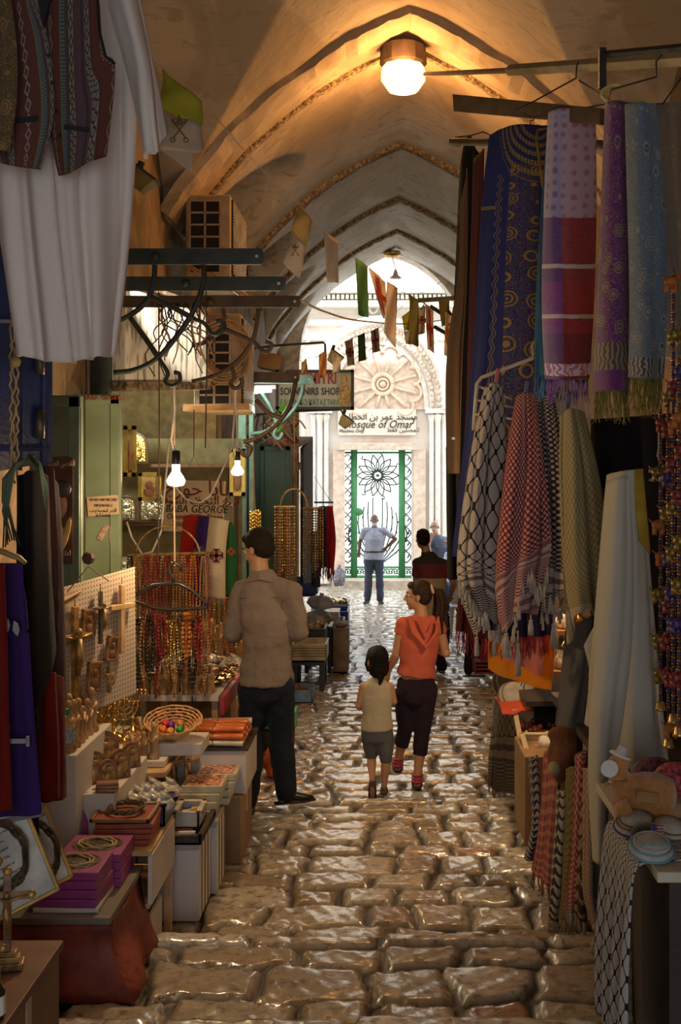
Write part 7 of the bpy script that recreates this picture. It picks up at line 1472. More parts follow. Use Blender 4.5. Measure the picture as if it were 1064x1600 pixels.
# --- shopper at the left stall
Y0 = 6.86; Q = lambda px, py, d=0: P(px, py, Y0) + Vector((0, d, 0))
Jm = dict(head=Q(402, 857, .03), neck=Q(408, 899), chest=Q(418, 965), pelvis=Q(417, 1058), shL=Q(377, 925, .03), elL=Q(361, 992, .04), wrL=Q(362, 1003, .29), shR=Q(456, 925, -.03), elR=Q(468, 988, .0), wrR=Q(440, 1002, .24),
 hipL=Q(396, 1068, 0), knL=Q(392, 1160, .03), anL=Q(388, 1246, -.02), hipR=Q(437, 1068), knR=Q(438, 1160, .06), anR=Q(445, 1240, .08))
mt_ = person('standing man in grey brown shirt and dark jeans seen from behind at the bead stall', Jm, 1.70, .25, 1.0, skinm('olive_skin', (.42, .22, .12)), fabric('taupe_shirt', (.20, .155, .125), weave=900, folds=.5), fabric('dark_denim', (.016, .018, .026), folds=.5), M('black_leather', (.015, .013, .012), .3), dhair, sleeve=1.8, hem=P(0, 1070, Y0).z, hpitch=.35, vox=.010, toe=dict(L=(-.2, 1, 0), R=(.8, .35, 0)), girth=.97, shirt_hem_r=1.03)
b = MB()
for s in (-1, 1): b.slab(Q(408, 893, -.075), Q(408+s*19, 899, -.035), Q(408+s*22, 909, -.06), Q(408, 903, -.10), .008*s)
b.box(Q(414, 930, -.085), (.30, .006, .006)); b.build('collar', fabric('taupe_shirt', (.20, .155, .125)), mt_, bevel=.002)
# --- girl
Y0 = 7.88; Q = lambda px, py, d=0: P(px, py, Y0) + Vector((0, d, 0))
Jg = dict(head=Q(653, 930), neck=Q(660, 964), chest=Q(655, 1002), pelvis=Q(650, 1070), shL=Q(630, 976, .0), elL=Q(618, 1024, .0), wrL=Q(606, 1052, .06), shR=Q(684, 976, .0), elR=Q(697, 1020, -.02), wrR=Q(677, 1014, .16),
 hipL=Q(634, 1082), knL=Q(633, 1140, .05), anL=Q(622, 1196, .12), hipR=Q(666, 1082), knR=Q(660, 1146, .03), anR=Q(652, 1214, .0))
gt_ = person('girl with brown ponytail in coral hooded top and dark cropped trousers', Jg, 1.43, 0, 1.45, skinm('tan_skin', (.50, .26, .14)), fabric('coral_jersey', (.58, .13, .075), folds=.4), fabric('plum_denim', (.030, .018, .028), folds=.5), M('pink_leather', (.42, .04, .09), .4), bhair, sleeve=.32, tl=.76, hs=1.05, hair='tail', vox=.009, collar=False, girth=1.0, hem=P(0, 1056, Y0).z, hdirs=dict(L=(-.3, .2, -1)))
b = MB(); c = lambda px, py, d: Q(px, py, d)
b.tube([c(640, 962, -.05), c(648, 985, -.115), c(665, 1006, -.135), c(680, 985, -.12), c(684, 962, -.05)], [.022, .030, .034, .028, .02], 10, flat=.5).tube([c(652, 966, -.08), c(664, 992, -.13), c(676, 968, -.08)], [.02, .03, .02], 8, flat=.5)
b.build('hood', fabric('coral_jersey', (.58, .13, .075)), gt_, remesh=.008, sm=3)
for px, py, d in ((622, 1198, .12), (652, 1216, .0)):
    for k in range(3): MB().tube([c(px, py-6+5*k, d)+Vector((.036*math.cos(a), .04*math.sin(a), 0)) for a in [2*pi*i/14 for i in range(14)]], .007, 6, closed=True).build('sandal_strap', M('pink_leather', (.42, .04, .09)), gt_, smooth=True)
# --- small child
Y0 = 7.64; Q = lambda px, py, d=0: P(px, py, Y0) + Vector((0, d, 0))
Jc = dict(head=Q(590, 1032), neck=Q(590, 1062), chest=Q(588, 1088), pelvis=Q(589, 1138), shL=Q(568, 1074), elL=Q(560, 1103, -.01), wrL=Q(563, 1112, .12), shR=Q(609, 1074), elR=Q(616, 1096, .0), wrR=Q(611, 1092, .12),
 hipL=Q(578, 1148), knL=Q(580, 1186, .05), anL=Q(582, 1215, -.07), hipR=Q(601, 1148), knR=Q(603, 1190, .0), anR=Q(600, 1228, .0))
person('small dark haired child in cream sleeveless top and grey shorts walking away', Jc, 1.02, 0, .25, skinm('tan_skin', (.5, .26, .14)), fabric('cream_jersey', (.50, .42, .28), folds=.3), fabric('grey_denim', (.12, .12, .12), folds=.4), M('brown_sandal', (.12, .07, .04), .5), dhair, tl=.52, hs=1.42, hair='bob', vox=.008, sleeveless=True, collar=False, girth=1.12, thick=.98, hem=P(0, 1140, Y0).z, toe=dict(L=(0, .35, -1), R=(0, 1, 0)), curl=.7)
# --- man standing before the gate
Y0 = 21.8; Q = lambda px, py, d=0: P(px, py, Y0) + Vector((0, d, 0))
Jf = dict(head=Q(585, 812.5, -.02), neck=Q(585, 826), chest=Q(585, 842), pelvis=Q(584, 866), shL=Q(600, 829), elL=Q(618, 842, -.02), wrL=Q(604, 855, -.05), shR=Q(569, 829), elR=Q(562, 847, .02), wrR=Q(561, 862, -.05),
 hipL=Q(591, 870), knL=Q(593, 904, -.02), anL=Q(594, 936), hipR=Q(577, 870), knR=Q(576, 904, -.02), anR=Q(574, 936))
@mat_of
def check_shirt(n):
    v = n.xyz(n.co()); a = n.ma('GREATER_THAN', n.ma('SINE', n.ma('MULTIPLY', v[0], 190)), .55); b_ = n.ma('GREATER_THAN', n.ma('SINE', n.ma('MULTIPLY', v[2], 190)), .55)
    n.col(n.mix(n.ma('MAXIMUM', a, b_), (.42, .45, .52), (.18, .22, .33))); n.rough(.85)
person('grey bearded bald man with hand on hip in checked short sleeved shirt before the gate', Jf, 1.70, pi, pi, skinm('dark_skin', (.13, .065, .04)), check_shirt(), fabric('slate_trousers', (.055, .065, .10)), M('black_leather', (.015, .013, .012)), M('grey_hair', (.3, .29, .28), .9), sleeve=.72, hair='bald', beard='full', vox=.011, girth=1.12, thick=1.08, belt=M('black_leather', (.015, .013, .012)), toe=dict(L=(.25, -1, 0), R=(-.3, -1, 0)))
# --- man in striped polo
Y0 = 13.6; Q = lambda px, py, d=0: P(px, py, Y0) + Vector((0, d, 0))
pm = NT('striped_polo', .85); zz = pm.xyz(pm.co())[2]; pm.col(pm.ramp(pm.ma('ADD', pm.ma('MULTIPLY', zz, 1.0), .5), [(0, (.42, .36, .26)), (.65, (.13, .02, .03)), (.82, (.022, .024, .026))], True))
Jp = dict(head=Q(660, 842), neck=Q(668, 866), chest=Q(676, 900), pelvis=Q(680, 962), shL=Q(652, 880), elL=Q(650, 915, .1), wrL=Q(660, 925, .3), shR=Q(695, 882), elR=Q(709, 912, .05), wrR=Q(705, 935, .22), hipL=Q(671, 968), knL=Q(680, 1008, .08), anL=Q(690, 1040, .0), hipR=Q(690, 968), knR=Q(694, 1006, .1), anR=Q(683, 1032, .25))
person('man in dark polo shirt with maroon band and beige hem walking away', Jp, 1.72, .15, .35, skinm('olive_skin', (.42, .22, .12)), pm.m, fabric('dark_trousers', (.016, .016, .018)), M('black_leather', (.015, .013, .012)), dhair, sleeve=.6, vox=.012, hem=P(0, 985, Y0).z)
# --- seated men at the square
Y0 = 21.0; Q = lambda px, py, d=0: P(px, py, Y0) + Vector((0, d, 0)); zf = gz(21)
Ja = dict(head=Q(679, 823), neck=Q(682, 838), chest=Q(686, 855), pelvis=Q(690, 884), shL=Q(668, 845, -.04), elL=Q(664, 868, -.2), wrL=Q(672, 842, -.2), shR=Q(699, 845), elR=Q(703, 868, -.1), wrR=Q(690, 872, -.35), hipL=Q(680, 888, -.05), knL=Q(650, 884, -.22), anL=Q(652, 918, -.22), hipR=Q(696, 888, -.05), knR=Q(676, 888, -.42), anR=Q(678, 922, -.42))
person('balding man with moustache sitting with hand at his chin in slate shirt', Ja, 1.72, pi-.4, pi-.1, skinm('ruddy_skin', (.45, .25, .17)), fabric('slate_blue_shirt', (.12, .15, .22)), fabric('pale_denim', (.20, .26, .36)), M('black_leather', (.015, .013, .012)), M('grey_hair', (.3, .29, .28)), sleeve=1.5, hair='bald', beard='moustache', vox=.012, glasses=True)
tag(MB().box((P(694, 0, 21.1).x, 21.15, -1.95), (.62, .5, .80)).build('stone_ledge', stone, bevel=.02), 'pale stone ledge the moustached man sits on', 'ledge')
Y0 = 20.2; Q = lambda px, py, d=0: P(px, py, Y0) + Vector((0, d, 0))
Jb = dict(head=Q(707, 845), neck=Q(710, 860), chest=Q(714, 878), pelvis=Q(718, 915), shL=Q(699, 868, -.05), elL=Q(697, 890, -.2), wrL=Q(705, 862, -.28), shR=Q(729, 868), elR=Q(731, 892, -.1), wrR=Q(716, 897, -.3), hipL=Q(708, 918, -.05), knL=Q(694, 912, -.4), anL=Q(697, 948, -.42), hipR=Q(726, 918, -.05), knR=Q(710, 914, -.45), anR=Q(716, 950, -.45))
person('seated man in pale shirt and blue jeans lifting an orange bottle to his mouth', Jb, 1.70, pi-.3, pi-.2, skinm('ruddy_skin', (.45, .25, .17)), fabric('pale_blue_shirt', (.42, .48, .58)), fabric('mid_denim', (.035, .075, .19)), M('black_leather', (.015, .013, .012)), M('grey_hair', (.3, .29, .28)), sleeve=1.4, hair='bald', vox=.012)
tag(MB().lathe([(.03, 0), (.034, .02), (.034, .12), (.014, .17), (.014, .19)], P(711, 851, 19.75), 12, R=Ry(-1.3)).build('orange_bottle', M('orange_glass', (.75, .18, .02), .2), smooth=True), 'orange bottle held at the mouth of the seated man', 'bottle')
def plastic_chair(x, y, zb, lab):
    t = thing('plastic_chair', lab, 'chair', (x, y, zb)); m = M('white_plastic', (.62, .64, .68), .35, var=.03)
    MB().box((x, y, zb+.43), (.46, .44, .03)).build('seat', m, t, bevel=.01); MB().box((x, y+.22, zb+.64), (.44, .03, .40), Rx(-.15)).build('backrest', m, t, bevel=.01)
    for sx in (-1, 1):
        for sy in (-1, 1): MB().tube([(x+sx*.2, y+sy*.18, zb+.42), (x+sx*.23, y+sy*.23, zb)], [.025, .018], 6).build('leg', m, t)
plastic_chair(.0+P(718, 0, 20.3).x, 20.35, gz(20.3), 'white plastic chair under the man in blue jeans')
plastic_chair(P(728, 0, 17.2).x, 17.3, gz(17.2), 'empty white plastic chair nearer the hanging shawls')
# --- person mostly hidden behind the scarves
Y0 = 13.3; Q = lambda px, py, d=0: P(px, py, Y0) + Vector((0, d, 0))
Jh = dict(head=Q(752, 838), neck=Q(752, 862), chest=Q(752, 895), pelvis=Q(750, 950), shL=Q(745, 876, -.18), elL=Q(746, 912, -.22), wrL=Q(738, 930, -.1), shR=Q(752, 876, .18), elR=Q(756, 912, .2), wrR=Q(745, 930, .15), hipL=Q(750, 958, -.09), knL=Q(738, 1000, -.1), anL=Q(732, 1044, -.1), hipR=Q(750, 958, .09), knR=Q(755, 1000, .1), anR=Q(762, 1042, .1))
person('person in dark trousers and pale sneakers half hidden behind the shawls', Jh, 1.70, -pi/2, -pi/2, skinm('olive_skin', (.42, .22, .12)), fabric('grey_tee', (.08, .08, .09)), fabric('dark_trousers', (.016, .016, .018)), M('pale_sneaker', (.42, .38, .32), .6), dhair, sleeve=.5, vox=.013)
# ================================================================ overhead: air conditioners, brackets, signs, flags
acm = M('ac_casing', (.48, .36, .22), .5, var=.15); dkh = M('dark_grille', (.02, .015, .012), .8, var=0)
def ac(px0, px1, py0, py1, Y, dep, lab, cols=2, rows_=6, wd=None):
    a = P(px0, py1, Y); c = P(px1, py0, Y); t = thing('air_conditioner', lab, 'air conditioner', ((a.x+c.x)/2, Y+dep/2, a.z))
    MB().box(((a.x+c.x)/2, Y+dep/2, (a.z+c.z)/2), (c.x-a.x, dep, c.z-a.z)).build('casing', acm, t, bevel=.012)
    w_ = (c.x-a.x)*.68; h = (c.z-a.z)*.88; x0 = a.x+(c.x-a.x)*.10; z0 = a.z+(c.z-a.z)*.04
    MB().box((x0+w_/2, Y-.004, z0+h/2), (w_, .012, h)).build('side_vent', dkh, t); b = MB()
    for i in range(cols+1): b.box((x0+w_*i/cols, Y-.014, z0+h/2), (.016, .02, h))
    for j in range(rows_+1): b.box((x0+w_/2, Y-.014, z0+h*j/rows_), (w_, .02, .014))
    b.build('vent_bars', acm, t)
    b = MB(); n = 26
    for j in range(n): b.box((c.x+.016, Y+dep/2, a.z+(c.z-a.z)*(.06+.88*j/n)), (.010, dep*.86, (c.z-a.z)*.013))
    for i in range(12): b.box((c.x+.020, Y+dep*(.1+.8*i/11), (a.z+c.z)/2), (.008, .006, (c.z-a.z)*.9))
    b.build('front_grille', M('ac_grille', (.62, .56, .44), .4, .3), t); MB().box((c.x+.006, Y+dep/2, (a.z+c.z)/2), (.01, dep*.88, (c.z-a.z)*.92)).build('grille_backing', dkh, t)
    return t
ac(290, 360, 304, 432, 9.3, .95, 'upper tan air conditioner box with square vents and slatted front')
ac(303, 376, 490, 640, 8.9, .8, 'lower tan air conditioner with coiled hose before it', 2, 8)
tag(MB().slab(P(286, 642, 8.7), P(390, 640, 8.7), P(398, 646, 9.8), P(300, 646, 9.8), .05).build('wooden_ledge', lwood), 'wooden ledge carrying the lower air conditioner', 'ledge')
def bracket(py0, py1, xe, x0px, Y, m, lab):
    t = thing('awning_arm', lab, 'bracket', P((xe+x0px)/2, py1, Y)); x0 = P(x0px, 0, Y).x; x1 = P(xe, 0, Y).x; z0 = P(0, py1, Y).z; z1 = P(0, py0, Y).z; h = z1-z0; r = h/2*.98
    pts = [Vector((x0, Y, z1)), Vector((x0, Y, z0)), Vector((x1-r*.5, Y, z0))]+[Vector((x1-r*.6+r*.6*math.sin(a), Y, (z0+z1)/2-r*math.cos(a))) for a in [pi*i/10 for i in range(11)]]+[Vector((x1-r*.5, Y, z1))]
    MB().poly(pts, (0, .014, 0)).build('flat_bar', m, t); MB().lathe([(.008, 0), (.008, .004)], (x1-.035, Y-.001, (z0+z1)/2), 12, R=Rx(pi/2)).build('bolt_hole', M('hole_light', (.5, .45, .38), .5, var=0), t); MB().lathe([(.02, 0), (.022, .006), (.01, .012)], ((x0+x1)/2+.1, Y, (z0+z1)/2), 12, R=Rx(pi/2)).build('bolt', m, t, smooth=True)
ir = M('green_black_iron', (.035, .045, .038), .5, .2, var=.3); irb = M('rust_brown_iron', (.07, .045, .028), .6, .4, var=.3)
bracket(388, 413, 413, 5, 5.3, ir, 'nearest dark flat iron awning arm with rounded end'); bracket(432, 454, 446, 75, 6.0, ir, 'second dark flat iron awning arm, a little lower'); bracket(462, 480, 470, 130, 6.7, irb, 'third brown flat iron awning arm with cable at its end')
bracket(581, 598, 468, 272, 9.6, irb, 'olive flat iron arm crossing before the souvenir shop sign'); bracket(586, 600, 489, 297, 10.4, M('verdigris_iron', (.14, .24, .22), .6, .3), 'pale verdigris iron arm behind the olive one')
def scroll(paths, Y, m, lab, r=.014, nm='scroll_bracket'):
    b = MB()
    for p in paths: b.tube([cr([P(q[0], q[1], Y+(q[2] if len(q) > 2 else 0)) for q in p], i/24) for i in range(25)], r, 7)
    return tag(b.build(nm, m, smooth=True), lab, 'bracket')
scroll([[(178, 582), (210, 578), (245, 560), (280, 520), (305, 480), (318, 440), (318, 413)], [(150, 520), (190, 500), (222, 478), (238, 450), (242, 413)], [(204, 497), (228, 530), (248, 560)], [(236, 463), (270, 480), (303, 498)]], 5.35, ir, 'big curved black iron scroll with hooks under the nearest arm', .013)
scroll([[(248, 560), (258, 575), (262, 585), (258, 597), (268, 603), (280, 597), (280, 584), (272, 582)]], 5.33, ir, 'open black iron hook at the foot of the big scroll', .010, 'hook'); scroll([[(303, 498), (320, 506), (330, 520), (340, 522), (350, 512), (348, 502), (338, 502)]], 5.33, ir, 'open black iron hook at the side of the big scroll', .010, 'hook')
scroll([[(300, 596), (340, 585), (375, 560), (395, 530), (402, 500), (402, 482)], [(348, 482), (350, 500), (340, 520), (320, 535), (300, 540)], [(348, 514), (370, 522), (398, 535)], [(362, 574), (366, 590), (360, 600), (368, 607), (378, 600), (376, 590)], [(398, 535), (410, 548), (420, 548), (424, 538), (415, 534)]], 6.8, irb, 'smaller rusty scroll bracket with hooks under the third arm', .013)
scroll([[(380, 690), (400, 685), (430, 665), (452, 635), (462, 596)], [(370, 700), (385, 712), (392, 700), (384, 694)], [(400, 625), (420, 645), (440, 652)]], 9.6, irb, 'brown scroll bracket below the olive arm', .02)
scroll([[(392, 678), (420, 672), (450, 650), (468, 625), (474, 600)], [(408, 612), (425, 640), (432, 665), (428, 680), (436, 686), (442, 676)]], 10.5, M('verdigris_iron', (.14, .24, .22)), 'verdigris scroll bracket before the souvenir shop sign', .018)
# weathered light box
t = thing('lightbox_sign', 'blank white weathered sheet metal box glaring under the little lamp', 'sign', P(240, 612, 7.2)); wm = NT('weathered_white_metal', .35, 0); o_ = wm.co(); st2 = wm.step(wm.noise(9, 5, wm.map(o_, (3.5, 3, .5))), .50, .62); wm.col(wm.mix(wm.ma('MULTIPLY', st2, .75), (.80, .76, .66), (.20, .15, .09))); wm.bump(wm.noise(20, 3), .2)
MB().slab(P(170, 440, 6.9), P(299, 486, 7.5), P(299, 600, 7.5), P(170, 603, 6.9), -.14).build('panel', wm.m, t, bevel=.006); MB().slab(P(168, 598, 6.88), P(300, 598, 7.48), P(300, 610, 7.48), P(168, 612, 6.88), -.16).build('bottom_trim', M('rusty_trim', (.25, .18, .11), .5, .3, var=.7, scale=30), t)
MB().slab(P(168, 436, 6.88), P(300, 483, 7.48), P(300, 488, 7.48), P(168, 444, 6.88), -.16).build('top_trim', M('rusty_trim', (.25, .18, .11)), t)
light('floodlight_beam', 'SPOT', P(222, 292, 6.28), 700, (1, .93, .78), spot_size=.5, spot_blend=.5, shadow_soft_size=.04, rot=(P(262, 515, 7.3)-P(222, 292, 6.28)).to_track_quat('-Z', 'Y').to_euler())  # spot added at the little lamp to make the blank box glare
tag(MB().box(P(158, 575, 6.8), (.11, .10, .36)).build('metal_post', ir, bevel=.004), 'short dark metal post between the white robe hem and weathered box', 'post')
# coiled hose, cables
b = MB(); c = P(351, 550, 8.84)
for k in range(5): b.tube([c+Vector(((.13+.022*k)*math.cos(a)+.01*math.sin(3*a+k), -.02*k+.02*math.sin(a*2+k), (.15+.022*k)*math.sin(a))) for a in [2*pi*i/26 for i in range(26)]], .011, 6, closed=True)
b.tube([c+Vector((-.1, 0, -.05)), c+Vector((-.13, 0, -.2)), c+Vector((-.09, .05, -.28))], .011, 6); tag(b.build('coiled_hose', M('tan_hose', (.42, .26, .15), .5), smooth=True), 'coil of tan hose hanging before the lower air conditioner', 'hose')
rg = R(55); cm = [M('cable_dark', (.03, .02, .015), .6), M('cable_tan', (.32, .20, .11), .6), M('cable_grey', (.2, .18, .15), .6)]; cn = ('dark', 'tan', 'grey')
for i in range(18):
    x0 = rg.uniform(235, 330); y0 = 472; L = rg.uniform(40, 120); Y = 6.71; x1 = x0+rg.uniform(-30, 60); k = (0, 0, 1, 0, 2, 0)[i % 6]
    pts = [P(x0, y0, Y), P(x0+rg.uniform(-15, 25), y0+L*.35, Y-.1), P(x1, y0+L*.7, Y-.1), P(x1+rg.uniform(-10, 20), y0+L, Y)]
    tag(MB().tube([cr(pts, j/12) for j in range(13)], .004+.003*(k == 1), 5).build('loose_cable', cm[k], smooth=True), '%s loose cable, %s in the tangle by the weathered box' % (cn[k], NTH[i]), 'cable', '%s cables by the weathered box' % cn[k])
for i in range(5): tag(MB().tube([P(296+18*i, 416+6*i, 7.9), P(345+16*i, 446+8*i, 7.2)], .013, 6).build('wooden_stick', lwood), 'pale wooden stick, %s from the wall below the upper air conditioner' % NTH[i], 'stick', 'sticks behind the iron arms')
for px, y0, y1, Y, lab in ((248, 455, 880, 6.0, 'thin dark vertical cord passing before the weathered box'), (322, 440, 700, 6.6, 'thin dark vertical cord beside the lower air conditioner')): tag(MB().tube([P(px, y0, Y), P(px+1, (y0+y1)/2, Y), P(px-1, y1, Y)], .004, 5).build('cord', cm[0]), lab, 'cord')
for i in range(22):
    x0 = rg.uniform(402, 455); y0 = 646; Y = 12.2; x1 = x0+rg.uniform(-25, 30); y1 = y0+rg.uniform(20, 60); k = i % 3
    pts = [P(x0, y0, Y), P(x0+rg.uniform(-25, 25), (y0+y1)/2, Y), P(x1, y1, Y)]; tag(MB().tube([cr(pts, j/8) for j in range(9)], .009, 5).build('loose_cable', cm[k], smooth=True), '%s loose cable, %s in the tangle above the bottle green leaves' % (cn[k], NTH[i]), 'cable', '%s cables above the green leaves' % cn[k])
tag(MB().box(P(420, 690, 12.9), (.55, .5, .06)).box(P(425, 560, 12.8), (.35, .3, .26), Ry(.2)).build('wooden_crate', M('cream_board', (.5, .44, .33)), bevel=.01) if 0 else MB().box(P(424, 566, 12.8), (.26, .3, .18), Ry(.2)).build('cardboard_box', card, bevel=.01), 'worn box wedged above the souvenir shop sign', 'box')
bag(P(442, 688, 12.5), (.16, .1, .07), M('pink_wrap', (.55, .22, .20), .5, var=.6, scale=20), 'pink wrapped bundle lying on top of the shelf by the cables', nm='bundle', cat='bundle', seed=14)
for i, (px, py) in enumerate(((425, 655), (435, 640), (428, 700-30))):
    tag(MB().poly([P(px, py, 11.3), P(px+10, py-12, 11.35), P(px+14, py-2, 11.3), P(px+6, py+6, 11.28)], (0, .01, 0)).build('leaf', M('green_leaf', (.08, .32, .03), .5)), 'bright green plastic leaf, %s in the cable tangle above the doors' % NTH[i], 'leaf', 'green plastic leaves')
t = thing('fluorescent_lamp', 'white fluorescent strip lamp glowing under the verdigris arm', 'lamp', P(408, 612, 10.41)); MB().tube([P(400, 603, 10.41), P(400, 594, 10.41)], .005, 5).build('hanging_rod', ir, t); MB().box(P(409, 605, 10.41), (.26, .08, .03)).build('housing', M('white_lid', (.62, .62, .6)), t, bevel=.005); MB().tube([P(393, 612, 10.41), P(424, 609, 10.41)], .022, 10).build('tube', M('tube_glow', (.9, 1, .92), .4, var=0, emit=7), t, smooth=True)
light('strip_light', 'POINT', P(408, 630, 10.0), 9, (.85, 1, .85), shadow_soft_size=.1)
struct(MB().box((-1.765, 12.4, -.2), (.04, 3.0, 2.1)).build('trim_9', M('pale_shopfront', (.42, .44, .36), .6))) if 0 else None
# souvenir shop sign
SY = 12.2; a, c = P(431, 578, SY), P(553, 640, SY); t = thing('shop_sign', 'dark framed oblong souvenirs shop sign with icon of mother and child', 'sign', ((a.x+c.x)/2, SY, c.z)); mx = (a.x+c.x)/2; mz = (a.z+c.z)/2; W_ = c.x-a.x; H_ = a.z-c.z
MB().box((mx, SY+.03, mz), (W_-.03, .08, H_-.03)).build('panel', M('sign_grey_white', (.42, .43, .36), .4, var=.06), t); b = MB()
for s in (-1, 1): b.box((mx+s*(W_/2-.015), SY+.03, mz), (.03, .12, H_)).box((mx, SY+.03, mz+s*(H_/2-.015)), (W_, .12, .03))
b.build('frame', M('sign_frame', (.03, .025, .022), .5), t); rd = M('sign_red', (.30, .02, .02), .5, var=0); dg = M('sign_green', (.02, .13, .06), .5, var=0)
tx = a.x+.045
text('lettering', 'ST. DIMITRI', (tx, SY-.018, mz+.065), .17, rd, t, align='LEFT', sx=.70, bold=.004); text('lettering', 'SOUVENIRS SHOP', (tx, SY-.018, mz-.055), .11, M('sign_black', (.02, .02, .02), .5, var=0), t, align='LEFT', sx=.72, bold=.002); text('lettering', 'ΕΛΛΗΝΙΚΟ ΚΑΤΑΣΤΗΜΑ', (tx, SY-.018, mz-.165), .085, dg, t, align='LEFT', sx=.66)
ic = M('icon_gold_print', (.38, .26, .10), .5, var=.5, scale=30); MB().box((c.x-.10, SY-.014, mz), (.15, .008, H_-.06)).build('icon_ground', M('icon_pale', (.34, .33, .25), .5), t); MB().ell((c.x-.10, SY-.02, mz+.09), (.04, .006, .06), 12).ell((c.x-.10, SY-.02, mz-.07), (.07, .006, .12), 12).ell((c.x-.13, SY-.024, mz-.01), (.03, .006, .035), 10).build('icon_figures', ic, t, smooth=True)
MB().tube([P(400, 648, SY), P(470, 642, SY), P(532, 640, SY), P(536, 646, SY), P(538, 656, SY)], .014, 6).build('lower_arm', ir, t); MB().tube([P(392, 545, SY), P(430, 540, SY), P(505, 535, SY), P(508, 538, SY), P(508, 552, SY)], .014, 6).build('upper_arm', ir, t)
def flood(px, py, Y, lab, s=1):
    c = P(px, py, Y); t = thing('floodlight', lab, 'floodlight', c); Rm = Ry(.65); MB().box(c, (.16*s, .12, .12*s), Rm, taper=.6).build('lamp_body', M('olive_brass', (.25, .19, .08), .4, .5), t, bevel=.006); MB().box(c+Rm @ Vector((0, 0, .065*s)), (.17*s, .13, .012), Rm).build('front_glass', M('dark_glass', (.04, .04, .035), .1), t); MB().tube([c+Vector((0, 0, .14*s)), c+Vector((-.02, 0, .08*s))], .02, 6).build('mount', ir, t)
flood(522, 560, SY, 'small olive floodlight at the end of the upper sign arm'); flood(539, 660, SY, 'small olive floodlight hanging below the shop sign', .95); flood(222, 285, 6.3, 'bright little metal lamp fixed beside the white robe', .8)
tag(MB().tube([P(222, 270, 6.3), P(190, 262, 6.3), (-1.76, 6.3, P(190, 262, 6.3).z)], .014, 6).build('lamp_arm', ir), 'short iron arm holding the bright little lamp off the wall', 'arm')
# iron brackets beyond the flags
for a_, c_ in (((700, 486), (722, 520)), ((672, 478), (735, 520)), ((678, 510), (712, 530))): tag(MB().tube([P(*a_, 15), P(*c_, 15)], .025, 4).build('iron_strut', ir), {700: 'upper black iron strut behind the round emblem flag', 672: 'long black diagonal strut behind the red cross flag', 678: 'lower black diagonal strut behind the red cross flag'}[a_[0]], 'strut')
# strings of paper flags
fcol = {'w': M('flag_paper', (.55, .46, .36), .8, var=.05), 'g': M('flag_green', (.05, .16, .05), .8, var=.1), 'o': M('flag_olive', (.17, .16, .04), .8, var=.1), 'y': M('flag_yellow', (.42, .40, .03), .8, var=.08), 't': M('flag_tan', (.45, .30, .10), .8, var=.1), 'r': M('flag_red_print', (.30, .03, .02), .8, var=.1), 'or': M('flag_orange', (.55, .25, .08), .8)}
def flag(poly, Y, m, lab, split=None, emb=None):
    """poly: TL TR BR BL in pixels; split = fraction and second colour of the lower part"""
    p = [P(q[0], q[1], Y+(.06 if i in (1, 2) else 0)) for i, q in enumerate(poly)]; b = MB(); rows = []
    t = thing('paper_flag', lab, 'flag', (p[0]+p[2])/2, 'strings of paper flags'); f = split[0] if split else 1
    def part(v0, v1, mm, nm):
        rows = [[p[0].lerp(p[1], u/6).lerp(p[3].lerp(p[2], u/6), v0+(v1-v0)*j/8)+Vector((0, .03*math.sin(u*.8+j*.5+poly[0][0]), 0)) for u in range(7)] for j in range(9)]; MB().grid(rows).build(nm, mm, t, smooth=True, solid=.003)
    part(0, f, fcol[m], 'upper_cloth')
    if split: part(f, 1, fcol[split[1]], 'lower_cloth')
    q = lambda u, v, d=-.035: p[0].lerp(p[1], u).lerp(p[3].lerp(p[2], u), v)+Vector((0, d-.01, 0))
    if emb == 'cross':
        MB().slab(q(.38, .08), q(.62, .08), q(.62, .92), q(.38, .92), .004).slab(q(.02, .44), q(.98, .44), q(.98, .58), q(.02, .58), .004).build('red_cross', fcol['r'], t)
    if emb == 'jer': jcross(q(.5, .5), (p[1]-p[0]).length*.85, fcol['r'], t)
    if emb == 'round': MB().tube([q(.5+.38*math.cos(a), .5+.26*math.sin(a)) for a in [2*pi*i/20 for i in range(20)]], .010, 5, closed=True).ell(q(.5, .5), (.05, .008, .07), 10).build('round_emblem', M('emblem_brown', (.25, .12, .04), .7), t)
    if emb and emb[0] == 'keys':
        cc = q(*emb[1:3]); s = (p[1]-p[0]).length; b = MB()
        for e in (-1, 1): b.tube([cc+Vector((e*s*.13, 0, s*.2)), cc+Vector((-e*s*.13, 0, -s*.14))], s*.014, 5).tube([cc+Vector((-e*s*.13+s*.045*math.cos(a), 0, -s*.17+s*.045*math.sin(a))) for a in [2*pi*i/10 for i in range(10)]], s*.012, 5, closed=True).box(cc+Vector((e*s*.10, 0, s*.17)), (s*.07, .004, s*.03)).box(cc+Vector((e*s*.13, 0, s*.22)), (s*.06, .004, s*.03))
        b.lathe([(s*.05, 0), (s*.065, s*.05), (s*.045, s*.12), (s*.01, s*.16)], cc+Vector((0, 0, s*.12)), 8, sy=.2).box(cc+Vector((0, 0, s*.30)), (s*.015, .004, s*.04)).box(cc+Vector((0, 0, s*.30)), (s*.04, .004, s*.012)); b.build('keys_emblem', M('emblem_gold', (.16, .12, .02), .6, var=0), t)
    return t
fl = flag([(252, 106), (316, 160), (315, 236), (251, 236)], 4.6, 'y', 'large yellow and white keys flag beside the white robe', (.5, 'w'), ('keys', .5, .75)); 
MB().poly([P(250, 233, 4.62), P(301, 238, 4.62), P(299, 270, 4.62)], (0, .003, 0)).build('loose_corner', fcol['w'], fl)
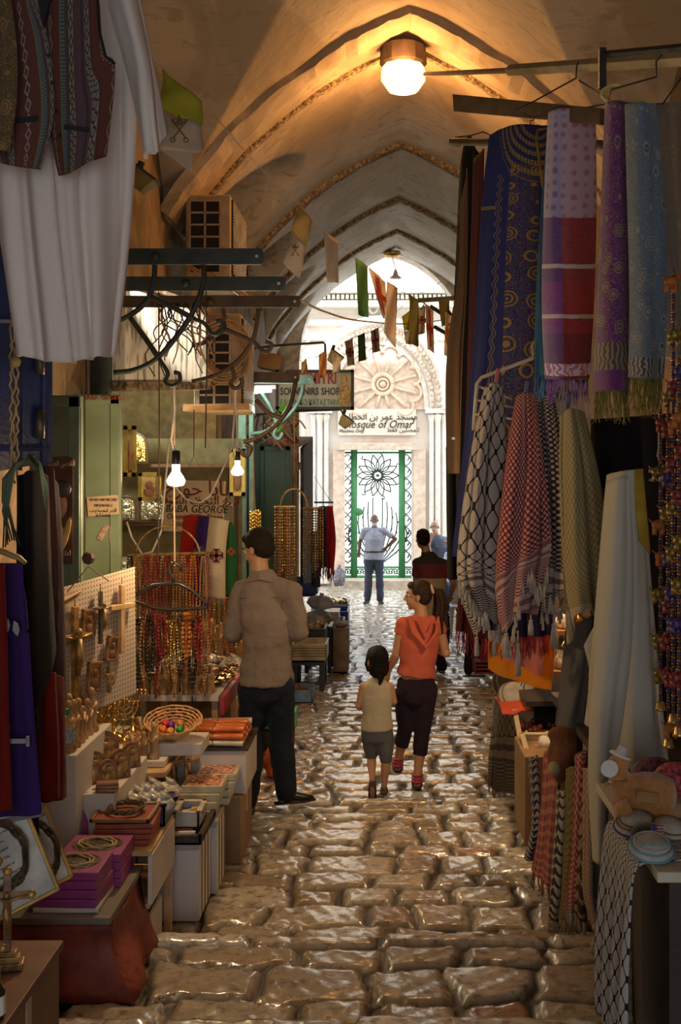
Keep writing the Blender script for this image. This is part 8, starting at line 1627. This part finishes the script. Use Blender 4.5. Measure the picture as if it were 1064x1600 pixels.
flag([(466, 318), (487, 345), (468, 436), (443, 412)], 7.6, 't', 'tan and cream paper flag with small keys emblem under the second arch', (.45, 'w'), ('keys', .5, .68)); flag([(506, 362), (528, 376), (529, 443), (511, 440)], 8.6, 'w', 'cream creased paper flag hanging beside the tan one')
flag([(555, 402), (574, 416), (576, 497), (560, 492)], 10.2, 'g', 'dark green paper flag highest among the row at the arch'); flag([(575, 417), (602, 440), (606, 500), (598, 496)], 10.8, 'w', 'pale flag with red cross next to the dark green flag', None, 'cross'); flag([(605, 440), (621, 450), (618, 545), (600, 520)], 11.3, 'w', 'long cream flag hanging beside the red cross flag')
flag([(640, 460), (654, 468), (654, 542), (640, 537)], 12.3, 'o', 'olive green flag over the arch frieze'); flag([(628, 494), (640, 486), (642, 538), (634, 538)], 12.8, 'y', 'yellow and white flag just behind the olive flag', (.55, 'w')); flag([(654, 482), (664, 478), (664, 520), (654, 524)], 13.1, 'w', 'white flag with small red crosses between olive and striped flags', None, 'jer')
flag([(664, 474), (677, 484), (678, 552), (668, 545)], 12.5, 'w', 'white flag with big red cross beside the iron rail', None, 'cross'); flag([(685, 468), (702, 465), (702, 505), (690, 511)], 13.2, 'o', 'olive flag hanging from the outer end of the iron rail'); flag([(696, 488), (708, 494), (707, 560), (694, 555)], 12.0, 'w', 'cream flag with round brown emblem next to the dark dresses', None, 'round')
flag([(539, 534), (551, 528), (554, 570), (543, 572)], 15.5, 'w', 'small white flag with dark red cross in the lower row', None, 'jer'); flag([(559, 524), (570, 520), (572, 562), (560, 566)], 16, 'g', 'small bright green flag in the lower row'); flag([(579, 517), (591, 512), (594, 548), (582, 552)], 16.4, 'w', 'small white flag with red cross nearest the rosette', None, 'cross')
flag([(471, 566), (479, 560), (481, 583), (470, 584)], 11.9, 't', 'tiny tan flag above the shop sign frame'); flag([(498, 554), (510, 548), (510, 588), (499, 591)], 11.8, 'or', 'orange paper strip hanging over the shop sign'); flag([(520, 552), (532, 558), (532, 582), (519, 582)], 11.6, 'w', 'white paper strip behind the upper floodlight')
cd_ = M('flag_string', (.42, .32, .22), .7)
def line(pts, r, lab): tag(MB().tube([cr([P(*q) for q in pts], i/30) for i in range(31)], r, 5).build('flag_string', cd_), lab, 'string')
line([(150, 20, 4.2), (252, 106, 4.6), (316, 160, 5.0), (400, 255, 6.3), (466, 318, 7.6), (506, 361, 8.6), (556, 402, 10.2), (602, 438, 10.9), (654, 470, 12.3), (720, 500, 13.5)], .003, 'long thin string carrying the upper row of paper flags')
line([(470, 470, 6.7), (510, 488, 8.5), (560, 501, 10.5), (640, 506, 12.4), (705, 498, 14)], .008, 'dark slack cable from the third iron arm across the opening')
line([(430, 590, 11.9), (471, 563, 11.9), (520, 551, 11.7), (545, 530, 15.5), (590, 513, 16.4), (640, 470, 17), (690, 440, 17.6)], .003, 'string carrying the lower row of small flags')
# ================================================================ clothes hung at the top corner nearest the camera
rw_ = thing('white_robe', 'long off white robe with sleeve hanging at the upper corner', 'robe', P(110, 560, 3.25)); rob = fabric('white_robe_cotton', (.74, .63, .56), var=.05, folds=.15)
sheet('robe_cloth', [[(-60, -60, 3.3), (-30, 150, 3.3), (0, 350, 3.3), (30, 556, 3.3)], [(40, -60, 3.2), (55, 150, 3.2), (70, 350, 3.2), (90, 566, 3.2)], [(120, -60, 3.2), (130, 150, 3.2), (130, 350, 3.2), (140, 560, 3.2)], [(205, -60, 3.3), (212, 150, 3.3), (206, 350, 3.3), (182, 556, 3.3)]], rob, rw_, folds=4.5, amp=.022, th=.008, nu=80, nv=50, ph=2)
sheet('sleeve', [[(150, -60, 3.25), (185, 60, 3.25), (205, 140, 3.25), (225, 246, 3.25)], [(185, -60, 3.2), (215, 60, 3.2), (230, 140, 3.2), (242, 238, 3.2)], [(205, -60, 3.28), (230, 60, 3.28), (246, 140, 3.28), (258, 214, 3.28)]], rob, rw_, folds=1.6, amp=.016, th=.012, ph=1)
@mat_of
def folk_stripes(n):
    uv = n.xyz(n.co('UV')); u, v = uv[0], uv[1]; p = n.ma('FRACT', n.ma('MULTIPLY', u, 6.2))
    c = n.ramp(p, [(0, (.13, .03, .018)), (.34, (.13, .03, .018)), (.36, (.20, .19, .02)), (.38, (.04, .07, .08)), (.46, (.07, .06, .05)), (.50, (.10, .02, .02)), (.53, (.27, .22, .17)), (.63, (.10, .03, .03)), (.66, (.10, .05, .055)), (.78, (.05, .02, .03)), (.82, (.10, .05, .055)), (.86, (.27, .22, .17)), (.95, (.10, .02, .02))], True)
    def dia(c0, w_, k, ring=True):
        a = n.ma('DIVIDE', n.ma('ABSOLUTE', n.ma('SUBTRACT', p, c0)), w_); b_ = n.ma('ABSOLUTE', n.ma('SUBTRACT', n.ma('MULTIPLY', n.ma('FRACT', n.ma('MULTIPLY', v, k)), 2), 1)); d = n.ma('ADD', a, b_)
        return n.ma('LESS_THAN', n.ma('ABSOLUTE', n.ma('SUBTRACT', d, .8)), .22)
    c = n.mix(dia(.58, .05, 33), c, (.02, .018, .015)); c = n.mix(dia(.905, .045, 33), c, (.02, .018, .015)); c = n.mix(dia(.17, .05, 28), c, (.32, .27, .21))
    tk = n.ma('MULTIPLY', n.ma('LESS_THAN', n.ma('ABSOLUTE', n.ma('SUBTRACT', p, .42)), .04), n.ma('GREATER_THAN', n.ma('SINE', n.ma('MULTIPLY', v, 900)), 0)); c = n.mix(tk, c, (.16, .19, .19)); n.col(n.mix(.3, c, (.02, .012, .01))); n.rough(.85); n.bump(n.noise(200, 2), .2, .004)
vt = thing('folk_vest', 'striped red brown folk vest with diamond bands over the white robe', 'vest', P(90, 270, 3.05))
sheet('vest_front', [[(72, -80, 3.08), (70, 0, 3.08), (74, 130, 3.08), (80, 210, 3.08), (92, 274, 3.08)], [(110, -80, 3.05), (112, 0, 3.05), (115, 130, 3.05), (118, 210, 3.05), (115, 266, 3.05)], [(146, -80, 3.06), (153, 0, 3.06), (160, 85, 3.06), (178, 105, 3.07), (164, 244, 3.08)]], folk_stripes(), vt, folds=1, amp=.006, th=.008, nu=50, nv=40)
sheet('vest_front', [[(-30, -80, 3.09), (-30, 0, 3.09), (-28, 130, 3.09), (-25, 200, 3.09), (-20, 245, 3.09)], [(0, -80, 3.05), (5, 0, 3.05), (10, 130, 3.05), (10, 210, 3.05), (15, 258, 3.05)], [(42, -80, 3.06), (52, 0, 3.06), (72, 50, 3.06), (84, 170, 3.06), (62, 264, 3.06)]], folk_stripes(), vt, folds=1, amp=.006, th=.008, nu=50, nv=40, ph=2)
bkc = M('black_trim', (.008, .008, .008), .8, var=0); MB().tube([P(146, -80, 3.04), P(153, 0, 3.04), P(156, 50, 3.04), P(165, 88, 3.04), P(180, 100, 3.05)], .004, 5).build('armhole_trim', bkc, vt)
MB().slab(P(100, 194, 3.035), P(140, 199, 3.035), P(140, 206, 3.035), P(100, 201, 3.035), .004).build('pocket', bkc, vt); MB().slab(P(24, 184, 3.035), P(58, 180, 3.035), P(58, 188, 3.035), P(24, 192, 3.035), .004).build('pocket', bkc, vt)
MB().poly([P(46, -60, 3.035), P(92, -60, 3.035), P(67, 42, 3.035)], (0, .01, 0)).build('lining', bkc, vt)
for i, (px, py) in enumerate(((76, 86), (81, 129), (88, 173), (92, 211))): MB().lathe([(.005, 0), (.004, .003)], P(px, py, 3.035), 10, R=Rx(pi/2)).build('button', bkc, vt)
tag(sheet('patchwork_garment', [[(-40, -40, 3.0), (-40, 60, 3.0), (-40, 150, 3.0), (-40, 236, 3.0)], [(8, -40, 2.98), (22, 60, 2.98), (24, 150, 2.98), (10, 236, 2.98)]], paisley('patchwork', (.09, .06, .02), (.26, .15, .05), (.14, .03, .03), 1.4), folds=1, amp=.008, th=.01), 'patchwork garment with gold motifs at the extreme edge over the vest', 'garment')
